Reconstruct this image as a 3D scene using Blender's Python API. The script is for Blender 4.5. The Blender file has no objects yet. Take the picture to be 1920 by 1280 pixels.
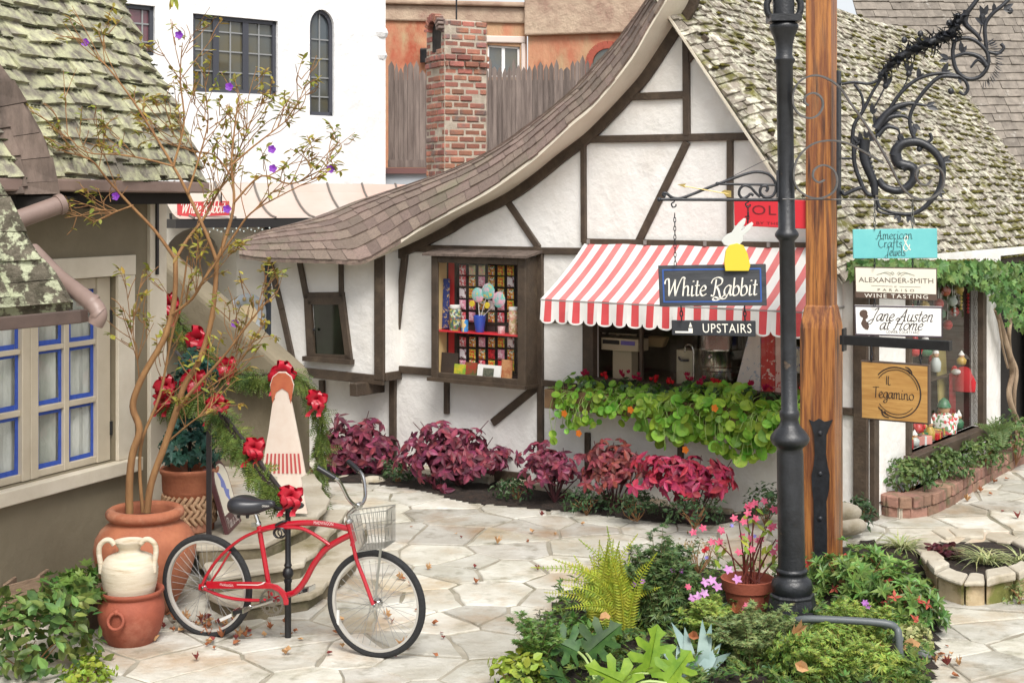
import bpy, bmesh, math, random
import numpy as np
from mathutils import Vector as V, Matrix
from mathutils.geometry import tessellate_polygon
R = math.radians
S = bpy.context.scene
# ---------------------------------------------------------------- camera, world, sun
FPX, CAMH, HORY = 2666.667, 2.8, 380.0
cd = bpy.data.cameras.new('camera'); cam = bpy.data.objects.new('camera', cd); S.collection.objects.link(cam)
cam.location = (0, 0, CAMH); cam.rotation_euler = (R(90), 0, 0)
cd.lens = 50; cd.sensor_width = 36; cd.shift_y = -(640 - HORY) / 1920; cd.clip_end = 400
S.camera = cam
w = bpy.data.worlds.new('World'); S.world = w; w.use_nodes = True
wn = w.node_tree.nodes; wl = w.node_tree.links
sky = wn.new('ShaderNodeTexSky'); sky.sky_type = 'NISHITA'; sky.sun_disc = False
sky.sun_elevation = R(52); sky.sun_rotation = R(168); sky.dust_density = 3; sky.air_density = 1
hs = wn.new('ShaderNodeHueSaturation'); hs.inputs['Saturation'].default_value = .22
wl.new(sky.outputs[0], hs.inputs['Color']); wl.new(hs.outputs[0], wn['Background'].inputs[0])
wn['Background'].inputs[1].default_value = .125
sl = bpy.data.lights.new('sun', 'SUN'); sl.energy = 2.0; sl.angle = R(26); sl.color = (1, .96, .9)
so = bpy.data.objects.new('sun', sl); S.collection.objects.link(so)
so.rotation_euler = (R(38), 0, R(12))
S.view_settings.view_transform = 'Standard'; S.view_settings.look = 'None'; S.view_settings.gamma = 1
S.view_settings.exposure = .76
S.cycles.max_bounces = 6; S.cycles.diffuse_bounces = 4; S.cycles.transparent_max_bounces = 12
S.cycles.use_denoising = True
# ---------------------------------------------------------------- helpers: pixels to places
rng = np.random.default_rng(5); random.seed(5)
def P(px, py, d): return V(((px - 960) / FPX * d, d, CAMH - (py - HORY) / FPX * d))
def G(px, py, z=0.0): return P(px, py, FPX * (CAMH - z) / (py - HORY))
class Plane:                                    # an upright plane: origin, direction along it, outward normal
    def __init__(s, o, u, n): s.o = V(o); s.u = V(u).normalized(); s.n = V(n).normalized()
    def at(s, px, py, off=0.0):
        r = P(px, py, 1.0) - V((0, 0, CAMH)); c = V((0, 0, CAMH))
        o = s.o + s.n * off
        t = (o - c).dot(s.n) / r.dot(s.n)
        return c + r * t
    def sz(s, a, z, off=0.0): return s.o + s.u * a + s.n * off + V((0, 0, z))
    def st(s, px, py, off=0.0):
        p = s.at(px, py, off); return ((p - s.o).dot(s.u), p.z)
def rgb(r, g, b, k=1.0):
    f = lambda c: ((c / 255 + .055) / 1.055) ** 2.4 if c > 10 else c / 255 / 12.92
    return (f(r) * k, f(g) * k, f(b) * k, 1)
# ---------------------------------------------------------------- helpers: materials
MATS = {}
def mat(name, c1, c2=None, sc=6, rough=.7, bump=0, bsc=60, metal=0, isl=0, hue=0, spec=.5, trans=0, lo=.35, hi=.65, stretch=None, c3=None, sc3=2, lo3=.5, hi3=.62, c4=None, sc4=1, lo4=.5, hi4=.6, det=5, coat=0, bdist=.02):
    if name in MATS: return MATS[name]
    m = bpy.data.materials.new(name); MATS[name] = m; m.use_nodes = True
    n = m.node_tree.nodes; l = m.node_tree.links; b = n['Principled BSDF']
    b.inputs['Roughness'].default_value = rough; b.inputs['Metallic'].default_value = metal
    b.inputs['Specular IOR Level'].default_value = spec; b.inputs['Coat Weight'].default_value = coat
    tc = n.new('ShaderNodeTexCoord'); vec = tc.outputs['Object']
    if stretch:
        mp = n.new('ShaderNodeMapping'); mp.inputs['Scale'].default_value = stretch; l.new(vec, mp.inputs[0]); vec = mp.outputs[0]
    def noise(s, d=det):
        t = n.new('ShaderNodeTexNoise'); t.inputs['Scale'].default_value = s; t.inputs['Detail'].default_value = d; t.inputs['Roughness'].default_value = .62
        l.new(vec, t.inputs['Vector']); return t.outputs['Fac']
    def ramp(f, a, c):
        r = n.new('ShaderNodeMapRange'); r.inputs[1].default_value = a; r.inputs[2].default_value = c; l.new(f, r.inputs[0]); return r.outputs[0]
    def mix(f, a, c):
        x = n.new('ShaderNodeMix'); x.data_type = 'RGBA'; l.new(f, x.inputs[0])
        for i, q in ((6, a), (7, c)):
            if isinstance(q, tuple): x.inputs[i].default_value = q
            else: l.new(q, x.inputs[i])
        return x.outputs[2]
    col = c1
    if c2: col = mix(ramp(noise(sc), lo, hi), c1, c2)
    if c3: col = mix(ramp(noise(sc3, 8), lo3, hi3), col, c3)
    if c4: col = mix(ramp(noise(sc4, 8), lo4, hi4), col, c4)
    if isl or hue:
        g = n.new('ShaderNodeNewGeometry'); h = n.new('ShaderNodeHueSaturation')
        l.new(ramp(g.outputs['Random Per Island'], 0, 1), h.inputs['Value'])
        mr = h.inputs['Value'].links[0].from_node; mr.inputs[3].default_value = 1 - isl; mr.inputs[4].default_value = 1 + isl
        if hue:
            wq = n.new('ShaderNodeMath'); wq.operation = 'MULTIPLY'; wq.inputs[1].default_value = 7.31; l.new(g.outputs['Random Per Island'], wq.inputs[0])
            fr = n.new('ShaderNodeMath'); fr.operation = 'FRACT'; l.new(wq.outputs[0], fr.inputs[0])
            hr = ramp(fr.outputs[0], 0, 1); hn = hr.node; hn.inputs[3].default_value = .5 - hue; hn.inputs[4].default_value = .5 + hue
            l.new(hr, h.inputs['Hue'])
        if isinstance(col, tuple): h.inputs['Color'].default_value = col
        else: l.new(col, h.inputs['Color'])
        col = h.outputs[0]
    if isinstance(col, tuple): b.inputs['Base Color'].default_value = col
    else: l.new(col, b.inputs['Base Color'])
    if bump:
        bn = n.new('ShaderNodeBump'); bn.inputs['Strength'].default_value = bump; bn.inputs['Distance'].default_value = bdist
        l.new(noise(bsc), bn.inputs['Height']); l.new(bn.outputs[0], b.inputs['Normal'])
    if trans:
        tr = n.new('ShaderNodeBsdfTranslucent'); mx = n.new('ShaderNodeMixShader'); mx.inputs[0].default_value = trans
        if isinstance(col, tuple): tr.inputs[0].default_value = col
        else: l.new(col, tr.inputs[0])
        l.new(b.outputs[0], mx.inputs[1]); l.new(tr.outputs[0], mx.inputs[2]); l.new(mx.outputs[0], n['Material Output'].inputs[0])
    return m
def glass(name, tint=(1, 1, 1, 1), refl=.12, rough=.0):
    if name in MATS: return MATS[name]
    m = bpy.data.materials.new(name); MATS[name] = m; m.use_nodes = True
    n = m.node_tree.nodes; l = m.node_tree.links; n.remove(n['Principled BSDF'])
    t = n.new('ShaderNodeBsdfTransparent'); t.inputs[0].default_value = tint
    g = n.new('ShaderNodeBsdfGlossy'); g.inputs['Roughness'].default_value = rough
    x = n.new('ShaderNodeMixShader'); fr = n.new('ShaderNodeLayerWeight'); pw = n.new('ShaderNodeMath'); pw.operation = 'POWER'; pw.inputs[1].default_value = 4; l.new(fr.outputs['Facing'], pw.inputs[0])
    a = n.new('ShaderNodeMath'); a.operation = 'MULTIPLY_ADD'; a.inputs[1].default_value = .6; a.inputs[2].default_value = refl; l.new(pw.outputs[0], a.inputs[0])
    l.new(a.outputs[0], x.inputs[0]); l.new(t.outputs[0], x.inputs[1]); l.new(g.outputs[0], x.inputs[2]); l.new(x.outputs[0], n['Material Output'].inputs[0])
    return m
# ---------------------------------------------------------------- helpers: meshes
def leaf_tpl(kind):
    if kind == 'oval':
        return np.array([(0, 0, 0), (.3, .42, .05), (.65, .36, .04), (1, 0, -.06), (.65, -.36, .04), (.3, -.42, .05), (.33, 0, -.03), (.67, 0, -.03)]), [(0, 6, 1), (1, 6, 7, 2), (2, 7, 3), (0, 5, 6), (5, 4, 7, 6), (4, 3, 7)]
    if kind == 'lance':
        return np.array([(0, 0, 0), (.4, .5, .08), (1, 0, -.1), (.4, -.5, .08), (.45, 0, -.02)]), [(0, 4, 1), (1, 4, 2), (0, 3, 4), (3, 2, 4)]
    if kind == 'round':
        a = [(.5 + .5 * math.cos(t), .5 * math.sin(t), .03 * math.cos(3 * t)) for t in np.linspace(0, 2 * math.pi, 12, endpoint=False)]
        return np.array([(.5, 0, -.06)] + a), [(0, i + 1, (i + 1) % 12 + 1) for i in range(12)]
    if kind == 'ivy':
        o = [(0, 0, 0), (-.05, .35, .05), (.25, .28, 0), (.45, .5, .02), (.55, .22, 0), (1, 0, -.12), (.55, -.22, 0), (.45, -.5, .02), (.25, -.28, 0), (-.05, -.35, .05)]
        return np.array(o + [(.3, 0, -.04)]), [(10, (i + 1) % 10, i) for i in range(10)]
    if kind == 'maple':
        o = [(0, 0, 0), (-.1, .3, .06), (.2, .25, 0), (.2, .6, .12), (.42, .35, .02), (.7, .45, .08), (.62, .15, 0), (1, 0, .1), (.62, -.15, 0), (.7, -.45, .1), (.42, -.35, .02), (.2, -.6, .1), (.2, -.25, 0), (-.1, -.3, .08)]
        return np.array(o + [(.35, 0, -.05)]), [(14, (i + 1) % 14, i) for i in range(14)]
    if kind == 'pinnae':                        # a flat feathery sprig: a rib with narrow leaflets on both sides
        vs = [(0, .012, 0), (0, -.012, 0), (1, 0, -.1)]; fs = [(0, 1, 2)]
        for i in range(7):
            x = .12 + .12 * i; L = .42 * (1 - .55 * i / 7)
            for s in (1, -1):
                b = len(vs); vs += [(x, 0, -.1 * x), (x + .10, s * L * .5, .02), (x + .16, s * L, -.05), (x + .03, s * L * .5, 0)]; fs.append((b, b + 1, b + 2, b + 3) if s < 0 else (b, b + 3, b + 2, b + 1))
        return np.array(vs), fs
    if kind == 'cluster':                       # a ragged divided leaf
        vs = []; fs = []
        for a, L in ((0, 1), (.6, .85), (-.6, .85), (1.15, .6), (-1.15, .6)):
            b = len(vs); c, s = math.cos(a), math.sin(a)
            for x, y, z in ((.05, 0, 0), (.45 * L, .13, .04), (L, 0, -.08), (.45 * L, -.13, .04)): vs.append((x * c - y * s, x * s + y * c, z))
            fs.append((b, b + 3, b + 2, b + 1))
        return np.array(vs), fs
    if kind == 'blade':
        vs = []; fs = []
        for i in range(6):
            t = i / 5; wd = .5 * (1 - t ** 2.2) + .01; vs += [(t * (1 - .25 * t), wd, -.55 * t * t), (t * (1 - .25 * t), -wd, -.55 * t * t)]
            if i: fs.append((2 * i - 2, 2 * i - 1, 2 * i + 1, 2 * i))
        return np.array(vs), fs
TPL = {k: leaf_tpl(k) for k in ('oval', 'lance', 'round', 'ivy', 'maple', 'pinnae', 'cluster', 'blade')}
def unit(a): return a / np.maximum(np.linalg.norm(a, axis=1, keepdims=True), 1e-9)
class MB:
    def __init__(s): s.v = []; s.f = []; s.m = []
    def add(s, vs, fs, mi=0):
        b = len(s.v); s.v += [tuple(q) for q in vs]; s.f += [tuple(b + i for i in f) for f in fs]; s.m += [mi] * len(fs); return s
    def poly(s, pts, mi=0): return s.add(pts, [tuple(range(len(pts)))], mi)
    def prism(s, pts, vec, mi=0):
        n = len(pts); vec = V(vec); a = [V(p) for p in pts]; b = [p + vec for p in a]
        nr = V((0, 0, 0))
        for i in range(n): nr += a[i].cross(a[(i + 1) % n])
        fl = nr.dot(vec) > 0
        fs = [tuple(range(n)), tuple(range(2 * n - 1, n - 1, -1))] + [(i, n + i, n + (i + 1) % n, (i + 1) % n) for i in range(n)]
        if fl: fs = [f[::-1] for f in fs]
        return s.add(a + b, fs, mi)
    def box(s, c, X, Y, Z, mi=0):               # centre and three half-extent vectors
        c = V(c); X = V(X); Y = V(Y); Z = V(Z)
        vs = [c + X * i + Y * j + Z * k for k in (-1, 1) for j in (-1, 1) for i in (-1, 1)]
        fs = [(0, 2, 3, 1), (4, 5, 7, 6), (0, 1, 5, 4), (2, 6, 7, 3), (0, 4, 6, 2), (1, 3, 7, 5)]
        if X.cross(Y).dot(Z) < 0: fs = [f[::-1] for f in fs]
        return s.add(vs, fs, mi)
    def aabox(s, x0, x1, y0, y1, z0, z1, mi=0):
        return s.box(((x0 + x1) / 2, (y0 + y1) / 2, (z0 + z1) / 2), ((x1 - x0) / 2, 0, 0), (0, (y1 - y0) / 2, 0), (0, 0, (z1 - z0) / 2), mi)
    def bar(s, a, b, w, t, up, mi=0, off=0.0):  # bar a-b, width w across, thickness t along up (from off)
        a = V(a); b = V(b); d = (b - a); up = V(up).normalized(); sd = d.cross(up).normalized()
        return s.box((a + b) / 2 + up * (off + t / 2), d / 2, sd * (w / 2), up * (t / 2), mi)
    def tube(s, pts, r, n=6, cap=True, mi=0, closed=False):
        pts = [V(p) for p in pts]; k = len(pts); rr = r if isinstance(r, (list, tuple)) else [r] * k
        t0 = (pts[1] - pts[0]).normalized(); ax = V((0, 0, 1)) if abs(t0.z) < .9 else V((1, 0, 0)); nrm = t0.cross(ax).normalized()
        vs = []
        for i in range(k):
            if closed: t = (pts[(i + 1) % k] - pts[i - 1])
            else: t = pts[min(i + 1, k - 1)] - pts[max(i - 1, 0)]
            t = t.normalized() if t.length > 1e-9 else t0
            nrm = (nrm - t * nrm.dot(t)); nrm = nrm.normalized() if nrm.length > 1e-6 else t.cross(V((.3, .5, .8))).normalized()
            bn = t.cross(nrm)
            for j in range(n):
                a = 2 * math.pi * j / n; vs.append(pts[i] + (nrm * math.cos(a) + bn * math.sin(a)) * rr[i])
        fs = []
        for i in range(k if closed else k - 1):
            q = (i + 1) % k
            for j in range(n): fs.append((i * n + j, i * n + (j + 1) % n, q * n + (j + 1) % n, q * n + j))
        if cap and not closed: fs += [tuple(range(n - 1, -1, -1)), tuple(range((k - 1) * n, k * n))]
        return s.add(vs, fs, mi)
    def lathe(s, c, prof, n=24, mi=0, ax=None, jit=0):
        c = V(c); vs = []
        if ax is None: A, X, Y = V((0, 0, 1)), V((1, 0, 0)), V((0, 1, 0))
        else:
            A = V(ax).normalized(); X = A.cross(V((0, 0, 1)) if abs(A.z) < .9 else V((1, 0, 0))).normalized(); Y = A.cross(X)
        for r, z in prof:
            for j in range(n):
                a = 2 * math.pi * j / n; vs.append(c + A * z + (X * math.cos(a) + Y * math.sin(a)) * (r * (1 + jit * math.sin(3 * a + z * 9))))
        fs = [(i * n + j, i * n + (j + 1) % n, (i + 1) * n + (j + 1) % n, (i + 1) * n + j) for i in range(len(prof) - 1) for j in range(n)]
        closed = prof[0] == prof[-1]
        if prof[0][0] > 1e-5 and not closed: fs.append(tuple(range(n - 1, -1, -1)))
        if prof[-1][0] > 1e-5 and not closed: fs.append(tuple(range((len(prof) - 1) * n, len(prof) * n)))
        return s.add(vs, fs, mi)
    def ball(s, c, r, n=10, mi=0, sq=(1, 1, 1)):
        k = n // 2 + 1; c = V(c); vs = []; fs = []
        for i in range(k + 1):
            t = math.pi * i / k
            for j in range(n): a = 2 * math.pi * j / n; vs.append(c + V((r * sq[0] * math.sin(t) * math.cos(a), r * sq[1] * math.sin(t) * math.sin(a), r * sq[2] * math.cos(t))))
        for i in range(k):
            for j in range(n): fs.append((i * n + j, (i + 1) * n + j, (i + 1) * n + (j + 1) % n, i * n + (j + 1) % n))
        return s.add(vs, fs, mi)
    def leaves(s, kind, pos, d, nrm, L, W, mi=0):
        t, fs = TPL[kind]; pos = np.asarray(pos, float); n = len(pos)
        if n == 0: return s
        d = unit(np.asarray(d, float)); nrm = np.asarray(nrm, float); sd = unit(np.cross(nrm, d)); nn = np.cross(d, sd)
        L = np.broadcast_to(L, n)[:, None, None]; W = np.broadcast_to(W, n)[:, None, None]
        vs = pos[:, None, :] + t[None, :, 0:1] * d[:, None, :] * L + t[None, :, 1:2] * sd[:, None, :] * W + t[None, :, 2:3] * nn[:, None, :] * L
        k = len(t); b = len(s.v); s.v += [tuple(q) for q in vs.reshape(-1, 3)]
        for i in range(n):
            o = b + i * k; s.f += [tuple(o + j for j in f) for f in fs]
        s.m += [mi] * (n * len(fs)) if isinstance(mi, int) else [q for q in mi for _ in fs]
        return s
    def build(s, name, mats, parent=None, loc=None, smooth=0, bevel=0, seg=2):
        root = parent
        while root is not None and root.parent is not None: root = root.parent
        o0 = V(root.location) if root is not None else (V(loc) if loc is not None else V((0, 0, 0)))
        me = bpy.data.meshes.new(name)
        a = np.array(s.v, float) - np.array(o0)
        me.from_pydata(a.tolist(), [], s.f)
        mats = mats if isinstance(mats, (list, tuple)) else [mats]
        for q in mats: me.materials.append(q)
        if len(mats) > 1: me.polygons.foreach_set('material_index', s.m)
        if smooth:
            me.polygons.foreach_set('use_smooth', [True] * len(me.polygons)); me.set_sharp_from_angle(angle=R(smooth))
        me.update()
        o = bpy.data.objects.new(name, me); S.collection.objects.link(o)
        if parent is not None: o.parent = parent
        else: o.location = o0
        if bevel:
            bv = o.modifiers.new('bevel', 'BEVEL'); bv.width = bevel; bv.segments = seg; bv.limit_method = 'ANGLE'; bv.angle_limit = R(35)
        return o
def thing(name, label, cat, loc, group=None):
    o = bpy.data.objects.new(name, None); S.collection.objects.link(o); o.location = loc; o.empty_display_size = .1
    return tag(o, label, cat, group)
def tag(o, label, cat, group=None):
    o['label'] = label; o['category'] = cat
    if group: o['group'] = group
    return o
def struct(o): o['kind'] = 'structure'; return o
def catmull(pts, k=6, closed=False):
    p = [V(q) for q in pts]; out = []; n = len(p)
    for i in range(n if closed else n - 1):
        a, b, c, d = (p[i - 1] if (i or closed) else p[0]), p[i], p[(i + 1) % n], (p[(i + 2) % n] if (closed or i + 2 < n) else p[-1])
        for j in range(k):
            t = j / k; out.append(.5 * ((2 * b) + (c - a) * t + (2 * a - 5 * b + 4 * c - d) * t * t + (3 * b - a - 3 * c + d) * t ** 3))
    if not closed: out.append(p[-1])
    return out
def interp(tbl, t):
    n = len(tbl) - 1; x = min(max(t, 0), 1) * n; i = min(int(x), n - 1); return V(tbl[i]).lerp(V(tbl[i + 1]), x - i)
def resample(pts, n):
    p = [V(q) for q in pts]; L = [0]
    for a, b in zip(p, p[1:]): L.append(L[-1] + (b - a).length)
    out = []
    for i in range(n):
        t = L[-1] * i / (n - 1); k = 0
        while k < len(L) - 2 and L[k + 1] < t: k += 1
        out.append(p[k].lerp(p[k + 1], (t - L[k]) / max(L[k + 1] - L[k], 1e-9)))
    return out
def shingles(mb, Sf, rows, ulen, width, thick=.02, lap=1.25, jw=.35, jt=.5, jv=.12, drop=0, vlist=None):
    """courses of separate shingles over the surface Sf(u, v); v runs 0 (eave) to 1 (ridge)"""
    for r in range(rows):
        v0 = r / rows; v1 = min((r + lap) / rows, 1.0)
        U = ulen((v0 + v1) / 2) if callable(ulen) else ulen
        x = -width * random.random() * .9
        while x < U[1] - U[0]:
            wd = width * (1 + jw * (random.random() * 2 - 1)); a = max(x, 0); b = min(x + wd - .004, U[1] - U[0]); x += wd
            if b - a < .015 or random.random() < drop: continue
            u0, u1 = (U[0] + a), (U[0] + b)
            vv = max(v0 + jv / rows * (random.random() * 2 - 1), -.012); p = [Sf(u0, vv), Sf(u1, vv), Sf(u1, v1), Sf(u0, v1)]
            n = (p[1] - p[0]).cross(p[3] - p[0])
            if n.length < 1e-9: continue
            n.normalize(); th = thick * (1 + jt * (random.random() * 2 - 1)); tilt = thick * .4 * (random.random() * 2 - 1)
            q = [p[0] + n * (th + .006 + tilt), p[1] + n * (th + .006 - tilt), p[2] + n * .004, p[3] + n * .004]
            lo = [p[0] - n * .0, p[1] - n * .0]
            mb.add(q + lo, [(0, 1, 2, 3), (4, 5, 1, 0), (5, 2, 1), (4, 0, 3)])
def text_mesh(body, size=1.0, shear=0.0, space=1.0, align='CENTER', line=1.0):
    c = bpy.data.curves.new('lettering', 'FONT'); c.body = body; c.size = size; c.shear = shear; c.space_character = space; c.align_x = align; c.space_line = line; c.resolution_u = 3
    o = bpy.data.objects.new('lettering', c); S.collection.objects.link(o)
    dg = bpy.context.evaluated_depsgraph_get(); me = bpy.data.meshes.new_from_object(o.evaluated_get(dg))
    vs = [tuple(v.co) for v in me.vertices]; fs = [tuple(p.vertices) for p in me.polygons]
    bpy.data.objects.remove(o); bpy.data.curves.remove(c); bpy.data.meshes.remove(me)
    return vs, fs
def put_text(mb, body, org, X, Y, width=None, height=None, mi=0, **k):
    """text laid on a board: fitted to width x height round org, thickened a little along X x Y"""
    vs, fs = text_mesh(body, **k); xs = [v[0] for v in vs]; ys = [v[1] for v in vs]
    w0, w1, h0, h1 = min(xs), max(xs), min(ys), max(ys)
    sx = width / (w1 - w0) if width else 1; sy = height / (h1 - h0) if height else sx
    if not width: sx = sy
    X = V(X).normalized(); Y = V(Y).normalized(); Z = X.cross(Y)
    mb.add([V(org) + X * ((v[0] - (w0 + w1) / 2) * sx) + Y * ((v[1] - (h0 + h1) / 2) * sy) + Z * .0015 for v in vs], fs, mi)
def nib(mb, strokes, org, X, Y, sc, wd=.09, ang=40, thin=.035, slant=0.0, mi=0, lift=.002):
    """pen lettering: strokes are 2D polylines; a broad nib held at ang draws thick and thin"""
    X = V(X).normalized(); Y = V(Y).normalized(); Z = X.cross(Y); nx, ny = math.cos(R(ang)) * wd / 2, math.sin(R(ang)) * wd / 2
    for st in strokes:
        pts = [V((x + y * slant, y, 0)) for x, y in st]
        if len(pts) > 2: pts = catmull(pts, 5)
        vs = []
        for i, p in enumerate(pts):
            t = pts[min(i + 1, len(pts) - 1)] - pts[max(i - 1, 0)]; t = t.normalized() if t.length > 1e-9 else V((1, 0, 0)); sd = V((-t.y, t.x, 0))
            q = V((nx, ny, 0)); h = max(abs(q.dot(sd)), thin / 2)
            for s_ in (1, -1): e = p + sd * h * s_; vs.append(V(org) + (X * e.x + Y * e.y) * sc + Z * lift)
        mb.add(vs, [(2 * i + 1, 2 * i + 3, 2 * i + 2, 2 * i) for i in range(len(pts) - 1)], mi)
# single-stroke pen letters, x-height 1, ascender about 1.8
_o = [(.5, 1), (.15, .8), (.05, .4), (.25, .02), (.55, .1), (.7, .5), (.6, .9), (.4, 1)]
PEN = {
 'a': (.8, [[(.62, .9), (.4, 1), (.1, .7), (.05, .3), (.2, 0), (.45, .2), (.62, .9)], [(.66, 1), (.6, .3), (.68, .02), (.85, .15)]]),
 'b': (.75, [[(.12, 1.75), (.1, .9), (.1, .1), (.35, 0), (.6, .25), (.6, .7), (.4, .95), (.12, .7)]]),
 'c': (.65, [[(.6, .85), (.4, 1), (.12, .75), (.06, .35), (.25, 0), (.6, .2)]]),
 'e': (.68, [[(.1, .45), (.5, .6), (.52, .85), (.35, 1), (.1, .7), (.06, .3), (.3, 0), (.65, .2)]]),
 'f': (.55, [[(.6, 1.65), (.42, 1.75), (.3, 1.4), (.22, .4), (.12, -.5), (-.08, -.6)], [(.02, .95), (.55, 1)]]),
 'g': (.75, [[(.62, .9), (.4, 1), (.1, .7), (.05, .3), (.25, .05), (.5, .25), (.64, 1)], [(.64, 1), (.6, .1), (.5, -.6), (.2, -.75), (.05, -.5), (.3, -.25), (.75, .05)]]),
 'h': (.78, [[(.12, 1.75), (.1, 0)], [(.1, .6), (.3, .95), (.52, .9), (.56, .4), (.56, .05), (.75, .1)]]),
 'i': (.4, [[(.15, 1), (.14, .15), (.25, 0), (.4, .12)], [(.17, 1.4), (.21, 1.46), (.24, 1.38)]]),
 'j': (.4, [[(.2, 1), (.16, -.5), (-.05, -.65)], [(.2, 1.4), (.25, 1.46)]]),
 'l': (.4, [[(.2, 1.75), (.14, .8), (.14, .12), (.26, 0), (.4, .12)]]),
 'm': (1.1, [[(.1, 1), (.1, 0)], [(.1, .6), (.3, .98), (.46, .85), (.46, 0)], [(.46, .6), (.68, .98), (.84, .85), (.84, .1), (.92, 0), (1.08, .12)]]),
 'n': (.78, [[(.1, 1), (.1, 0)], [(.1, .6), (.32, .98), (.52, .85), (.53, .1), (.62, 0), (.78, .12)]]),
 'o': (.75, [_o]),
 'r': (.58, [[(.12, 1), (.1, 0)], [(.11, .6), (.28, .95), (.52, .9)]]),
 's': (.55, [[(.48, .85), (.3, 1), (.12, .82), (.2, .6), (.42, .4), (.42, .12), (.2, 0), (.02, .15)]]),
 't': (.5, [[(.22, 1.5), (.18, .3), (.26, .02), (.46, .12)], [(0, 1), (.45, 1.03)]]),
 'u': (.8, [[(.1, 1), (.1, .25), (.28, 0), (.5, .2), (.6, 1)], [(.6, 1), (.58, .15), (.68, 0), (.82, .12)]]),
 'w': (1.0, [[(.08, 1), (.12, .2), (.3, 0), (.46, .3), (.48, .95)], [(.48, .95), (.52, .15), (.68, 0), (.84, .4), (.88, 1)]]),
 'A': (1.15, [[(.0, .1), (.2, .0), (.5, .9), (.78, 1.75)], [(.78, 1.75), (.8, .8), (.88, .05), (1.05, .1)], [(.25, .65), (.95, .7)]]),
 'C': (1.0, [[(.95, 1.5), (.75, 1.75), (.3, 1.5), (.1, .8), (.25, .15), (.6, 0), (.95, .3)]]),
 'H': (1.3, [[(.0, 1.4), (.15, 1.7), (.4, 1.65), (.32, .8), (.2, .05), (.0, .1)], [(1.1, 1.75), (.95, .9), (.9, .1), (1.05, .02), (1.2, .2)], [(.2, .8), (1.1, .95)]]),
 'J': (.9, [[(.35, 1.5), (.55, 1.72), (.8, 1.75), (.62, .9), (.48, -.2), (.2, -.5), (-.05, -.3), (.1, 0), (.6, .3)]]),
 'R': (1.15, [[(.35, 1.6), (.3, .8), (.2, .0), (-.05, .05)], [(-.1, 1.2), (.05, 1.6), (.5, 1.8), (.9, 1.6), (.85, 1.15), (.4, .9)], [(.4, .9), (.65, .5), (.9, -.25), (1.3, -.3), (1.45, -.05), (1.2, .02), (.9, -.3), (.45, -.5), (.15, -.35), (.35, -.15), (.7, -.3)]]),
 'T': (.85, [[(-.05, 1.65), (.4, 1.72), (.9, 1.75)], [(.45, 1.72), (.4, .8), (.36, -.05)]]),
 'I': (.4, [[(.2, 1.75), (.1, 0)]]), 'L': (.75, [[(.2, 1.75), (.12, .05), (.65, .1)]]),
 'W': (1.6, [[(-.1, 1.2), (-.05, 1.6), (.2, 1.7), (.3, 1.2), (.38, .0)], [(.38, 0), (.65, .9), (.85, 1.65)], [(.85, 1.65), (.88, .8), (.98, .0)], [(.98, 0), (1.2, 1.0), (1.5, 1.8), (1.75, 1.75), (1.7, 1.5)]]),
 '&': (1.0, [[(.95, .1), (.5, .7), (.2, 1.4), (.45, 1.8), (.6, 1.5), (.35, 1.0), (.05, .4), (.3, 0), (.7, .3), (.85, .8)]]),
 ' ': (.45, []), '-': (.5, [[(.05, .55), (.42, .58)]]), "'": (.25, [[(.12, 1.75), (.08, 1.5)]]),
 'P': (.95, [[(.25, 1.7), (.15, 0)], [(.0, 1.5), (.4, 1.8), (.85, 1.5), (.6, 1), (.2, .9)]]), 'S': (.8, [[(.75, 1.5), (.45, 1.75), (.15, 1.4), (.4, 1), (.7, .6), (.5, .05), (.05, .2)]]), 'p': (.72, [[(.1, 1), (.08, -.7)], [(.1, .8), (.35, 1), (.6, .7), (.5, .15), (.1, .1)]]),
}
def pen_text(mb, body, org, X, Y, height, space=1.0, width=None, **k):
    """centred pen lettering; height is the x-height"""
    tot = sum(PEN[c][0] * space for c in body); sx = 1.0
    if width: sx = width / (tot * height)
    x = -tot / 2
    st = []
    for c in body:
        for q in PEN[c][1]: st.append([((x + a) * sx, b - .6) for a, b in q])
        x += PEN[c][0] * space
    nib(mb, st, org, X, Y, height, **k)
# ---------------------------------------------------------------- materials of the setting
M_mortar = mat('mortar', rgb(190, 183, 166, .7), rgb(160, 152, 134, .7), 3, .95, .4, 60, c3=rgb(120, 116, 84, .7), sc3=.9, lo3=.52, hi3=.7)
M_flag = mat('flagstone', rgb(228, 225, 214, .73), rgb(198, 192, 176, .72), 2.4, .75, 1.0, 18, isl=.2, hue=.01, c3=rgb(182, 158, 126, .76), sc3=1.3, lo3=.50, hi3=.70, c4=rgb(146, 140, 118, .72), sc4=4, lo4=.54, hi4=.74, bdist=.014)
M_soil = mat('soil', rgb(58, 44, 34, .8), rgb(30, 24, 19, .8), 20, .95, .8, 50)
M_plaster = mat('white_plaster', rgb(246, 244, 240, .86), rgb(238, 234, 227, .84), 1.5, .85, .7, 5, bdist=.03, c3=rgb(214, 206, 194, .84), sc3=.9, lo3=.56, hi3=.8)
M_cream = mat('cream_stucco', rgb(240, 230, 212, .82), rgb(230, 219, 198, .8), 2, .8, .2, 30)
M_brown = mat('brown_timber', rgb(82, 68, 54, .88), rgb(64, 52, 41, .88), 8, .6, .4, 40, c3=rgb(100, 86, 70, .88), sc3=3, lo3=.58, hi3=.72)
M_white = mat('white_stucco', rgb(250, 250, 249, .84), rgb(242, 242, 241, .82), 2, .8, .7, 5, bdist=.04, c3=rgb(226, 224, 220, .82), sc3=.8, lo3=.55, hi3=.8)
M_tan = mat('tan_stucco', rgb(160, 148, 123, .64), rgb(144, 132, 108, .62), 1.2, .85, .35, 12, c3=rgb(122, 112, 88, .6), sc3=.7, lo3=.5, hi3=.8)
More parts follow.
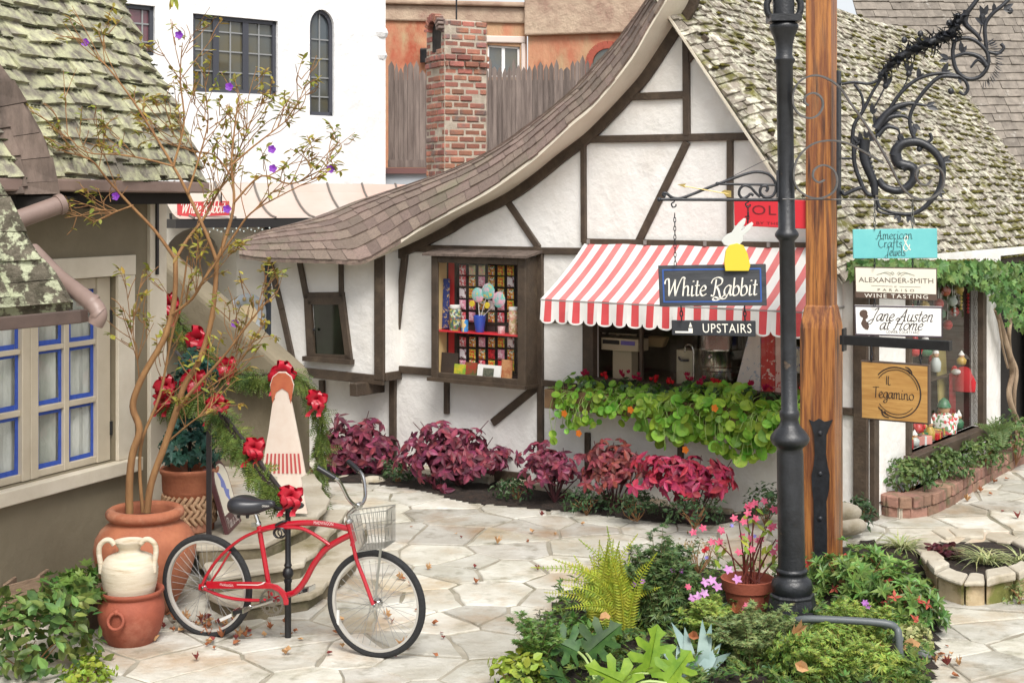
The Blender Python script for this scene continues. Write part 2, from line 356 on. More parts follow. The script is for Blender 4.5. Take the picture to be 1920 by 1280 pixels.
M_trim = mat('cream_trim', rgb(232, 222, 203, .82), rgb(222, 211, 190, .8), 4, .55, .08, 60)
M_asphalt = mat('asphalt_shingle', rgb(142, 123, 111, .85), rgb(118, 102, 92, .85), 40, .95, .3, 200, isl=.22, hue=.012, c3=rgb(118, 112, 92, .85), sc3=1.5, lo3=.56, hi3=.75)
M_cedar = mat('lichened_cedar', rgb(154, 148, 134, .8), rgb(120, 113, 102, .8), 9, .95, .7, 60, isl=.16, c3=rgb(200, 200, 162, .76), sc3=11, lo3=.40, hi3=.60, c4=rgb(128, 121, 110, .74), sc4=1.6, lo4=.56, hi4=.66, bdist=.015)
M_cedar2 = mat('mossy_cedar', rgb(168, 158, 144, .8), rgb(124, 116, 104, .8), 9, .95, .7, 50, isl=.22, c3=rgb(216, 213, 192, .8), sc3=12, lo3=.47, hi3=.60, c4=rgb(122, 118, 62, .74), sc4=4.5, lo4=.52, hi4=.64, bdist=.02)
M_moss = mat('moss', rgb(112, 104, 40, .8), rgb(74, 72, 28, .8), 14, 1, .9, 40)
M_shake = mat('bare_shake', rgb(122, 106, 96, .8), rgb(88, 76, 68, .8), 12, .9, .5, 30, isl=.2, stretch=(1, 1, .3))
M_grey_sh = mat('grey_shingle', rgb(150, 141, 130, .8), rgb(124, 116, 107, .8), 10, .95, .3, 60, isl=.16, c3=rgb(190, 185, 176, .8), sc3=4, lo3=.62, hi3=.72)
M_gutter = mat('mauve_gutter', rgb(150, 128, 118, .8), rgb(136, 115, 106, .8), 5, .45, .05, 60)
M_gutter2 = mat('brown_gutter', rgb(92, 75, 67, .8), rgb(76, 61, 54, .8), 6, .4, .05, 60)
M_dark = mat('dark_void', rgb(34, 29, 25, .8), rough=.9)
M_sash = mat('slate_sash', rgb(70, 72, 80, .8), rough=.5)
M_farpane = mat('far_pane', rgb(96, 106, 112, .55), rgb(120, 112, 84, .5), 1.2, .06, 0, spec=.9)
M_orange = mat('distressed_orange_stucco', rgb(222, 172, 134, .72), rgb(198, 118, 90, .72), 1.3, .9, .6, 8, c3=rgb(196, 166, 128, .76), sc3=1.1, lo3=.46, hi3=.6, c4=rgb(186, 96, 70, .74), sc4=1.5, lo4=.53, hi4=.66, stretch=(1, 1, .5), bdist=.05)
M_parapet = mat('mottled_parapet', rgb(204, 182, 158, .8), rgb(168, 140, 122, .8), 1.6, .95, .7, 6, c3=rgb(150, 108, 96, .8), sc3=.8, lo3=.55, hi3=.7, bdist=.06)
M_fence = mat('weathered_fence', rgb(142, 128, 120, .75), rgb(104, 92, 86, .75), 3, .95, .4, 30, isl=.22, stretch=(6, 6, .5))
M_brick = mat('chimney_brick', rgb(180, 118, 98, .74), rgb(150, 104, 90, .74), 6, .95, .5, 40, isl=.3, hue=.012, c3=rgb(126, 108, 102, .8), sc3=3.2, lo3=.52, hi3=.62)
M_bmort = mat('brick_mortar', rgb(206, 194, 176, .8), rgb(168, 156, 140, .8), 8, .95, .5, 40)
M_copper = mat('faded_copper', rgb(222, 186, 172, .72), rgb(208, 200, 190, .72), .8, .6, 0, c3=rgb(176, 200, 190, .72), sc3=.6, lo3=.5, hi3=.75)
M_black = mat('black_metal', rgb(34, 34, 36, .9), rgb(22, 22, 24, .9), 14, .42, .1, 80)
M_glass = glass('window_glass', refl=.06)
# ---------------------------------------------------------------- ground and paving
def sst(t): t = min(max(t, 0), 1); return t * t * (3 - 2 * t)
def gz(x, y): return .15 * sst((x - 1.5) / 1.1) * sst((y - 10.4) / 1.1)          # the court rises a little towards the brick planter
mb = MB(); xs_ = [-60, -20, -8] + [-6 + .3 * i for i in range(54)] + [14, 30, 60]; ys_ = [-20, 0] + [5 + .3 * i for i in range(50)] + [24, 40, 120]
nx_ = len(xs_); mb.add([(x, y, gz(x, y)) for y in ys_ for x in xs_], [(j * nx_ + i, j * nx_ + i + 1, (j + 1) * nx_ + i + 1, (j + 1) * nx_ + i) for j in range(len(ys_) - 1) for i in range(nx_ - 1)])
struct(mb.build('ground', M_mortar))
def voronoi_stones(x0, x1, y0, y1, sx, sy, keep):
    pts = []
    ny = int((y1 - y0) / sy)
    for j in range(ny):
        for i in range(int((x1 - x0) / sx)):
            if random.random() < .16: continue
            pts.append((x0 + (i + .5 * (j % 2) + random.uniform(-.42, .42)) * sx, y0 + (j + random.uniform(-.42, .42)) * sy))
    A = np.array(pts); out = []
    for i, (px, py) in enumerate(pts):
        if not keep(px, py): continue
        d = np.hypot((A[:, 0] - px), (A[:, 1] - py)); idx = np.argsort(d)[1:16]
        poly = [(px - 2, py - 2), (px + 2, py - 2), (px + 2, py + 2), (px - 2, py + 2)]
        for k in idx:
            qx, qy = A[k]; nx, ny_ = qx - px, qy - py; ln = math.hypot(nx, ny_); nx /= ln; ny_ /= ln
            c = nx * (px + qx) / 2 + ny_ * (py + qy) / 2 - random.uniform(.004, .020); new = []
            for a, b in zip(poly, poly[1:] + poly[:1]):
                da = nx * a[0] + ny_ * a[1] - c; db = nx * b[0] + ny_ * b[1] - c
                if da <= 0: new.append(a)
                if da * db < 0: t = da / (da - db); new.append((a[0] + (b[0] - a[0]) * t, a[1] + (b[1] - a[1]) * t))
            poly = new
            if len(poly) < 3: break
        if len(poly) >= 3: out.append(((px, py), poly))
    return out
mb = MB()
def add_stone(mb, c, poly, z0, h):
    rough = []
    for a, b in zip(poly, poly[1:] + poly[:1]):
        L = math.hypot(b[0] - a[0], b[1] - a[1]); n = max(1, int(L / .12))
        for i in range(n):
            t = i / n; k = .0 if i == 0 else random.uniform(-.016, .01); nx, ny_ = (b[1] - a[1]) / max(L, 1e-6), -(b[0] - a[0]) / max(L, 1e-6)
            rough.append((a[0] + (b[0] - a[0]) * t + nx * k, a[1] + (b[1] - a[1]) * t + ny_ * k))
    n = len(rough); tx, ty = random.uniform(-.008, .008), random.uniform(-.008, .008)
    zz = lambda x, y: z0 + h + tx * (x - c[0]) + ty * (y - c[1])
    hz = gz if z0 == 0 else (lambda x, y: 0)
    top = [(c[0] + (x - c[0]) * .975, c[1] + (y - c[1]) * .975, zz(x, y) + hz(x, y)) for x, y in rough]
    mid = [(x, y, zz(x, y) - .006 + hz(x, y)) for x, y in rough]; bot = [(x, y, z0 - .01 + hz(x, y)) for x, y in rough]
    fs = [tuple(range(n))]
    for i in range(n): j = (i + 1) % n; fs += [(i, n + i, n + j, j), (n + i, 2 * n + i, 2 * n + j, n + j)]
    mb.add(top + mid + bot, [f[::-1] if len(f) == 4 else f for f in fs])
for c, poly in voronoi_stones(-5.2, 9, 6.2, 21, .50, .35, lambda x, y: abs(x) < .39 * y + .8):
    add_stone(mb, c, poly, 0, random.uniform(.006, .014))
struct(mb.build('paving', M_flag))
# ---------------------------------------------------------------- reference planes
FA = Plane((.026, 13.93, 0), (.811, -.585, 0), (-.585, -.811, 0))       # timbered gable front
LW = Plane((-2.70, 11.0, 0), (-.4017, -.9158, 0), (.9158, -.4017, 0))   # tan cottage's wall
CN = FA.sz(3.625, 0); RW = Plane(CN, (.585, .811, 0), (.811, -.585, 0)) # gable house's side wall
_b = P(523, 380, 20); WB = Plane((_b.x, _b.y, 0), (.767, .641, 0), (.641, -.767, 0))
def wall(mb, pl, outer, holes=(), off=0.0, reveal=.12, mi=0, mr=None):
    """sheet on a plane with openings; outline points are (along, height)"""
    loops = [outer] + list(holes); pts = [q for l in loops for q in l]
    tris = tessellate_polygon([[V((a, b, 0)) for a, b in l] for l in loops])
    fs = []
    W3 = [pl.sz(a, b, off) for a, b in pts]
    for t in tris:
        nn = (W3[t[1]] - W3[t[0]]).cross(W3[t[2]] - W3[t[0]])
        fs.append(tuple(t) if nn.dot(pl.n) > 0 else tuple(t[::-1]))
    mb.add(W3, fs, mi)
    for l in holes:
        n = len(l); vs = [pl.sz(a, b, off) for a, b in l] + [pl.sz(a, b, off - reveal) for a, b in l]
        mb.add(vs, [(i, (i + 1) % n, n + (i + 1) % n, n + i) for i in range(n)], mi if mr is None else mr)
def beam(mb, pl, a, b, wpx, off=0.0, t=.03, ext=0.0):
    """timber on a plane between two picture points, wpx its apparent width"""
    p, q = pl.at(a[0], a[1], off), pl.at(b[0], b[1], off); d = (q - p).normalized()
    mb.bar(p - d * ext, q + d * ext, wpx * (p.y + q.y) / 2 / FPX, t, pl.n)
def rect(a0, a1, z0, z1): return [(a0, z0), (a1, z0), (a1, z1), (a0, z1)]
def prect(mb, pl, a0, a1, z0, z1, o0, o1, mi=0):      # block on a plane
    mb.box(pl.sz((a0 + a1) / 2, (z0 + z1) / 2, (o0 + o1) / 2), pl.u * (a1 - a0) / 2, V((0, 0, (z1 - z0) / 2)), pl.n * (o1 - o0) / 2, mi)
# ================================================================ gable house (white plaster, brown timbers)
house = thing('half_timbered_cottage', 'white half timbered cottage with sweeping brown shingle roof and mossy shake slope', 'cottage', FA.sz(1, 0))
T_px = [(1310, -70), (1295, 0), (1270, 40), (1247, 75), (1206, 137), (1167, 182), (1133, 218), (1100, 250), (1050, 288), (1002, 327), (950, 363), (870, 403), (831, 427), (745, 468), (715, 474), (640, 478), (570, 480), (492, 482)]
F_px = [(1290, -70), (1247, 0), (1215, 54), (1186, 104), (1143, 160), (1106, 201), (1069, 232), (1019, 279), (982, 309), (915, 356), (834, 400), (784, 428), (735, 460), (680, 489), (620, 488), (555, 487), (499, 485), (449, 479)]
B_px = [(1258, -70), (1215, 0), (1180, 50), (1147, 91), (1105, 136), (1065, 178), (1030, 208), (985, 240), (945, 268), (880, 304), (794, 336), (720, 360), (660, 380), (600, 404), (548, 420), (500, 432), (470, 445), (445, 465)]
oF = [.35] * 12 + [.4, .52, .6, .6, .6, .6]; oT = [.02] * 13 + [.1, .25, .25, .25, .25]; oB = [-.9] * 13 + [-.8, -.7, -.5, -.3, .0]
F3 = [FA.at(p[0], p[1], o) for p, o in zip(F_px, oF)]; T3 = [FA.at(p[0], p[1], o) for p, o in zip(T_px, oT)]; B3 = [FA.at(p[0], p[1], o) for p, o in zip(B_px, oB)]
NS = 60
def loft3(pts): return catmull(pts, 6)
Fc, Tc, Bc = loft3(F3), loft3(T3), loft3(B3)
# wall
sh0, sh1, zh0, zh1 = FA.st(1112, 650)[0], 3.12, 1.13, 2.02
outl = [(-3.35, 0), (3.625, 0), (3.625, FA.st(1640, 545)[1])] + [FA.st(*q) for q in ((1578, 494), (1478, 342), (1401, 222), (1330, 114), (1282, 40), (1280, 25))]
outl += [FA.st(*q) for q in ((1243, 78), (1206, 132), (1167, 177), (1100, 245), (1002, 322), (950, 358), (831, 422), (763, 458))] + [(-3.35, 2.35)]
mb = MB(); wall(mb, FA, outl, [rect(sh0, sh1, zh0, zh1)], 0, .1)
zr = RW.st(1700, 480)[1]
rs0, rs1 = RW.st(1700, 700)[0], RW.st(1833, 700)[0]
rz0 = RW.st(1765, 826)[1]; rz1 = 2.14
wall(mb, RW, rect(0, RW.st(1876, 700)[0], 0, 2.33), [rect(rs0, rs1, rz0, rz1)], 0, .06)
wall(mb, RW, rect(RW.st(1935, 700)[0], 7, 0, 2.33), (), 0)
wall(mb, RW, rect(RW.st(1876, 700)[0], RW.st(1935, 700)[0], 2.25, 2.33), (), 0)
wall(mb, Plane(FA.sz(-3.35, 0), (-.585, -.811, 0), (-.811, .585, 0)), rect(-5, 0, 0, 2.3))
mb.build('plaster_wall', M_plaster, house)
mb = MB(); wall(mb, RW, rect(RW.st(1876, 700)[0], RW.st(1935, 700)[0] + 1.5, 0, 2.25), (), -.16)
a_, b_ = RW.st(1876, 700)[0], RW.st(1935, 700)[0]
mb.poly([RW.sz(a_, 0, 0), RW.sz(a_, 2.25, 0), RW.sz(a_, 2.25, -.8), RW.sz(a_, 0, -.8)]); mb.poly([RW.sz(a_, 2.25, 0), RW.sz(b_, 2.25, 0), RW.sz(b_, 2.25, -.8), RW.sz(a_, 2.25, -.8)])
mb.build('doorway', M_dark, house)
# bay at the left
bo = .25
mb = MB(); bay = [FA.at(497, 478, bo), FA.at(722, 466, bo), FA.at(722, 712, bo), FA.at(556, 697, bo)]
mb.prism(bay, -FA.n * (bo + .05)); mb.build('bay_wall', M_plaster, house)
# timbers
mb = MB(); t_ = .035
for a, b, wd in (((1090, 262), (1452, 255), 14), ((1163, 183), (1288, 178), 14), ((1093, 453), (1545, 462), 13), ((1012, 470), (1096, 471), 13), ((1012, 597), (1108, 603), 12), ((738, 691), (830, 698), 14), ((1000, 715), (1110, 727), 12), ((880, 884), (995, 897), 20), ((640, 852), (745, 864), 18), ((760, 465), (1015, 470), 14), ((1520, 764), (1640, 775), 14)):
    beam(mb, FA, a, b, wd, 0, t_)
t_ = .040
for a, b, wd in (((1096, 262), (1097, 455), 11), ((1288, 24), (1290, 255), 14), ((1371, 262), (1371, 455), 12), ((1015, 465), (1016, 890), 13), ((840, 715), (840, 775), 11), ((1104, 810), (1104, 935), 11), ((1278, 830), (1278, 950), 11), ((763, 468), (751, 570), 14), ((751, 570), (739, 690), 14), ((739, 690), (739, 866), 15)):
    beam(mb, FA, a, b, wd, 0, t_)
t_ = .030
for a, b, wd in (((945, 366), (1012, 465), 13), ((1290, 266), (1198, 455), 15), ((1327, 68), (1290, 115), 14), ((1014, 720), (925, 792), 15)):
    beam(mb, FA, a, b, wd, 0, t_)
c_ = [FA.at(p[0] + 6, p[1] + 6, 0) for p in T_px[:14]]; c_ = catmull(c_, 4)
for p, q in zip(c_, c_[1:]):
    mb.bar(p, q + (q - p).normalized() * .02, .115, .045, FA.n)
prect(mb, FA, 3.50, 3.625, 0, 2.2, 0, .045); prect(mb, RW, 0.0, .10, 0, 2.3, -.0, .05)
# bay timbers
for a, b, wd in (((506, 484), (530, 580), 14), ((530, 580), (556, 700), 14), ((562, 482), (577, 560), 13), ((641, 478), (642, 556), 11), ((574, 557), (648, 556), 18), ((560, 696), (722, 713), 18)):
    beam(mb, FA, a, b, wd, bo, .03)
for a, b, wd in (((577, 560), (583, 675), 11), ((644, 556), (659, 675), 12), ((714, 466), (714, 712), 24)):
    beam(mb, FA, a, b, wd, bo, .036)
sb = FA.st(722, 700, bo)[0]
zb = FA.st(722, 712, bo)[1]
mb.box(FA.sz(sb - .0, zb + .03, bo / 2), FA.u * .02, FA.n * (bo / 2), V((0, 0, .045)))
mb.box(FA.sz(sb - .25, zb - .10, .24), FA.u * .05, FA.n * .22, V((0, 0, .065)))
beam(mb, FA, (606, 712), (608, 770), 13, 0, .04)
mb.build('timber_frame', M_brown, house, bevel=.006, seg=1)
# small casement in the bay
mb = MB(); zt, zb_ = FA.st(612, 566, bo)[1], FA.st(615, 672, bo)[1]
q4 = [FA.at(*p, bo + .012) for p in ((581, 564), (642, 564), (656, 672), (588, 669))]
for a, b in zip(q4, q4[1:] + q4[:1]): mb.bar(a, b, .075, .03, FA.n)
cas = mb.build('window', M_brown, house); mb = MB(); mb.poly([FA.at(*p, bo + .018) for p in ((588, 570), (640, 570), (650, 668), (592, 665))][::-1]); mb.build('pane', mat('dark_reflecting_pane', rgb(42, 52, 38, .7), rgb(16, 18, 14, .7), 5, .05, stretch=(1, 1, .35), spec=.8), cas)
mb = MB(); beam(mb, FA, (575, 671), (665, 678), 9, bo, .07); mb.build('sill', M_brown, cas); mb = MB(); mb.ball(FA.at(589, 618, bo + .055), .018, 8); mb.build('latch', M_black, cas)
# sweeping roof
def Sroof(u, v):
    i = u / UL * (len(Fc) - 1); k = min(int(i), len(Fc) - 2); f = i - k
    a = Fc[k].lerp(Fc[k + 1], f); b = Bc[k].lerp(Bc[k + 1], f); p = a.lerp(b, v)
    return p + V((0, 0, .10 * math.sin(v * math.pi) * (1 - .0 * v))) - FA.n * 0
UL = sum((b - a).length for a, b in zip(Fc, Fc[1:]))
mb = MB()
for i in range(len(Fc) - 1):
    for j in range(6):
        g = [Sroof(UL * (i + x) / (len(Fc) - 1), (j + y) / 6) for x, y in ((0, 0), (1, 0), (1, 1), (0, 1))]; mb.poly(g[::-1])
bk = V((.585, .811, 0)) * 3.5
for i in range(len(Bc) - 1):
    mb.poly([Bc[i], Bc[i] + bk - V((0, 0, .9)), Bc[i + 1] + bk - V((0, 0, .9)), Bc[i + 1]])
shingles(mb, lambda u, v: Sroof(UL - u, v), 7, (0.0, UL - .02), .15, .012, 1.15, .3, .3, .05)
mb.build('swept_roof', M_asphalt, house)
mb = MB()
for i in range(len(Fc) - 1):
    dz = V((0, 0, -.032))
    if i < 70: mb.poly([Fc[i], Fc[i + 1], Fc[i + 1] + dz, Fc[i] + dz])
    mb.poly([Fc[i] + dz, Fc[i + 1] + dz, Tc[i + 1], Tc[i]])
mb.build('soffit', M_cream, house, smooth=60)
mb = MB()
for i in range(70, len(Fc) - 1): mb.poly([Fc[i], Fc[i + 1], Fc[i + 1] + dz, Fc[i] + dz])
mb.build('eave_edge', M_asphalt, house)
# mossy right slope
RA, RE = FA.at(1222, -80, .12), FA.at(1606, 493, .12); RL = 7.0
bdir = V((.585, .811, 0)); rn = (RE - RA).cross(bdir).normalized(); rn = rn if rn.z > 0 else -rn
def Sright(u, v):
    p = RE.lerp(RA, v) + bdir * u
    r = max(0, 1 - u / .45); p = p - rn * (.16 * r * r) - bdir * (.05 * r)
    e = max(0, 1 - v / .25); return p + rn * (.05 * math.sin(u * 1.3 + v * 4) * .6 + .05 * e * e) + V((0, 0, -.10 * e * e))
mb = MB(); ug = [0, .06, .12, .18, .25, .32, .4, .5] + [.5 + 6.5 * k / 24 for k in range(1, 25)]
for a_, b_ in zip(ug, ug[1:]):
    for j in range(20):
        mb.poly([Sright(u_, (j + y) / 20) - rn * .02 for u_, y in ((a_, 0), (b_, 0), (b_, 1), (a_, 1))])
shingles(mb, Sright, 36, (0.0, RL), .135, .022, 1.3, .45, .6, .3)
mb.build('shake_roof', M_cedar2, house)
mb = MB()
for _ in range(1500):       # moss cushions sitting on the butts of the shakes
    u, v = random.random() * RL, random.random() ** 1.6; v = max(.0, round(v * 36) / 36 - .002)
    if random.random() > .25 + .9 * max(0, .5 - v) + .06 * u: continue
    c = Sright(u, v) + rn * .022; L = random.uniform(.02, .07)
    for k in range(3): mb.ball(c + bdir * (k - 1) * L * .6 + rn * random.uniform(-.006, .004), random.uniform(.012, .024), 6, 0, (1.4, 1.3, .75))
mb.build('roof_moss', M_moss, house, smooth=80)['kind'] = 'stuff'
mb = MB(); e0, e1 = RE - rn * .02, RA - rn * .02
mb.bar(RE - rn * .075 - bdir * .06, RA - rn * .075 - bdir * .06, .02, .02, rn, off=-.09); mb.build('rake_board', M_trim, house)
mb = MB(); mb.box(RE + bdir * RL / 2 - V((.03, 0, .1)), bdir * RL / 2, RW.n * .02, V((0, 0, .05))); mb.build('eave_board', M_brown, house)
# shop window
so0, so1 = sh0, sh1
mb = MB(); f_ = .055
prect(mb, FA, so0 - .09, so0 + .03, zh0 - .05, zh1 + .05, -.03, .05); prect(mb, FA, so1 - .03, so1 + .09, zh0 - .05, zh1 + .05, -.03, .05)
prect(mb, FA, so0 + .03, so1 - .03, zh1 - .02, zh1 + .05, -.03, .048); prect(mb, FA, so0 + .03, so1 - .03, zh0 - .06, zh0 + .03, -.03, .09)
for px in (1203,):
    a = FA.st(px, 680)[0]; prect(mb, FA, a - .014, a + .014, zh0 + .03, zh1 - .02, -.02, .02)
shopwin = mb.build('window', M_brown, house, bevel=.004, seg=1)
mb = MB(); mb.poly([FA.sz(a, b, -.01) for a, b in rect(so0, so1, zh0, zh1)]); mb.build('pane', M_glass, shopwin)
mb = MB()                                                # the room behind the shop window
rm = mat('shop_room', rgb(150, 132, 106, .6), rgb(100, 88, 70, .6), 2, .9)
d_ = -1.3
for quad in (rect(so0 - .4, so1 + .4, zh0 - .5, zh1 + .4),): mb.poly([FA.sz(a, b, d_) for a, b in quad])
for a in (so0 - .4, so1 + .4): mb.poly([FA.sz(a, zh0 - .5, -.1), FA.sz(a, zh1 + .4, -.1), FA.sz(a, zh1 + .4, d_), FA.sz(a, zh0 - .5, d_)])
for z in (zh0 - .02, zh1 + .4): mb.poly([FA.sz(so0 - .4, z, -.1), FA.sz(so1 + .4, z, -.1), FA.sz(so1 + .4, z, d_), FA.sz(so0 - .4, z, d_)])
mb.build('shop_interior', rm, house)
# side display window
mb = MB(); prect(mb, RW, rs0 - .08, rs1 + .10, rz0 - .13, rz0, -.06, .10)
prect(mb, RW, rs1 - .0, rs1 + .10, rz0 - .0, rz1, -.06, .06); prect(mb, RW, rs0 - .03, rs0 + .03, rz0, rz1, -.06, .04); prect(mb, RW, rs0, rs1, rz1 - .0, rz1 + .08, -.06, .06)
sidewin = mb.build('window', M_brown, house, bevel=.006, seg=1); mb = MB(); mb.poly([RW.sz(a, b, -.04) for a, b in rect(rs0, rs1, rz0, rz1)]); mb.build('pane', M_glass, sidewin)
mb = MB(); sd_ = -.75
mb.poly([RW.sz(a, b, sd_) for a, b in rect(rs0 - .1, rs1 + .1, rz0 - .1, rz1 + .1)])
for a in (rs0 - .02, rs1 + .02): mb.poly([RW.sz(a, rz0 - .1, -.06), RW.sz(a, rz1, -.06), RW.sz(a, rz1, sd_), RW.sz(a, rz0 - .1, sd_)])
mb.poly([RW.sz(rs0 - .1, rz0 - .01, -.1), RW.sz(rs1 + .1, rz0 - .01, -.1), RW.sz(rs1 + .1, rz0 - .01, sd_), RW.sz(rs0 - .1, rz0 - .01, sd_)])
mb.poly([RW.sz(rs0 - .1, rz1 + .02, -.1), RW.sz(rs1 + .1, rz1 + .02, -.1), RW.sz(rs1 + .1, rz1 + .02, sd_), RW.sz(rs0 - .1, rz1 + .02, sd_)])
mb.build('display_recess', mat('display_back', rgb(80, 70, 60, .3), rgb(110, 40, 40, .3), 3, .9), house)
# stone footing under the gable wall
mb = MB()
for _ in range(26):
    a = -2.6 + _ * .24 + random.uniform(-.05, .05); prect(mb, FA, a, a + .22, -.02, random.uniform(.07, .12), .0, random.uniform(.06, .12))
mb.build('stone_footing', M_flag, house, bevel=.02)
# ================================================================ tan cottage at the left
tan = thing('stucco_cottage', 'tan stucco cottage with lichen covered shake roof and blue taped casement window', 'cottage', LW.sz(.6, 0))
wz0, wz1 = .90, 2.26; wa0, wa1 = .56, 2.25
mb = MB(); wall(mb, LW, rect(0, 4.2, 0, 2.9), [rect(wa0, wa1, wz0, wz1)], 0, .14)
wall(mb, Plane(LW.sz(0, 0), (-.9158, .4017, 0), (.4017, .9158, 0)), rect(0, 3, 0, 2.9)); mb.build('wall', M_tan, tan)
mb = MB(); prect(mb, LW, -.01, .19, 0, 2.85, -.02, .03); mb.build('corner_trim', M_trim, tan, bevel=.005)
mb = MB(); prect(mb, LW, .37, wa0, wz0, 2.26, .0, .03); prect(mb, LW, .365, wa1 + .2, 2.262, 2.41, .0, .034); prect(mb, LW, wa1, wa1 + .19, wz0, 2.26, 0, .03)
win = mb.build('window', M_trim, tan, bevel=.004)
mb = MB(); prect(mb, LW, .33, wa1 + .2, wz0 - .105, wz0 - .003, -.1, .075); mb.build('sill', M_trim, win, bevel=.008)
M_sashc = mat('putty_sash', rgb(214, 202, 180, .8), rgb(204, 191, 168, .8), 5, .5)
M_tape = mat('blue_masking_tape', rgb(58, 92, 186, .9), rgb(48, 78, 168, .9), 30, .6)
M_sheet = mat('hanging_plastic_sheet', rgb(236, 238, 230, .85), rgb(176, 180, 168, .8), 3.5, .5, .6, 6, stretch=(1, 1, .25), bdist=.05)
rowsz = [(.955, 1.35), (1.392, 1.77), (1.806, 2.175)]
for (a0, a1), cols in (((.575, 1.398), [(.715, 1.0), (1.053, 1.322)]), ((1.404, 2.235), [(1.478, 1.745), (1.80, 2.08)])):
    mb = MB(); o0, o1 = -.085, -.045
    cu = [a0] + [x for c in cols for x in c] + [a1]
    for i in (0, 2, 4): prect(mb, LW, cu[i], cu[i + 1], .905, 2.255, o0, o1 + (.012 if i != 2 else 0))
    rz = [.905] + [x for c in rowsz for x in c] + [2.255]
    for c in cols:
        for i in (0, 2, 4, 6): prect(mb, LW, c[0], c[1], rz[i], rz[i + 1], o0, o1 - .003)
    sash = mb.build('sash', M_sashc, win, bevel=.004, seg=1)
    for c in cols:
        for r in rowsz:
            mb = MB(); mb.poly([LW.sz(a, b, -.075) for a, b in rect(c[0] - .005, c[1] + .005, r[0] - .005, r[1] + .005)]); mb.build('pane', M_glass, sash)
            mb = MB(); t = .034
            for q in (rect(c[0], c[0] + t, r[0], r[1]), rect(c[1] - t * 1.2, c[1], r[0], r[1]), rect(c[0] + t, c[1] - t, r[0], r[0] + t), rect(c[0] + t, c[1] - t, r[1] - t * .7, r[1])):
                mb.poly([LW.sz(a + random.uniform(-.004, .004), b + random.uniform(-.004, .004), -.0725) for a, b in q])
            mb.build('masking_tape', M_tape, sash)
for z in (1.14, 1.96):
    mb = MB(); mb.tube([LW.sz(.572, z - .05, -.03), LW.sz(.572, z + .05, -.03)], .012, 8); mb.build('hinge', M_black, win)
mb = MB(); NX = 40
for i in range(NX):
    a = wa0 - .05 + (wa1 - wa0 + .1) * i / NX; b = wa0 - .05 + (wa1 - wa0 + .1) * (i + 1) / NX
    f = lambda x: -.125 + .025 * math.sin(x * 19) + .012 * math.sin(x * 47)
    mb.poly([LW.sz(a, wz0, f(a)), LW.sz(b, wz0, f(b)), LW.sz(b, wz1, f(b)), LW.sz(a, wz1, f(a))])
mb.build('plastic_sheet', M_sheet, win, smooth=80)
# main shake roof: profile read along its right-hand edge
RK = Plane(LW.sz(-.02, 0, .36), (-.9158, .4017, 0), (.4017, .9158, 0))
prof = [RK.at(*q) for q in ((383, 341), (377, 320), (366, 282), (331, 198), (302, 141), (265, 70), (233, 0), (200, -60), (160, -130))]
prof = catmull(prof, 4); vl = LW.u
pl_ = [0]
for a, b in zip(prof, prof[1:]): pl_.append(pl_[-1] + (b - a).length)
def prof_at(t):
    t *= pl_[-1]; k = 0
    while k < len(pl_) - 2 and pl_[k + 1] < t: k += 1
    return prof[k].lerp(prof[k + 1], (t - pl_[k]) / (pl_[k + 1] - pl_[k]))
def Sleft(u, v):
    e = max(0, 1 - u / .25); return prof_at(v if v > 0 else 0) + vl * u + V((0, 0, (.0 if v >= 0 else v * 1.2) - .05 * e * e + .012 * math.sin(u * 5 + v * 9)))
mb = MB()
for i in range(16):
    for j in range(32): mb.poly([-LW.n * .012 + Sleft(3.6 * (i + x) / 16, (j + y) / 32) for x, y in ((0, 0), (1, 0), (1, 1), (0, 1))][::-1])
shingles(mb, lambda u, v: Sleft(3.6 - u, v), 17, (0.0, 3.6), .17, .034, 1.25, .4, .5, .2)
mb.build('shake_roof', M_cedar, tan)
mb = MB()
for _ in range(260):
    u, v = random.random() * 2.6, random.random(); v = round(v * 17) / 17 - .002
    c = Sleft(u, max(v, 0)) + LW.n * .03
    for k in range(3): mb.ball(c + vl * (k - 1) * .03 + LW.n * random.uniform(-.006, .004), random.uniform(.008, .015), 6, 0, (1.2, 1.6, .6))
mb.build('roof_moss', mat('shadow_line_moss', rgb(70, 72, 38, .7), rgb(48, 50, 28, .7), 14, 1, .9, 40), tan, smooth=80)['kind'] = 'stuff'  # moss coloured dark so it also paints the shadow line under each course
mb = MB(); gut_z = RK.at(383, 352).z
mb.box(LW.sz(1.7, gut_z, .36), LW.u * 1.74, LW.n * .05, V((0, 0, .042))); mb.build('gutter', M_gutter, tan, bevel=.012)
mb = MB(); mb.box(LW.sz(1.9, gut_z - .08, .16), LW.u * 1.8, LW.n * .17, V((0, 0, .045))); mb.build('soffit', M_dark, tan)
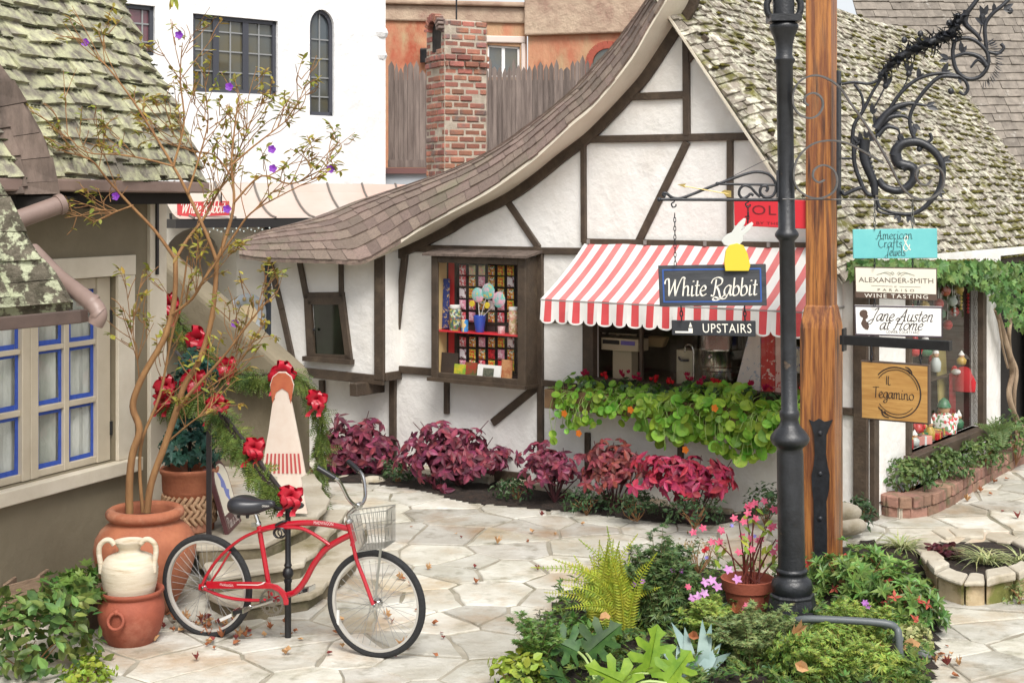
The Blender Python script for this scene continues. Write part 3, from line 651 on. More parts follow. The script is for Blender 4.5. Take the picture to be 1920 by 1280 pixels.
# dormer hood beside it, and the porch roof below
def strip_roof(cr, cl, d0, d1, rows, ncol, wdt, mt, thick=.03):
    A = catmull([P(x, y, d0) for x, y in cr], 4); B = catmull([P(x, y, d1) for x, y in cl], 4); n = min(len(A), len(B)); A = resample(A, n); B = resample(B, n)
    L = sum((b - a).length for a, b in zip(A, A[1:]))
    def Sx(u, v):
        i = min(max(u / L, 0), 1) * (n - 1); k = min(int(i), n - 2); f = i - k
        return B[k].lerp(B[k + 1], f).lerp(A[k].lerp(A[k + 1], f), 1 - v)
    m = MB()
    for i in range(12): m.poly([Sx(L * (i + x) / 12, y) for x, y in ((0, 0), (1, 0), (1, 1), (0, 1))])
    flip = (Sx(.1, 0) - Sx(0, 0)).cross(Sx(0, .1) - Sx(0, 0)).y > 0
    shingles(m, (lambda u, v: Sx(L - u, v)) if flip else Sx, rows, (0.0, L), wdt, thick, 1.2, .35, .5, .15)
    # thickness: an edge down the eave and a closed back
    for i in range(12):
        a, b = Sx(L * i / 12, 0), Sx(L * (i + 1) / 12, 0); e = V((-.02, .06, -.05)); m.poly([a, b, b + e, a + e])
        c, d = Sx(L * i / 12, 1), Sx(L * (i + 1) / 12, 1); m.poly([a + e, b + e, d + V((0, .3, -.1)), c + V((0, .3, -.1))])
    return m
mb = strip_roof([(-12, 95), (0, 121), (44, 188), (64, 222), (86, 265), (99, 312), (111, 364)], [(-160, 130), (-150, 160), (-120, 220), (-110, 260), (-95, 300), (-85, 340), (-70, 366)], 9.15, 8.9, 3, 8, .17, M_shake)
mb.build('dormer_hood', M_shake, tan)
mb = MB(); mb.aabox(P(-90, 0, 9.2).x, P(108, 0, 9.2).x, 9.1, 9.9, P(0, 392, 9.2).z, P(0, 368, 9.2).z); mb.build('hood_soffit', M_dark, tan)
mb = MB(); a_, b_ = P(0, 424, 8.7), P(116, 382, 9.0); mb.tube([a_, b_], .058, 14); mb.tube([b_ - (b_ - a_).normalized() * .035, b_ + (b_ - a_).normalized() * .006], .066, 14); mb.build('downspout', M_gutter, tan, smooth=50)
mb = strip_roof([(0, 345), (20, 375), (45, 430), (75, 480), (100, 503), (137, 566)], [(-190, 330), (-185, 380), (-180, 440), (-170, 490), (-165, 540), (-160, 590)], 8.25, 8.05, 3, 6, .2, M_cedar, .04)
mb.build('porch_roof', mat('crusted_cedar', rgb(120, 112, 98, .8), rgb(74, 70, 56, .8), 10, .95, .9, 40, isl=.15, c3=rgb(186, 190, 160, .8), sc3=9, lo3=.5, hi3=.55, bdist=.02), tan)
mb = MB(); a0, a1 = P(-60, 612, 7.75), P(166, 591, 8.15); mb.bar(a0, a1, .075, .085, (-.2, -1, 0)); mb.build('porch_gutter', M_gutter2, tan, bevel=.006)
mb = MB(); mb.tube(catmull([P(60, 470, 8.6), P(110, 520, 8.45), P(150, 551, 8.3), P(176, 572, 8.22), P(185, 590, 8.2), P(178, 607, 8.2)], 4), .05, 14)
for q in ((172, 567, 8.23), (184, 588, 8.2)): mb.tube([P(q[0] - 3, q[1] - 2, q[2]), P(q[0] + 3, q[1] + 3, q[2])], .056, 14)
mb.build('downspout', M_gutter, tan, smooth=60)
mb = MB(); mb.box(LW.sz(.12, 2.55, .035), LW.u * .012, LW.n * .012, V((0, 0, .3)))
mb.build('cable', M_black, tan)
# ================================================================ white building behind, with its shop below
wbd = thing('white_building', 'bright white stucco building with dark casement windows above a faded copper canopy', 'building', WB.sz(0, 0))
def wst(*q): return WB.st(*q)
e_r = wst(723, 200)[0]; e_l = wst(225, 200)[0]
w3 = [wst(*q) for q in ((362, 172), (521, 178), (521, 40), (362, 25))]
wl_ = [wst(*q) for q in ((225, 108), (291, 104), (291, 12), (225, 5))]
arc = [wst(581, 216), wst(627, 217)]; ctr = (wst(604, 50)); rad = (arc[1][0] - arc[0][0]) / 2; zc = wst(604, 52)[1]; xm = (arc[0][0] + arc[1][0]) / 2
zB = arc[0][1]
arch = [(xm - rad, zB), (xm + rad, zB)] + [(xm + rad * math.cos(t), zc + rad * 1.25 * math.sin(t)) for t in np.linspace(0, math.pi, 13)]
sal = [wst(318, 690), wst(440, 690)]; xa = (wst(310, 500)[0] + wst(440, 500)[0]) / 2; ra = (wst(440, 500)[0] - wst(305, 500)[0]) / 2; za = wst(400, 480)[1]
alcove = [(xa - ra, 0.02), (xa + ra, .02)] + [(xa + ra * math.cos(t), za + ra * .75 * math.sin(t)) for t in np.linspace(0, math.pi, 13)]
mb = MB(); zsp = wst(400, 345)[1]
wall(mb, WB, [(e_l - 2, zsp), (e_r, zsp), (e_r, 7.5), (e_l - 2, 7.5)], [w3, wl_, arch], 0, .16)
wall(mb, Plane(WB.sz(e_r, 0), (-.641, .767, 0), (.767, .641, 0)), rect(0, 5, 0, 7.5))
for z, yy in ((.055, 62), (.04, 104)):
    c = WB.sz(e_r, wst(723, yy)[1], -.1); mb.ball(c - WB.u * .07, .1 + z, 10, 0, (1, 1, .8))
mb.build('wall', M_white, wbd)
mb = MB(); wall(mb, WB, [(e_l - 2, 0), (e_r, 0), (e_r, zsp), (e_l - 2, zsp)], [alcove], .02, .6); mb.build('shop_wall', mat('ivory_plaster', rgb(236, 231, 220, .8), rgb(228, 222, 208, .8), 2, .85, .15, 20), wbd)
mb = MB(); mb.poly([WB.sz(a, b, -.5) for a, b in rect(xa - ra - .1, xa + ra + .1, 0, za + ra)]); mb.build('alcove', mat('grey_alcove', rgb(176, 168, 158, .6), rough=.9), wbd)
def frame_window(pl, par, loop, cols, rows, fw=.055, mw=.018, splits=(), off=-.1, mf=M_sash, mp=M_farpane):
    a0, a1 = min(q[0] for q in loop), max(q[0] for q in loop); z0, z1 = min(q[1] for q in loop), max(q[1] for q in loop)
    m = MB(); n = len(loop); c = V((sum(q[0] for q in loop) / n, sum(q[1] for q in loop) / n, 0))
    for i in range(n):
        p, q = loop[i], loop[(i + 1) % n]; m.bar(pl.sz(*p, off), pl.sz(*q, off), fw * 2, .05, pl.n)
    def top(a):                                         # clip bars to a sloping or arched head
        zs = []
        for i in range(n):
            p, q = loop[i], loop[(i + 1) % n]
            if (p[0] - a) * (q[0] - a) <= 0 and abs(p[0] - q[0]) > 1e-6: zs.append(p[1] + (q[1] - p[1]) * (a - p[0]) / (q[0] - p[0]))
        return (min(zs), max(zs)) if zs else (z0, z1)
    for s_ in splits: a = a0 + (a1 - a0) * s_; lo, hi = top(a); prect(m, pl, a - fw * .8, a + fw * .8, lo, hi, off, off + .045)
    fr = m.build('window', mf, par); m = MB()
    for k in cols: a = a0 + (a1 - a0) * k; lo, hi = top(a); prect(m, pl, a - mw / 2, a + mw / 2, lo, hi, off, off + .03)
    for k in rows:
        z = z0 + (z1 - z0) * k; prect(m, pl, a0, a1, z - mw / 2, z + mw / 2, off, off + .028)
    if m.v: m.build('glazing_bar', mat('pale_lead_bar', rgb(150, 152, 152, .8), rough=.5), fr)
    m = MB(); m.poly([pl.sz(a, b, off + .008) for a, b in loop]); m.build('pane', mp, fr)
    return fr
frame_window(WB, wbd, w3, (.13, .46, .80), (.28, .55, .8), splits=(.285, .635))
frame_window(WB, wbd, arch, (.5,), (.18, .36, .54, .72))
frame_window(WB, wbd, wl_, (.3, .7), (.33, .66), mp=mat('rosy_pane', rgb(150, 96, 104, .6), rgb(110, 84, 92, .6), 2, .08, spec=.8))
mb = MB(); n = 40; cp = []
for i in range(n + 1):
    a = wst(300, 400)[0] + (wst(760, 400)[0] - wst(300, 400)[0]) * i / n
    row = []
    for j in range(7):
        t = j / 6; row.append(WB.sz(a - t * .15, zsp + .02 - (1 - (1 - t) ** 1.7) * .48 * 1.0, .02 + .85 * t ** 1.15))
    cp.append(row)
for i in range(n):
    for j in range(6): mb.poly([cp[i][j], cp[i][j + 1], cp[i + 1][j + 1], cp[i + 1][j]])
can = mb.build('canopy', M_copper, wbd, smooth=60)
mb = MB()
for i in range(2, n, 6): mb.tube([p + V((0, -.01, .012)) for p in cp[i]], .016, 5)
mb.build('standing_seam', mat('dark_seam', rgb(120, 112, 106, .8), rough=.6), can)
mb = MB(); zc_ = cp[0][6].z; prect(mb, WB, wst(300, 400)[0] - .2, wst(760, 400)[0], zc_ - .12, zc_ - .005, .55, .86); mb.build('canopy_fascia', mat('dark_fascia', rgb(44, 42, 42, .8), rough=.6), wbd)
mb = MB(); da, db = wst(500, 500)[0], wst(700, 500)[0]; zt = wst(520, 412)[1]
for a in (da, (da + db) / 2, db): prect(mb, WB, a - .05, a + .05, 0, zt, .03, .12)
for z in (.1, .9, 1.7, zt - .06): prect(mb, WB, da, db, z - .03, z + .03, .03, .10)
dr = mb.build('shopfront', mat('blue_black_frame', rgb(48, 54, 64, .8), rough=.5), wbd); mb = MB(); mb.poly([WB.sz(a, b, .05) for a, b in rect(da, db, 0, zt)]); mb.build('pane', M_farpane, dr)
for k in range(70):
    a = wst(320, 400)[0] + k * .055; z = zc_ - .13 - .02 * (k % 3); mb = MB(); mb.ball(WB.sz(a, z, .88), .012, 5); mb.build('fairy_light', mat('pale_bulb', rgb(190, 200, 196), rough=.3), wbd)
# ================================================================ behind: orange building, fence, chimney, grey roof
ob = thing('orange_building', 'weathered orange stucco building behind the fence with white framed window', 'building', (-1, 27, 0))
OB = Plane((P(725, 380, 27).x, 27, 0), (.985, .17, 0), (.17, -.985, 0)); oc = OB.st(988, 60)[0]
OB2 = Plane(OB.sz(oc, 0, .12), (.97, -.24, 0), (-.24, -.97, 0))
wq = [OB.st(*q) for q in ((914, 145), (975, 145), (975, 88), (914, 84))]
mb = MB(); wall(mb, OB, rect(-3, oc, 0, OB.st(850, 42)[1]), [wq], 0, .2); wall(mb, OB2, rect(0, 4.5, 0, OB2.st(1050, 66)[1]), (), 0); mb.build('wall', M_orange, ob)
mb = MB(); prect(mb, OB, -3, oc + .1, OB.st(850, 42)[1], OB.st(850, 12)[1], -.3, .06); prect(mb, OB, -3, oc + .2, OB.st(850, 12)[1], OB.st(850, 3)[1], -.4, .16)
prect(mb, OB2, -.05, 4.5, OB2.st(1050, 66)[1], OB2.st(1050, -40)[1], -.4, .12); mb.build('parapet', M_parapet, ob, bevel=.03)
frame_window(OB, ob, wq, (), (), fw=.04, splits=(.5,), mf=mat('white_frame', rgb(240, 240, 238, .85), rough=.5))
mb = MB(); a_ = OB.st(905, 80)[0]; b_ = OB.st(985, 80)[0]; prect(mb, OB, a_, b_, OB.st(945, 84)[1] + .03, OB.st(945, 68)[1], 0, .05); prect(mb, OB, a_, wq[0][0] - .02, OB.st(945, 150)[1], OB.st(945, 84)[1] + .03, 0, .045); prect(mb, OB, wq[1][0] + .02, b_, OB.st(945, 150)[1], OB.st(945, 84)[1] + .03, 0, .045); mb.build('plaster_patch', mat('pinkish_plaster', rgb(230, 214, 204, .8), rough=.9), ob, bevel=.03)
aw = OB2.st(1140, 130); ar = .36
loop = [(aw[0] + ar, aw[1] - .8)] + [(aw[0] + ar * math.cos(t), aw[1] + .1 + ar * math.sin(t)) for t in np.linspace(0, math.pi, 13)] + [(aw[0] - ar, aw[1] - .8)]
frame_window(OB2, ob, loop, (), (), fw=.07, off=.01, mf=mat('red_arch', rgb(170, 84, 64, .8), rough=.7))
mb = MB(); c = OB.at(798, 104, .2); mb.box(c, (.1, 0, 0), (0, .1, .02), (0, -.02, .13)); mb.tube([c + V((0, 0, -.1)), c + V((0, .2, -.2))], .02, 6); mb.build('floodlight', M_black, ob, bevel=.02)
mb = MB(); dF = 21.5; x = P(728, 0, dF).x; xe = P(1240, 0, dF).x
while x < xe:
    wd = random.uniform(.055, .10); ht = P(0, 126 + random.uniform(-9, 8), dF).z - max(0, (x - P(850, 0, dF).x)) * -.03
    y = dF + random.uniform(-.012, .012); zb2 = P(0, 300, dF).z
    mb.prism([(x, y, zb2), (x + wd - .004, y, zb2), (x + wd - .004, y, ht - .05), (x + wd * .5, y, ht + random.uniform(0, .06)), (x, y, ht - random.uniform(0.02, .07))], (0, .02, 0)); x += wd
fn = thing('picket_fence', 'tall weathered grey board fence with ragged tops behind the brick chimney', 'fence', (0, dF, P(0, 300, dF).z))
mb.aabox(P(728, 0, dF).x, xe, dF + .035, dF + .045, P(0, 300, dF).z, P(0, 150, dF).z); mb.build('board', M_fence, fn)
mb = MB(); mb.aabox(P(728, 0, dF).x, xe, dF - .06, dF + .06, P(0, 314, dF).z, P(0, 300, dF).z); mb.build('rail', M_fence, fn)
lw = MB(); lw.aabox(P(715, 0, dF).x, xe, dF - .05, dF + .4, 0, P(0, 326, dF).z); lw.aabox(P(715, 0, dF).x, xe, dF - .12, dF + .4, P(0, 326, dF).z, P(0, 315, dF).z, 1)
tag(lw.build('retaining_wall', [mat('blue_grey_wall', rgb(190, 196, 202, .75), rough=.9), mat('red_brown_cap', rgb(120, 84, 80, .75), rough=.8)], loc=(0, dF, 0)), 'pale blue grey retaining wall with red brown cap under the board fence', 'wall')
mb = MB(); gr = Plane((P(1700, 0, 21).x, 21, 0), (.93, .36, 0), (.36, -.93, 0))
def Sgrey(u, v): return V((P(1690, 0, 21).x, 21, P(0, 330, 21).z)) + V((.97, .24, .03)) * u + V((-.5, 1.6, 3.4)) * v
mb.poly([Sgrey(u, v) for u, v in ((0, 0), (5, 0), (5, 1), (0, 1))]); shingles(mb, Sgrey, 26, (0.0, 5.0), .22, .02, 1.2, .4, .4, .06)
gh = thing('grey_roofed_house', 'grey shingled roof of the house rising behind the mossy roof', 'house', (P(1850, 0, 21).x, 22, 0)); mb.build('roof', M_grey_sh, gh)
mb = MB(); q = [Sgrey(u, 0) for u in (0.05, 4.95)]; mb.poly([(q[0].x, q[0].y + .2, 0), (q[1].x, q[1].y + .2, 0), q[1] + V((0, .2, .1)), q[0] + V((0, .2, .1))]); mb.build('wall', M_tan, gh)
# chimney: separate bricks round a mortar core
ch = thing('brick_chimney', 'old red brick chimney with a small arched opening near its top', 'chimney', P(850, 380, 17.8) - V((0, 0, CAMH)))
Q = P(834, 380, 17.6); Q.z = 0; rx = V((math.cos(R(28)), math.sin(R(28)), 0)); ry = V((-math.sin(R(28)), math.cos(R(28)), 0)); LX, LY = .57, .52
ztop = P(0, 44, 17.7).z; zlow = 2.2; rh = .0845
mb = MB(); c = Q + rx * LX / 2 + ry * LY / 2
mb.box(c + V((0, 0, (zlow + ztop - .02) / 2)), rx * (LX / 2 + .006), ry * (LY / 2 + .006), V((0, 0, (ztop - .02 - zlow) / 2)), 0)
mb.box(c + V((0, 0, zlow / 2)), rx * LX / 2, ry * LY / 2, V((0, 0, zlow / 2)), 0)
mb.build('mortar_core', M_bmort, ch)
mb = MB(); zo0, zo1 = P(0, 98, 17.8).z, P(0, 60, 17.8).z; ow = .125; oy = LY * .42
def brick(o, dx, L, out, z, h): mb.box(o + dx * (L / 2) + V((0, 0, z + h / 2)), dx * (L / 2), out * .05, V((0, 0, h / 2)))
z = zlow; r = 0
while z < ztop - .03:
    for o, dx, tot, out, sec in ((Q, rx, LX, -ry, 0), (Q, ry, LY, -rx, 1), (Q + rx * LX, ry, LY, rx, 2), (Q + ry * LY, rx, LX, ry, 3)):
        x = -.1 * (r % 2) - random.uniform(0, .03)
        while x < tot:
            L = random.uniform(.15, .21); a, b = max(x, 0), min(x + L, tot); x += L + .022
            if b - a < .03: continue
            if sec == 1 and zo0 - .02 < z < zo1 + .17 and a < oy + ow and b > oy - ow:
                if a < oy - ow - .03: b = oy - ow
                elif b > oy + ow + .03: a = oy + ow
                else: continue
                if z > zo1: continue
            j = random.uniform(-.010, .012) + (.03 if abs(z - P(0, 120, 17.8).z) < .06 else 0)
            brick(o - out * (.03 - j), dx * 1, 0, out, 0, 0) if False else mb.box(o - out * (.035 - j) + dx * ((a + b) / 2) + V((0, 0, z + rh / 2 - .006 + random.uniform(-.003, .003))), dx * ((b - a) / 2), out * .05, V((0, 0, rh / 2 - .011)))
    z += rh; r += 1
for k in range(11):                                  # brick arch over the opening
    t = math.pi * (k + .5) / 11; cc = Q + ry * (oy + (ow + .05) * math.cos(t)) - rx * .0 + V((0, 0, zo1 + (ow + .05) * math.sin(t)))
    rd = ry * math.cos(t) + V((0, 0, math.sin(t))); tg = ry * -math.sin(t) + V((0, 0, math.cos(t)))
    mb.box(cc - rx * .03, rd * .05, tg * .019, rx * .055)
mb.build('brickwork', M_brick, ch, bevel=.008, seg=1)
mb = MB(); loop = [(oy - ow, zo0), (oy + ow, zo0)] + [(oy + ow * math.cos(t), zo1 + ow * math.sin(t)) for t in np.linspace(0, math.pi, 9)]
mb.prism([Q - rx * -.0 + ry * a + V((0, 0, b)) - rx * -.001 - rx * .0 for a, b in loop], -rx * .002 + rx * -.0); mb.v = [(x - rx.x * .010, y - rx.y * .010, z) for x, y, z in mb.v]; mb.build('flue_opening', mat('flue_shade', rgb(90, 82, 76, .4), rgb(40, 36, 34, .4), 6, .95), ch)  # flat dark panel: the shade inside the opening is put into its colour
mb = MB(); mb.box(c + V((0, 0, ztop + .01)), rx * (LX / 2 - .03), ry * (LY / 2 - .02), V((0, 0, .035))); mb.build('mortar_cap', M_bmort, ch, bevel=.02)
mb = MB(); mb.tube([c + V((.0, 0, ztop)), c + V((0, 0, ztop + 1.2))], .012, 6); mb.build('rod', M_black, ch)
# ================================================================ stair wall, steps, handrail
SW = Plane((P(552, 0, 12.85).x, 12.85, 0), (-.914, .407, 0), (-.407, -.914, 0))
mb = MB(); mb.prism([SW.sz(a, z) for a, z in ((0, 0), (0, 1.24), (.06, 1.30), (3.2, 3.5), (3.2, 0))], SW.n * -.32)
tag(mb.build('stair_wall', M_tan, loc=SW.sz(0, 0), bevel=.09, seg=4), 'tan stucco stair wall sloping down behind the garland and red bows', 'wall')
st = thing('stone_steps', 'low flagstone steps beside the bicycle leading to the landing', 'steps', (-1.8, 10, 0))
M_step = mat('step_stone', rgb(214, 206, 188, .74), rgb(186, 174, 152, .74), 2.4, .85, .6, 18, c3=rgb(136, 124, 84, .7), sc3=1.4, lo3=.54, hi3=.7, bdist=.02)
M_riser = mat('riser_stone', rgb(150, 138, 112, .66), rgb(112, 102, 82, .66), 4, .9, .8, 14, c3=rgb(88, 88, 48, .66), sc3=2.5, lo3=.5, hi3=.66, bdist=.03)
def slab(pts, z0, z1, ov=.02):
    m = MB(); q = []
    for a, b in zip(pts, pts[1:] + pts[:1]):
        n = max(1, int(math.hypot(b[0] - a[0], b[1] - a[1]) / .16))
        for i in range(n): q.append((a[0] + (b[0] - a[0]) * i / n + random.uniform(-.02, .02), a[1] + (b[1] - a[1]) * i / n + random.uniform(-.02, .02)))
    m.prism([(x, y, z0) for x, y in q], (0, 0, z1 - z0)); return m
T1 = [(-1.83, 9.47), (-1.60, 9.58), (-1.37, 9.73), (-1.25, 10.2), (-1.18, 10.63), (-1.2, 11.9), (-2.2, 11.9), (-2.12, 9.75)]
T2 = [(-2.05, 9.72), (-1.75, 9.9), (-1.49, 10.11), (-1.42, 10.6), (-1.40, 11.03), (-1.38, 11.85), (-2.35, 11.85), (-2.16, 10.0)]
T3 = [(-2.24, 10.06), (-1.98, 10.1), (-1.76, 10.2), (-1.6, 10.6), (-1.5, 11.0), (-1.5, 11.7), (-1.78, 12.80), (-3.1, 13.3), (-2.9, 11.2), (-2.62, 10.7), (-2.3, 10.4)]
for T, z0, z1 in ((T1, -.02, .13), (T2, .1, .25), (T3, .2, .37)):
    tc_ = (sum(p[0] for p in T) / len(T), sum(p[1] for p in T) / len(T)); slab([(tc_[0] + (x - tc_[0]) * .96, tc_[1] + (y - tc_[1]) * .98) for x, y in T], z0, z1 - .045).build('riser', M_riser, st, bevel=.012); slab(T, z1 - .044, z1).build('tread', M_step, st, bevel=.012)
for T, z in ((T1, .13), (T2, .25), (T3, .37)):
    m = MB(); xs = [p[0] for p in T]; ys = [p[1] for p in T]
    def inside(x, y):
        c = False
        for (x1, y1), (x2, y2) in zip(T, T[1:] + T[:1]):
            if (y1 > y) != (y2 > y) and x < (x2 - x1) * (y - y1) / (y2 - y1) + x1: c = not c
        return c
    for c, poly in voronoi_stones(min(xs), max(xs), min(ys), max(ys), .42, .34, inside):
        if all(inside(*q) for q in poly): add_stone(m, c, poly, z, .010)
    if m.v: m.build('flagstone', M_flag, st)
M_ptpost = mat('dark_painted_steel', rgb(52, 44, 44, .9), rgb(40, 34, 34, .9), 10, .5)
hr = thing('handrail', 'dark steel handrail post by the woven pot carrying the lower garland', 'handrail', P(392, 1015, 10.16))
mb = MB(); a = P(392, 1014, 10.16); b = P(392, 690, 10.16); mb.box((a + b) / 2, (.017, 0, 0), (0, .017, 0), (b - a) / 2); mb.build('post', M_ptpost, hr)
rail = [P(330, 660, 10.9), P(392, 745, 10.16), P(460, 830, 9.6), P(535, 930, 9.16)]
mb = MB(); mb.tube(rail, .016, 8); mb.build('rail', M_ptpost, hr)
hp = thing('hitching_post', 'slim dark post with round plate top standing behind the red bicycle', 'post', P(540, 1198, 9.13))
x, y = P(540, 0, 9.13).x, 9.13; zd = P(0, 951, 9.13).z
mb = MB(); mb.lathe((x, y, 0), [(.021, 0), (.021, .36), (.026, .37), (.026, .385), (.019, .39), (.034, .41), (.036, .425), (.030, .45), (.02, .46), (.026, .475), (.019, .49), (.017, zd)], 14); mb.build('shaft', M_black, hp, smooth=40)
mb = MB(); mb.lathe((x, y, zd), [(.075, 0), (.10, .003), (.104, .012), (.098, .02), (.08, .021), (.075, .014), (.0, .014)], 28); mb.build('plate', M_black, hp, smooth=40)
# ================================================================ terracotta and amphora
M_terra = mat('terracotta', rgb(190, 118, 84, .78), rgb(164, 96, 68, .78), 5, .8, .25, 40, c3=rgb(208, 156, 126, .78), sc3=2.6, lo3=.5, hi3=.72, c4=rgb(120, 84, 66, .75), sc4=4, lo4=.6, hi4=.72)
M_terra2 = mat('red_terracotta', rgb(172, 92, 68, .78), rgb(150, 78, 58, .78), 4, .75, .2, 50, c3=rgb(190, 124, 100, .78), sc3=3, lo3=.54, hi3=.74, c4=rgb(104, 70, 58, .75), sc4=5, lo4=.62, hi4=.74)
M_sand = mat('sandstone_glaze', rgb(228, 217, 197, .8), rgb(212, 196, 168, .8), 6, .75, .3, 60, stretch=(1, 1, 8), c3=rgb(176, 154, 122, .78), sc3=3, lo3=.58, hi3=.74)
M_weave = mat('buff_terracotta', rgb(206, 170, 134, .8), rgb(186, 146, 112, .8), 8, .8, .3, 50)
jx, jy = P(272, 0, 9.7).x, 9.7
jar = thing('terracotta_jar', 'large round terracotta jar with thick rolled rim holding the bare shrub', 'pot', (jx, jy, 0))
mb = MB(); mb.lathe((jx, jy, 0), [(.15, 0), (.20, .06), (.255, .16), (.305, .27), (.335, .38), (.342, .45), (.33, .52), (.295, .58), (.24, .625), (.222, .638), (.222, .645), (.238, .65), (.258, .668), (.264, .69), (.255, .712), (.235, .725), (.205, .722), (.195, .70), (.2, .62)], 56); mb.build('body', M_terra, jar, smooth=70)
mb = MB(); mb.lathe((jx, jy, 0), [(.215, .64), (.12, .655), (0, .66)], 24); mb.build('potting_soil', M_soil, jar)
px_, py_ = P(246, 0, 9.07).x, 9.07
pot = thing('terracotta_pot', 'squat red terracotta pot with ring handle under the cream amphora', 'pot', (px_, py_, 0))
mb = MB(); mb.lathe((px_, py_, 0), [(.13, 0), (.145, .005), (.185, .08), (.206, .16), (.21, .21), (.203, .255), (.185, .29), (.182, .30), (.198, .315), (.208, .33), (.204, .342), (.185, .34), (.17, .32), (.17, .28), (0, .275)], 48); mb.build('body', M_terra2, pot, smooth=60)
mb = MB(); c = V((px_ - .035, py_ - .212, .2)); r_ = .048
mb.tube([c + V((r_ * math.cos(t), -.02 + .012 * math.sin(t), r_ * math.sin(t))) for t in np.linspace(0, 2 * math.pi, 20, endpoint=False)], .011, 8, closed=True); mb.ball(c + V((0, -.004, .05)), .02, 8); mb.build('ring_handle', M_terra2, pot, smooth=80)
amp = thing('amphora', 'cream ridged two handled amphora standing in the squat red pot', 'amphora', (px_ - .01, py_, .275))
ax, ay = px_ - .01, py_; prof_ = [(.12, .275), (.15, .30), (.166, .36), (.176, .43), (.178, .47), (.170, .51), (.145, .545), (.10, .565), (.072, .575), (.066, .588), (.070, .605), (.085, .625), (.095, .640), (.098, .648), (.09, .65), (.075, .63), (.06, .60), (.06, .5)]
pr = []
for (r0, z0), (r1, z1) in zip(prof_[:7], prof_[1:8]):
    n = max(1, int((z1 - z0) / .009))
    for i in range(n): t = i / n; pr.append((r0 + (r1 - r0) * t + (.0018 if len(pr) % 2 else -.0008), z0 + (z1 - z0) * t))
mb = MB(); mb.lathe((ax, ay, 0), pr + prof_[7:], 48); mb.build('body', M_sand, amp, smooth=75)
for s in (-1, 1):
    mb = MB(); pts = [(s * .08, .635), (s * .105, .662), (s * .14, .662), (s * .172, .63), (s * .178, .585), (s * .172, .54), (s * .166, .50), (s * .165, .455)]
    mb.tube(catmull([(ax + p, ay - .05 + .01 * s, z) for p, z in pts], 4), [.017] * 29, 10); mb.build('handle', M_sand, amp, smooth=80)
bx, by, bz = -2.40, 10.58, .37
bp = thing('woven_pot', 'tall terracotta planter with basket weave band and plain collar on the landing', 'pot', (bx, by, bz))
mb = MB(); mb.lathe((bx, by, bz), [(.165, 0), (.18, .01), (.185, .06), (.18, .07), (.178, .27), (.19, .285), (.197, .30), (.203, .42), (.214, .43), (.218, .455), (.208, .468), (.19, .462), (.185, .40), (0, .4)], 40); mb.build('body', M_terra, bp, smooth=45)
mb = MB()
for row in range(4):
    for k in range(26):
        a0 = 2 * math.pi * (k + .5 * (row % 2)) / 26; sg = 1 if row % 2 else -1; zc = bz + .098 + row * .048
        f = lambda da, dz: V((bx + .186 * math.cos(a0 + da), by + .186 * math.sin(a0 + da), zc + dz))
        mb.tube([f(-.12, -.03 * sg), f(0, 0) + (f(0, 0) - V((bx, by, zc))).normalized() * .008, f(.12, .03 * sg)], .016, 5)
mb.build('woven_band', M_weave, bp, smooth=80)
# ================================================================ foliage helper
def fleaf(n1, c1, c2, tr=.35, isl=.25, hue=.02, rough=.5, sc=5): return mat(n1, rgb(*c1, .8), rgb(*c2, .8), sc, rough, 0, isl=isl, hue=hue, trans=tr, spec=.4)
def cloud(mb, kind, c, rad, n, L, W, up=.3, shell=.5, droop=.0, jit=.5, mi=0, flat=None, sector=None):
    """n leaves spread through a lumpy ellipsoid; they face outwards and up"""
    d = unit(rng.normal(size=(n, 3))); d[:, 2] = np.where(d[:, 2] < -.55, -d[:, 2], d[:, 2])
    r = shell + (1 - shell) * rng.random(n) ** .6
    lump = 1 + .16 * np.sin(d[:, 0] * 5 + c[0] * 7) + .14 * np.sin(d[:, 1] * 6 + d[:, 2] * 5 + c[1] * 3)
    pos = np.array(c) + d * (r * lump)[:, None] * np.array(rad)
    nr = unit(d + np.array([0, 0, up]) + jit * rng.normal(size=(n, 3)) * .6)
    t = unit(np.cross(nr, rng.normal(size=(n, 3)))); t = unit(t + .35 * d - np.array([0, 0, droop]))
    s = .65 + .7 * rng.random(n)
    mb.leaves(kind, pos, t, nr, L * s, W * s * (.85 + .3 * rng.random(n)), mi)
    return pos
def sticks(mb, base, tips, r=.006, bend=.1):
    for t in tips:
        t = V(t); m = (V(base) + t) / 2 + V(rng.normal(size=3) * bend * .5) + V((0, 0, bend * .3)); mb.tube(catmull([V(base), m, t], 3), [r * (1 - .09 * i) for i in range(7)], 5)
# topiary in the woven pot
G_ivy = fleaf('teal_ivy', (58, 104, 88), (36, 74, 66), .2, .35, .03)
tp = thing('ivy_topiary', 'dark teal ivy topiary of stacked balls in the basket weave planter', 'topiary', (bx, by, bz + .4))
mb = MB(); mb.tube([(bx, by, bz + .38), (bx + .01, by, bz + 1.2)], .014, 6); mb.build('stem', M_soil, tp)
mb = MB(); cloud(mb, 'ivy', (bx + .01, by, bz + .60), (.22, .22, .21), 520, .06, .055, .2, .8); cloud(mb, 'ivy', (bx + .04, by, bz + 1.12), (.15, .15, .2), 300, .055, .05, .2, .75); mb.build('foliage', G_ivy, tp)
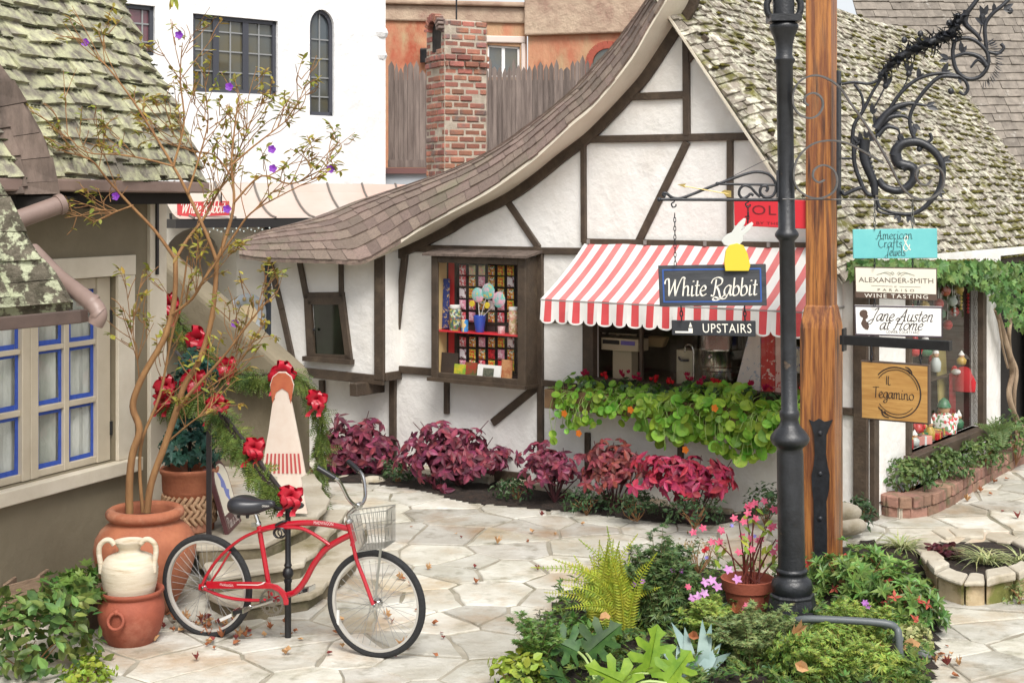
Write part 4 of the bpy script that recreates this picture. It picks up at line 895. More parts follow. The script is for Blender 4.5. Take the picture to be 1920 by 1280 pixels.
# ================================================================ garlands and bows
G_gar = fleaf('cedar_green', (134, 152, 70), (78, 104, 50), .25, .35, .025)
def garland(name, label, path, n, L, rad, droop, grp='evergreen garlands'):
    pts = catmull(path, 8); pts = resample(pts, 200); m = MB(); pos = []; d = []; nr = []
    for _ in range(n):
        i = random.randrange(198); p = pts[i]; t = (pts[i + 1] - p).normalized()
        o = V(rng.normal(size=3)); o -= t * o.dot(t); o.normalize(); o = (o + V((0, -.5, -droop * random.random()))).normalized()
        pos.append(p + o * rad * random.random()); d.append((o * .7 + t * random.uniform(-.5, .9) + V((0, 0, -droop * random.random())))); nr.append(o.cross(t) + V(rng.normal(size=3)) * .5)
    m.leaves('pinnae', pos, d, nr, L * (.5 + .7 * rng.random(n)), L * .75 * (.6 + .6 * rng.random(n)))
    g = thing(name, label, 'garland', pts[0], grp); m.build('foliage', G_gar, g); m = MB(); m.tube(pts[::6], .012, 5); m.build('twine', M_soil, g)
swp = lambda px, py, o=.08: SW.at(px, py, o)
garland('evergreen_garland', 'upper cedar garland swagged along the tan stair wall', [swp(308, 555), swp(340, 610), swp(385, 660), swp(425, 690), swp(470, 705, .1), swp(520, 700, .1), swp(560, 705, .12), P(592, 750, 12.7), P(604, 800, 12.72), P(600, 880, 12.8), P(598, 945, 12.85)], 760, .16, .04, 1.5)
garland('evergreen_garland', 'lower cedar garland wound down the handrail to the plate topped post', [P(300, 760, 11.1), P(345, 742, 10.6)] + [rail[1] + V((0, -.03, .02)), rail[1].lerp(rail[2], .5) + V((0, -.04, -.03)), rail[2] + V((0, -.05, -.02)), rail[2].lerp(rail[3], .5) + V((0, -.04, -.06)), rail[3] + V((0, -.0, .02))], 760, .15, .045, 1.2)
M_bow = mat('red_ribbon', rgb(206, 36, 58, .85), rgb(184, 22, 46, .85), 6, .32, .15, 14, trans=.12)
def bow(label, c, s, name='red_bow', loops=7, seed=0):
    random.seed(seed); c = V(c); m = MB()
    for k in range(loops):
        a = 2 * math.pi * k / loops + random.uniform(-.3, .3); e = random.uniform(-.2, .5)
        D = V((math.cos(a), -.55 + .3 * e, math.sin(a) * .9)).normalized(); Sd = D.cross(V((0, 1, 0)) if abs(D.y) < .9 else V((0, 0, 1))).normalized(); Nn = D.cross(Sd)
        R_ = s * random.uniform(.75, 1.1); w_ = s * random.uniform(.36, .5); L = []
        for i in range(13):
            t = math.pi * 2 * i / 12; x = (1 - math.cos(t)) / 2 * R_; y = math.sin(t) * R_ * .30
            tw = w_ * (.25 + .75 * math.sin(math.pi * min(1, x / R_ * .9 + .05)))
            q = c + D * x + Nn * y; L += [q + Sd * tw + D * .02 * math.sin(i), q - Sd * tw]
        m.add(L, [(2 * i, 2 * i + 1, 2 * i + 3, 2 * i + 2) for i in range(12)])
    o = tag(m.build(name, M_bow, loc=c, smooth=80), label, 'bow', 'red ribbon bows on the garlands')
    m = MB()
    for sd in (-1, 1):
        L = []
        for i in range(7):
            t = i / 6; q = c + V((sd * s * (.15 + .35 * t) + .03 * math.sin(5 * t), -.03 - .02 * math.sin(6 * t), -s * 1.5 * t)); w_ = s * .2
            L += [q + V((w_, 0, 0)), q - V((w_, .015, 0))]
        m.add(L, [(2 * i, 2 * i + 2, 2 * i + 3, 2 * i + 1) for i in range(6)])
    m.build('tail', M_bow, o, smooth=80)
bow('coral red bow at the middle of the upper garland above the painted board', swp(530, 700, .16), .13, seed=1)
bow('red bow highest on the stair wall beside the cottage corner trim', swp(318, 572, .14), .13, seed=2)
bow('red bow on the upper garland just behind the tree stems', swp(372, 635, .14), .13, seed=3)
bow('red bow on the upper garland left of the coral red bow', swp(424, 686, .14), .11, seed=4)
bow('coral bow at the end cap of the stair wall where the garland turns down', P(594, 748, 12.55), .10, seed=5)
bow('red bow draped over the ivy topiary', P(366, 715, 10.35), .115, seed=6)
bow('scarlet bow on the lower garland right of the topiary', P(408, 757, 10.0), .10, seed=7)
bow('scarlet bow halfway down the lower garland', P(477, 838, 9.45), .085, seed=8)
bow('big scarlet bow sitting on the round plate of the slim post', P(546, 928, 9.05), .085, loops=9, seed=9)
bow('small red bow between the tree stems and the topiary', P(312, 722, 10.6), .09, seed=10)
bow('scarlet bow beside the cottage trim above the woven pot', P(306, 750, 10.7), .08, seed=11)
random.seed(77)
# painted cut-out board (a plain stand-in) and the small A-board
pb = thing('painted_board', 'tall bell shaped painted board with orange top and striped hem on the landing', 'board', P(527, 965, 11.0))
def pbp(x, y, o=0): return P(x, y, 11.0 - o)
out = [(520, 962), (520, 893), (490, 889), (496, 850), (504, 805), (508, 775), (511, 755), (516, 747), (509, 738), (506, 722), (511, 706), (522, 697), (535, 697), (546, 706), (551, 722), (548, 738), (541, 747), (547, 755), (551, 775), (557, 805), (566, 850), (573, 889), (564, 895), (570, 930), (576, 962)]
mb = MB(); mb.prism([pbp(*q) for q in out], (0, .025, 0)); mb.build('panel', mat('cream_board', rgb(240, 226, 212, .82), rgb(232, 212, 196, .82), 6, .6), pb)
mb = MB(); mb.prism([pbp(*q, .006) for q in ((511, 756), (508, 738), (507, 722), (512, 707), (522, 699), (535, 699), (545, 707), (550, 722), (548, 740), (545, 757), (540, 735), (529, 728), (518, 735))], (0, .004, 0)); mb.build('orange_band', mat('orange_paint', rgb(204, 116, 76, .8), rgb(186, 92, 62, .8), 10, .6), pb)
mb = MB()
for k in range(9):
    x = 500 + k * 7.2; mb.prism([pbp(x, 850, .006), pbp(x + 3.4, 850, .006), pbp(x + 3.8 + (k - 4) * .9, 887, .006), pbp(x - .2 + (k - 4) * .9, 887, .006)], (0, .004, 0))
mb.build('stripe', mat('red_paint', rgb(200, 86, 84, .8), rough=.6), pb)
mb = MB(); mb.tube([pbp(540, 960, -.03), P(548, 930, 11.25) - V((0, 0, .1))], .012, 6); mb.tube([P(540, 880, 11.03), P(545, 940, 11.3)], .012, 6); mb.build('prop', M_soil, pb)
af = thing('folding_sign', 'small arched folding sign with blue motif and maroon foot beside the bicycle saddle', 'sign', (-2.08, 10.6, .37))
Bn = V((-2.075, 10.42, .375)); UA = V((.02, 1, 0)).normalized(); UB = V((-.14, .0, .48)).normalized(); ZN = UA.cross(UB)
M_mar = mat('maroon_paint', rgb(96, 58, 60, .85), rough=.5)
def fs(a, h, o=0): return Bn + UA * a + UB * h + ZN * o
arch_ = [(0, 0), (.44, 0), (.44, .36)] + [(.22 + .22 * math.cos(t), .36 + .16 * math.sin(t)) for t in np.linspace(.15, math.pi - .15, 9)] + [(0, .36)]
mb = MB(); mb.prism([fs(a, h) for a, h in arch_], ZN * -.03); mb.build('frame', M_mar, af)
mb = MB(); q = [(.03, .13), (.41, .13), (.41, .355)] + [(.22 + .19 * math.cos(t), .36 + .13 * math.sin(t)) for t in np.linspace(.15, math.pi - .15, 9)] + [(.03, .355)]
mb.prism([fs(a, h, .001) for a, h in q], ZN * .004); mb.build('face', mat('ivory_paint', rgb(244, 238, 218, .85), rough=.6), af)
mb = MB(); mb.prism([fs(a, h, .0055) for a, h in ((.12, .45), (.17, .37), (.14, .33), (.19, .31), (.2, .25), (.26, .2), (.30, .16), (.29, .24), (.33, .27), (.27, .29), (.26, .35), (.2, .42))], ZN * .001); mb.build('motif', mat('periwinkle_paint', rgb(132, 146, 214, .8), rough=.6), af)
mb = MB(); pen_text(mb, "Plan a Stop", fs(.22, .055, .001), UA, UB, .045, width=.36, wd=.16, thin=.1); mb.build('lettering', mat('chalk_white', rgb(236, 230, 222, .85), rough=.8), af)
mb = MB(); mb.prism([fs(.02, .5, -.03), fs(.42, .5, -.03), V((-2.42, 10.84, .375)), V((-2.42, 10.44, .375))], (-.02, 0, 0)); mb.build('rear_leg', M_mar, af)
# ================================================================ bicycle
C0 = G(388, 1194); C1 = G(705, 1232.5); bu = (C1 - C0).normalized(); BK = Plane((C0.x, C0.y, 0), bu, (bu.y, -bu.x, 0))
def bk(x, y, o=0.0): return BK.at(290 + x / 3.047, 840 + y / 3.047, o)
bike = thing('bicycle', 'red cruiser bicycle with wire front basket and black saddle', 'bicycle', (C0 + C1) / 2)
M_red = mat('red_bike_paint', rgb(178, 20, 40, .85), rough=.2, coat=.6); M_chrome = mat('chrome', rgb(206, 206, 204, .9), rough=.16, metal=1)
M_tyre = mat('black_rubber', rgb(44, 44, 46, .9), rgb(32, 32, 33, .9), 60, .8, .8, 160, bdist=.01); M_rim = mat('pale_alloy_rim', rgb(206, 202, 194, .8), rough=.35, metal=.3); M_blk = mat('black_plastic', rgb(30, 30, 33, .9), rough=.3)
Rw = .332
def wheel(cen, name):
    A = BK.n; X = BK.u; Y = V((0, 0, 1))
    ring = lambda r, o, n=56: [cen + X * r * math.cos(t) + Y * r * math.sin(t) + A * o for t in np.linspace(0, 2 * math.pi, n, endpoint=False)]
    m = MB(); m.lathe(cen, [(.292, -.014), (.308, -.022), (.324, -.018), (Rw, -.006), (Rw, .006), (.324, .018), (.308, .022), (.292, .014), (.292, -.014)], 72, ax=A)
    w_ = m.build('wheel', M_tyre, bike, smooth=50); w_.name = name
    m = MB(); m.lathe(cen, [(.279, -.013), (.292, -.016), (.296, -.014), (.296, .014), (.292, .016), (.279, .013), (.279, -.013)], 72, ax=A); m.build('rim', M_rim, w_, smooth=40)
    m = MB()
    for k in range(36):
        t = 2 * math.pi * k / 36; s = 1 if k % 2 else -1; tl = t + (.9 if (k // 2) % 2 else -.9)
        m.tube([cen + (X * math.cos(tl) + Y * math.sin(tl)) * .028 + A * .028 * s, cen + (X * math.cos(t) + Y * math.sin(t)) * .265 + A * .003 * s], .0014, 4, False)
    m.build('spokes', mat('spoke_wire', rgb(150, 150, 148, .8), rough=.5), w_)
    m = MB(); m.lathe(cen, [(.008, -.06), (.012, -.055), (.012, -.035), (.032, -.033), (.032, -.027), (.016, -.024), (.016, .024), (.032, .027), (.032, .033), (.012, .035), (.012, .055), (.008, .06)], 14, ax=A); m.build('hub', M_chrome, w_, smooth=40)
    return w_
cr = BK.sz(0, Rw); cf = BK.sz((C1 - C0).length, Rw)
wheel(cr, 'wheel'); wf = wheel(cf, 'wheel')
m = MB(); m.box(bk(410, 965, .01) , BK.u * .045 + V((0, 0, .022)), BK.n * .006, V((-.004, 0, .009))); m.build('reflector', mat('clear_reflector', rgb(230, 230, 226, .8), rough=.25), bike)
m = MB(); m.box(bk(1048, 965, .01), BK.u * .008, BK.n * .006, V((0, 0, .045))); m.build('reflector', mat('clear_reflector', (1, 1, 1, 1)), bike)
m = MB()
T = lambda pts, r, o=0.0, k=5, n=10: m.tube(catmull([bk(x, y, o) for x, y in pts], k) if len(pts) > 2 else [bk(x, y, o) for x, y in pts], r, n)
T([(592, 425), (668, 872)], .0165)
T([(600, 468), (700, 443), (850, 425), (985, 434), (1108, 458)], .019)
T([(640, 460), (740, 452), (840, 458), (925, 500), (1000, 552)], .0115, .014); T([(640, 460), (740, 452), (840, 458), (925, 500), (1000, 552)], .0115, -.014)
T([(1122, 492), (1050, 528), (975, 578), (910, 660), (860, 752), (810, 815), (750, 840), (672, 872)], .020)
m.tube([bk(1108, 420), bk(1137, 532)], .021, 14)
for s in (-1, 1):
    T([(268, 790), (300, 720), (355, 640), (430, 565), (510, 508), (600, 468)], .0105, .045 * s * 1.0)
    T([(268, 795), (390, 845), (520, 866), (668, 866)], .011, .045 * s); T([(318, 768), (370, 690), (432, 590)], .007, .04 * s)
m.lathe(bk(668, 872), [(.022, -.036), (.026, -.03), (.026, .03), (.022, .036)], 16, ax=BK.n); m.box(bk(268, 792, .045), BK.u * .02, BK.n * .004, V((0, 0, .018))); m.box(bk(268, 792, -.045), BK.u * .02, BK.n * .004, V((0, 0, .018)))
frm = m.build('frame', M_red, bike, smooth=50)
m = MB(); put_text(m, 'MADWAGON', bk(965, 428, .0205), (bk(1035, 437) - bk(895, 426)), V((0, 0, 1)), width=.135, height=.02); m.build('lettering', mat('pale_decal', rgb(232, 206, 204, .85), rough=.5), frm)
m = MB()
for s in (-1, 1): T([(1130, 535), (1142, 590), (1158, 650), (1195, 745), (1248, 892)], .0125, .052 * s)
m.bar(bk(1130, 545, -.06), bk(1130, 545, .06), .03, .03, BK.u, off=-.015); m.build('fork', M_red, bike, smooth=50)
m = MB(); cg = [(300, 757), (640, 762), (705, 778), (748, 815), (768, 870), (766, 893), (742, 893), (735, 855), (712, 820), (672, 800), (600, 800), (310, 800), (296, 780)]
m.prism([bk(x, y, .062) for x, y in cg], BK.n * .012); cgo = m.build('chain_guard', M_red, bike, bevel=.004)
m = MB(); m.prism([bk(x, y, .075) for x, y in ((470, 780), (590, 783), (620, 775), (634, 762), (622, 762), (608, 772), (588, 777), (470, 776))], BK.n * .001); m.build('stripe', mat('pale_decal', (1, 1, 1, 1)), cgo)
m = MB(); pen_text(m, 'Maiwain'.replace('M', 'm').replace('W', 'w'), bk(412, 779, .0745), BK.u, V((0, 0, 1)), .013, width=.1, wd=.2, thin=.12); m.build('lettering', mat('pale_decal', (1, 1, 1, 1)), cgo)
m = MB(); cc = bk(668, 878, .055); m.lathe(cc, [(.072, -.002), (.083, -.002), (.083, .002), (.072, .002), (.072, -.002)], 40, ax=BK.n)
m.lathe(cc, [(.022, -.003), (.03, -.002), (.03, .002), (.022, .003)], 20, ax=BK.n)
for k in range(40):
    t = 2 * math.pi * k / 40; d = BK.u * math.cos(t) + V((0, 0, 1)) * math.sin(t); m.box(cc + d * .085, d * .004, BK.n * .0016, d.cross(BK.n) * .0025)
for k in range(5):
    t = 2 * math.pi * k / 5 + .3; d = BK.u * math.cos(t) + V((0, 0, 1)) * math.sin(t); m.lathe(cc + d * .052, [(.013, -.0015), (.022, -.0015), (.022, .0015), (.013, .0015), (.013, -.0015)], 16, ax=BK.n)
m.build('chainring', mat('worn_steel', rgb(150, 146, 140, .9), rough=.3, metal=1), bike, smooth=40)
m = MB(); m.tube([bk(680, 868, .085), bk(600, 893, .09), bk(512, 918, .092)], [.013, .010, .011], 10); m.tube([bk(672, 872, .085), bk(672, 872, -.085)], .01, 10); m.tube([bk(668, 872, -.085), bk(820, 815, -.09)], .010, 10); m.build('crank', M_chrome, bike, smooth=50)
for (x, y, o) in ((495, 925, .15), (866, 806, -.14)):
    m = MB(); c = bk(x, y, o); tl = V((0, 0, .012))
    m.box(c, BK.u * .035 + tl, BK.n * .045, V((0, 0, .012)) , 0)
    pd = m.build('pedal', M_blk, bike, bevel=.004); m = MB()
    for s in (-1, 1): m.box(c + (BK.u * .038 + tl) * s, BK.u * .004, BK.n * .046, V((0, 0, .016)))
    m.tube([c + BK.n * -.05, c - BK.n * (.07 if o > 0 else -.07)], .007, 8); m.build('cage', M_chrome, pd)
m = MB(); m.tube([bk(574, 372), bk(594, 432)], .0135, 12); m.lathe(bk(590, 432), [(.02, -.012), (.022, 0), (.02, .012)], 14, ax=bk(574, 372) - bk(594, 432)); m.box(bk(572, 436, .01), BK.u * .02, BK.n * .01, V((0, 0, .012))); m.tube([bk(520, 372, .03), bk(600, 375, .03)], .004, 6); m.build('seat_post', M_chrome, bike, smooth=50)
# saddle: sections from tail to nose (position, top, bottom, half width)
m = MB(); secs = [(442, 300, 335, .035), (447, 278, 362, .085), (470, 268, 373, .108), (505, 268, 380, .115), (545, 279, 383, .10), (585, 292, 376, .066), (620, 294, 362, .040), (655, 293, 348, .030), (678, 300, 338, .024), (688, 315, 328, .010)]
N = 14; vs = []
for x, yt, yb, hw in secs:
    pt, pb_ = bk(x, yt), bk(x, yb); ce = (pt + pb_) / 2; hh = (pt.z - pb_.z) / 2
    for j in range(N):
        a = 2 * math.pi * j / N; c_, s_ = math.cos(a), math.sin(a); c_ = math.copysign(abs(c_) ** .7, c_)
        vs.append(ce + BK.n * (hw * c_ * (1 - .25 * max(0, -s_))) + V((0, 0, hh * math.copysign(abs(s_) ** .75, s_))))
fs_ = [(i * N + j, i * N + (j + 1) % N, (i + 1) * N + (j + 1) % N, (i + 1) * N + j) for i in range(len(secs) - 1) for j in range(N)] + [tuple(range(N - 1, -1, -1)), tuple(range((len(secs) - 1) * N, len(secs) * N))]
m.add(vs, fs_); sad = m.build('saddle', mat('black_vinyl', rgb(44, 45, 50, .9), rough=.34, bump=.05, bsc=200), bike, smooth=80); sd_ = sad.modifiers.new('subsurf', 'SUBSURF'); sd_.levels = 2; sd_.render_levels = 2
for x in (480, 530):
    for o_ in (.04, -.04): m = MB(); m.tube([bk(x, 375, o_), bk(x, 398, o_)], [.014, .009], 10); m.build('saddle_spring', M_blk, sad, smooth=60)
m = MB(); put_text(m, 'DREAM', bk(634, 330, .045), BK.u + V((0, 0, .06)), V((0, 0, 1)), width=.05, height=.012); m.build('lettering', mat('chalk_white', (1, 1, 1, 1)), sad)
m = MB(); m.tube(catmull([bk(1112, 420), bk(1106, 385), bk(1120, 362), bk(1163, 330)], 4), .0125, 10); m.lathe(bk(1165, 328), [(.018, -.022), (.021, -.02), (.021, .02), (.018, .022)], 14, ax=BK.n); m.lathe(bk(1111, 418), [(.024, -.01), (.026, 0), (.022, .012)], 16, ax=bk(1108, 420) - bk(1137, 532)); m.build('stem', M_chrome, bike, smooth=50)
near = [(1165, 328, 0), (1140, 322, .06), (1105, 285, .13), (1070, 215, .19), (1048, 183, .23), (1028, 170, .25)]; gn = [(1028, 170, .25), (980, 140, .265), (930, 110, .28)]
far = [(1165, 328, 0), (1186, 316, -.06), (1203, 272, -.13), (1198, 195, -.2), (1185, 150, -.23), (1166, 130, -.25)]; gf = [(1166, 130, -.25), (1135, 100, -.265), (1103, 75, -.28)]
hb = None; m = MB()
for L_ in (near, far): m.tube(catmull([bk(*q) for q in L_], 5), .0115, 10)
hb = m.build('handlebar', M_chrome, bike, smooth=60)
for L_ in (gn, gf): m = MB(); m.tube([bk(*q) for q in L_], [.0165, .0165, .0155], 12); m.build('grip', M_blk, hb, smooth=50)
# wire basket
def bpx(x, y, o): return BK.at(x, y, o)
t4 = [bpx(652, 966, .16), bpx(724, 957, .16), bpx(741, 946, -.16), bpx(672, 954, -.16)]; b4 = [bpx(671, 1034, .12), bpx(721, 1027, .12), bpx(741, 1013, -.12), bpx(688, 1019, -.12)]
m = MB(); m.tube(t4, .0035, 6, closed=True); m.tube(b4, .003, 6, closed=True)
md = [a.lerp(b, .42) for a, b in zip(t4, b4)]; m.tube(md, .0022, 5, closed=True)
for i in range(4):
    j = (i + 1) % 4; n = 9 if i % 2 == 0 else 11
    for k in range(n):
        t = k / n; m.tube([t4[i].lerp(t4[j], t), b4[i].lerp(b4[j], t)], .0016, 4, False)
for k in range(1, 10):
    t = k / 10; m.tube([b4[0].lerp(b4[1], t), b4[3].lerp(b4[2], t)], .0016, 4, False); m.tube([b4[0].lerp(b4[3], t), b4[1].lerp(b4[2], t)], .0016, 4, False)
bsk = m.build('basket', mat('galvanised_wire', rgb(176, 176, 170, .9), rough=.35, metal=.8), bike)
m = MB()
for o in (.07, -.07): m.bar(bk(1292, 572, o), bk(1262, 850, o), .016, .003, BK.n)
m.build('basket_strut', mat('galvanised_wire', (1, 1, 1, 1)), bike)
m = MB(); c = bk(715, 482, .03); pts = []
for i in range(70):
    t = i / 69 * 2 * math.pi * 3.2; r = .028 + .006 * math.sin(t * .7); pts.append(c + BK.u * r * math.cos(t) * 1.1 + V((0, 0, r * math.sin(t))) + BK.n * (.02 * math.sin(t * .31)))
m.tube(pts, .0045, 6); m.tube(catmull([bk(690, 440, .03), bk(715, 425, .03), bk(745, 415, .02), bk(760, 420, -.02)], 4), .008, 6); m.build('cable_lock', M_blk, bike, smooth=60)
# ================================================================ bare flowering shrub in the jar
M_bark = mat('tan_bark', rgb(172, 130, 84, .75), rgb(138, 98, 62, .75), 14, .85, .3, 60, stretch=(1, 1, .3)); G_tib = fleaf('yellowing_leaf', (188, 170, 74), (132, 140, 62), .35, .3, .045)
tree = thing('flowering_shrub', 'nearly bare branching shrub with yellowing leaves and few purple blossoms in the big jar', 'shrub', (jx, jy, .66))
random.seed(11); rng = np.random.default_rng(11)
BR = [ # (points px, depth offsets start/end, radius start/end)
 ([(243, 962), (243, 905), (249, 850), (262, 805), (249, 762), (262, 718), (282, 680), (305, 640), (322, 590), (329, 540), (329, 486)], 0, -.05, .028, .017),
 ([(276, 960), (284, 905), (310, 832), (331, 770), (346, 722), (372, 680), (392, 620), (402, 560), (407, 490)], -.06, -.15, .026, .016),
 ([(329, 486), (290, 432), (245, 385), (200, 335), (170, 300), (120, 285)], -.05, -.3, .013, .004),
 ([(329, 486), (352, 448), (385, 405), (412, 355), (440, 325)], -.05, .2, .013, .006),
 ([(407, 490), (386, 436), (352, 362), (325, 312), (291, 255), (250, 190), (205, 130), (180, 105)], -.15, -.25, .014, .004),
 ([(407, 490), (425, 440), (439, 380), (434, 310), (440, 240), (448, 180)], -.15, .0, .014, .004),
 ([(331, 770), (352, 742), (400, 690), (430, 655), (470, 600), (520, 545)], -.1, -.4, .014, .003),
 ([(268, 960), (262, 880), (268, 820), (300, 740), (320, 640), (340, 560), (352, 480)], .06, .15, .014, .006),
 ([(322, 590), (360, 560), (385, 520)], -.05, -.2, .011, .008), ([(385, 520), (440, 440), (470, 400), (520, 370), (600, 330)], -.2, -.35, .009, .003),
 ([(325, 312), (345, 230), (338, 150), (342, 80)], -.2, -.2, .009, .003), ([(439, 380), (490, 330), (545, 345), (600, 320), (630, 312)], -.1, -.2, .008, .003),
 ([(434, 310), (475, 275), (520, 240), (570, 200)], -.1, .05, .008, .003), ([(352, 362), (372, 300), (390, 230), (385, 180)], -.2, -.05, .008, .003),
 ([(434, 330), (400, 290), (350, 280), (310, 230)], -.05, .1, .007, .003), ([(250, 385), (210, 400), (170, 420)], -.2, -.3, .006, .003), ([(412, 355), (440, 300), (470, 230), (490, 180)], .1, .2, .007, .003),
 ([(325, 312), (280, 300), (225, 290), (160, 285), (120, 245)], -.2, -.3, .007, .003), ([(262, 718), (255, 660), (240, 600)], 0, -.15, .005, .002), ([(331, 770), (400, 720), (440, 690), (500, 600)], -.1, -.3, .007, .003), ([(310, 832), (360, 790), (400, 765)], -.06, -.25, .008, .003)]
m = MB(); tips = []; paths = []
for pts, d0, d1, r0, r1 in BR:
    n = len(pts); w_ = catmull([P(x, y, jy + d0 + (d1 - d0) * i / (n - 1)) for i, (x, y) in enumerate(pts)], 4); k = len(w_)
    m.tube(w_, [r0 + (r1 - r0) * i / (k - 1) for i in range(k)], 7); paths.append((w_, r1)); 
    if r1 < .008: tips.append((w_[-1], (w_[-1] - w_[-4]).normalized()))
tw = []
for (w_, r1) in paths:
    if r1 > .009: continue
    for _ in range(8):
        i = random.randrange(len(w_) // 3, len(w_) - 1); d = ((w_[i + 1] - w_[i]).normalized() * .6 + V((random.uniform(-.7, .7), random.uniform(-.5, .5), random.uniform(-.1, .9)))).normalized(); L = random.uniform(.15, .42); p = w_[i]
        e = p + d * L + V((0, 0, .04)); tw.append((p, p.lerp(e, .5) + V(rng.normal(size=3) * .02), e)); tips.append((e, d))
        for _ in range(2):
            q = p.lerp(e, random.uniform(.4, .85)); d2 = (d + V((random.uniform(-.8, .8), random.uniform(-.5, .5), random.uniform(-.4, .7)))).normalized(); e2 = q + d2 * random.uniform(.08, .22); tw.append((q, q.lerp(e2, .5) + V(rng.normal(size=3) * .012), e2)); tips.append((e2, d2))
for a, b, c in tw: m.tube(catmull([a, b, c], 3), [.0034, .0033, .003, .0028, .0026, .0024, .002], 4, False)
m.build('branches', M_bark, tree, smooth=60)
pos, dd, nn = [], [], []
for p, d in tips:
    for _ in range(random.choice((0, 1, 3, 5, 6))):
        pos.append(p - d * random.uniform(0, .07)); dd.append(d * .4 + V((random.uniform(-1, 1), random.uniform(-1, 1), random.uniform(-.8, .3)))); nn.append(V((random.uniform(-.4, .4), random.uniform(-.6, .2), 1)))
m = MB(); n = len(pos); m.leaves('oval', pos, dd, nn, .04 + .035 * rng.random(n), .022 + .014 * rng.random(n)); m.build('foliage', G_tib, tree)
M_pur = mat('purple_petal', rgb(158, 72, 206, .85), rgb(132, 56, 190, .85), 20, .5, trans=.3)
for q in ((336, 66), (430, 163), (217, 368), (510, 280), (512, 316), (620, 317), (426, 392), (441, 606), (160, 80)):
    c = P(q[0], q[1], jy - .2); m = MB()
    aa = [2 * math.pi * k / 5 for k in range(5)]; m.leaves('round', [c] * 5, [(math.cos(a), -.3, math.sin(a)) for a in aa], [(0, -1, .2)] * 5, .03, .028); m.build('blossom', M_pur, tree)
# ================================================================ lamp post
random.seed(21); rng = np.random.default_rng(21)
M_iron = mat('worn_black_iron', rgb(44, 46, 50, .9), rgb(28, 29, 32, .9), 9, .36, .2, 60, c3=rgb(112, 92, 72, .8), sc3=9, lo3=.66, hi3=.74)
M_wire = mat('black_iron_scroll', rgb(44, 46, 52, .9), rgb(30, 31, 35, .9), 20, .4, .15, 90)
M_flat = mat('grey_flat_iron', rgb(98, 96, 94, .9), rgb(76, 74, 72, .9), 10, .5)
LD = 9.3; L0 = P(1486, 1187, LD); L0.z = 0; L1 = P(1469, 0, LD); LA = (L1 - L0).normalized(); lz = lambda y: CAMH - (y - HORY) * LD / FPX
lamp = thing('street_lamp', 'black cast iron lamp post with collars and stepped octagonal foot among the plants', 'lamp post', L0)
mb = MB(); mb.lathe(L0, [(.20, -.02), (.195, .03), (.185, .05), (.165, .15), (.148, .225), (.15, .24), (.138, .252)], 8, ax=LA); mb.build('foot', M_iron, lamp, bevel=.006)
mb = MB(); mb.lathe(L0, [(.12, .25), (.131, .27), (.134, .30), (.126, .335), (.11, .35), (.098, .36), (.096, .378), (.10, .385), (.104, .395), (.10, .408), (.088, .415), (.0865, .7), (.086, 1.16), (.082, 1.19), (.088, 1.205), (.112, 1.222), (.127, 1.25), (.128, 1.265), (.118, 1.285), (.10, 1.31), (.075, 1.335), (.062, 1.36), (.058, 1.385), (.063, 1.40), (.066, 1.42), (.062, 1.44), (.053, 1.45), (.051, 1.9), (.0505, 2.55), (.064, 2.565), (.076, 2.58), (.078, 2.595), (.070, 2.61), (.055, 2.63), (.0535, 3.1), (.0545, 3.70), (.066, 3.715), (.07, 3.735), (.058, 3.75), (.053, 3.76), (.056, 3.83), (.07, 3.885), (.09, 3.93), (.096, 3.95), (.09, 3.965), (.075, 3.975), (.07, 4.0), (.07, 4.4)], 28, ax=LA); mb.build('shaft', M_iron, lamp, smooth=45)
mb = MB(); c = L0 + LA * 4.0; mb.box(c, (.10, 0, 0), (0, .10, 0), (0, 0, .022))
for s in (-1, 1):
    mb.tube(catmull([c + V((s * .05, 0, .0)), c + V((s * .10, 0, .03)), c + V((s * .11, 0, .10)), c + V((s * .085, 0, .16)), c + V((s * .11, 0, .2)), c + V((s * .14, 0, .17)), c + V((s * .13, 0, .13))], 4), [.03, .03] + [.022] * 20 + [.018] * 3, 8)
mb.build('scroll_bracket', M_iron, lamp, smooth=60)
def lp(x, y, o=0): return P(x, y, LD - o)
def c5(x, y, d): return P(1400 + x / 2.977, y / 2.977, d)
c4 = lambda x, y: lp(1100 + x / 2.7825, y / 2.7825)
mb = MB(); mb.tube([lp(1237, 374), lp(1465, 375)], .0105, 8); mb.ball(lp(1236, 374), .016, 8)
mb.tube(catmull([c4(*q) for q in ((412, 1026), (400, 1018), (402, 1008), (418, 1010), (445, 1030), (480, 1036), (530, 1022), (640, 978), (740, 940), (830, 908), (890, 897), (945, 908), (978, 940), (988, 985), (970, 1022), (930, 1030), (905, 1005), (912, 975), (935, 970), (945, 985), (935, 1000))], 4), .0095, 8)
mb.tube(catmull([c4(*q) for q in ((870, 1020), (855, 1012), (840, 1025), (815, 1035), (796, 1015), (800, 985), (825, 968), (855, 978), (880, 1005), (905, 1028))], 4), .009, 8)
mb.tube([lp(1345, 345), lp(1465, 347)], .008, 8); mb.ball(lp(1345, 345), .014, 8); mb.tube([lp(1345, 345), lp(1462, 287)], .0022, 5); mb.box(lp(1458, 345), (.006, 0, 0), (0, .02, 0), (0, 0, .09)); mb.build('sign_arm', M_wire, lamp, smooth=60)
mb = MB(); mb.tube([lp(1282, 349, .012), lp(1366, 364, .012)], .0035, 6); a = lp(1282, 349, .012)
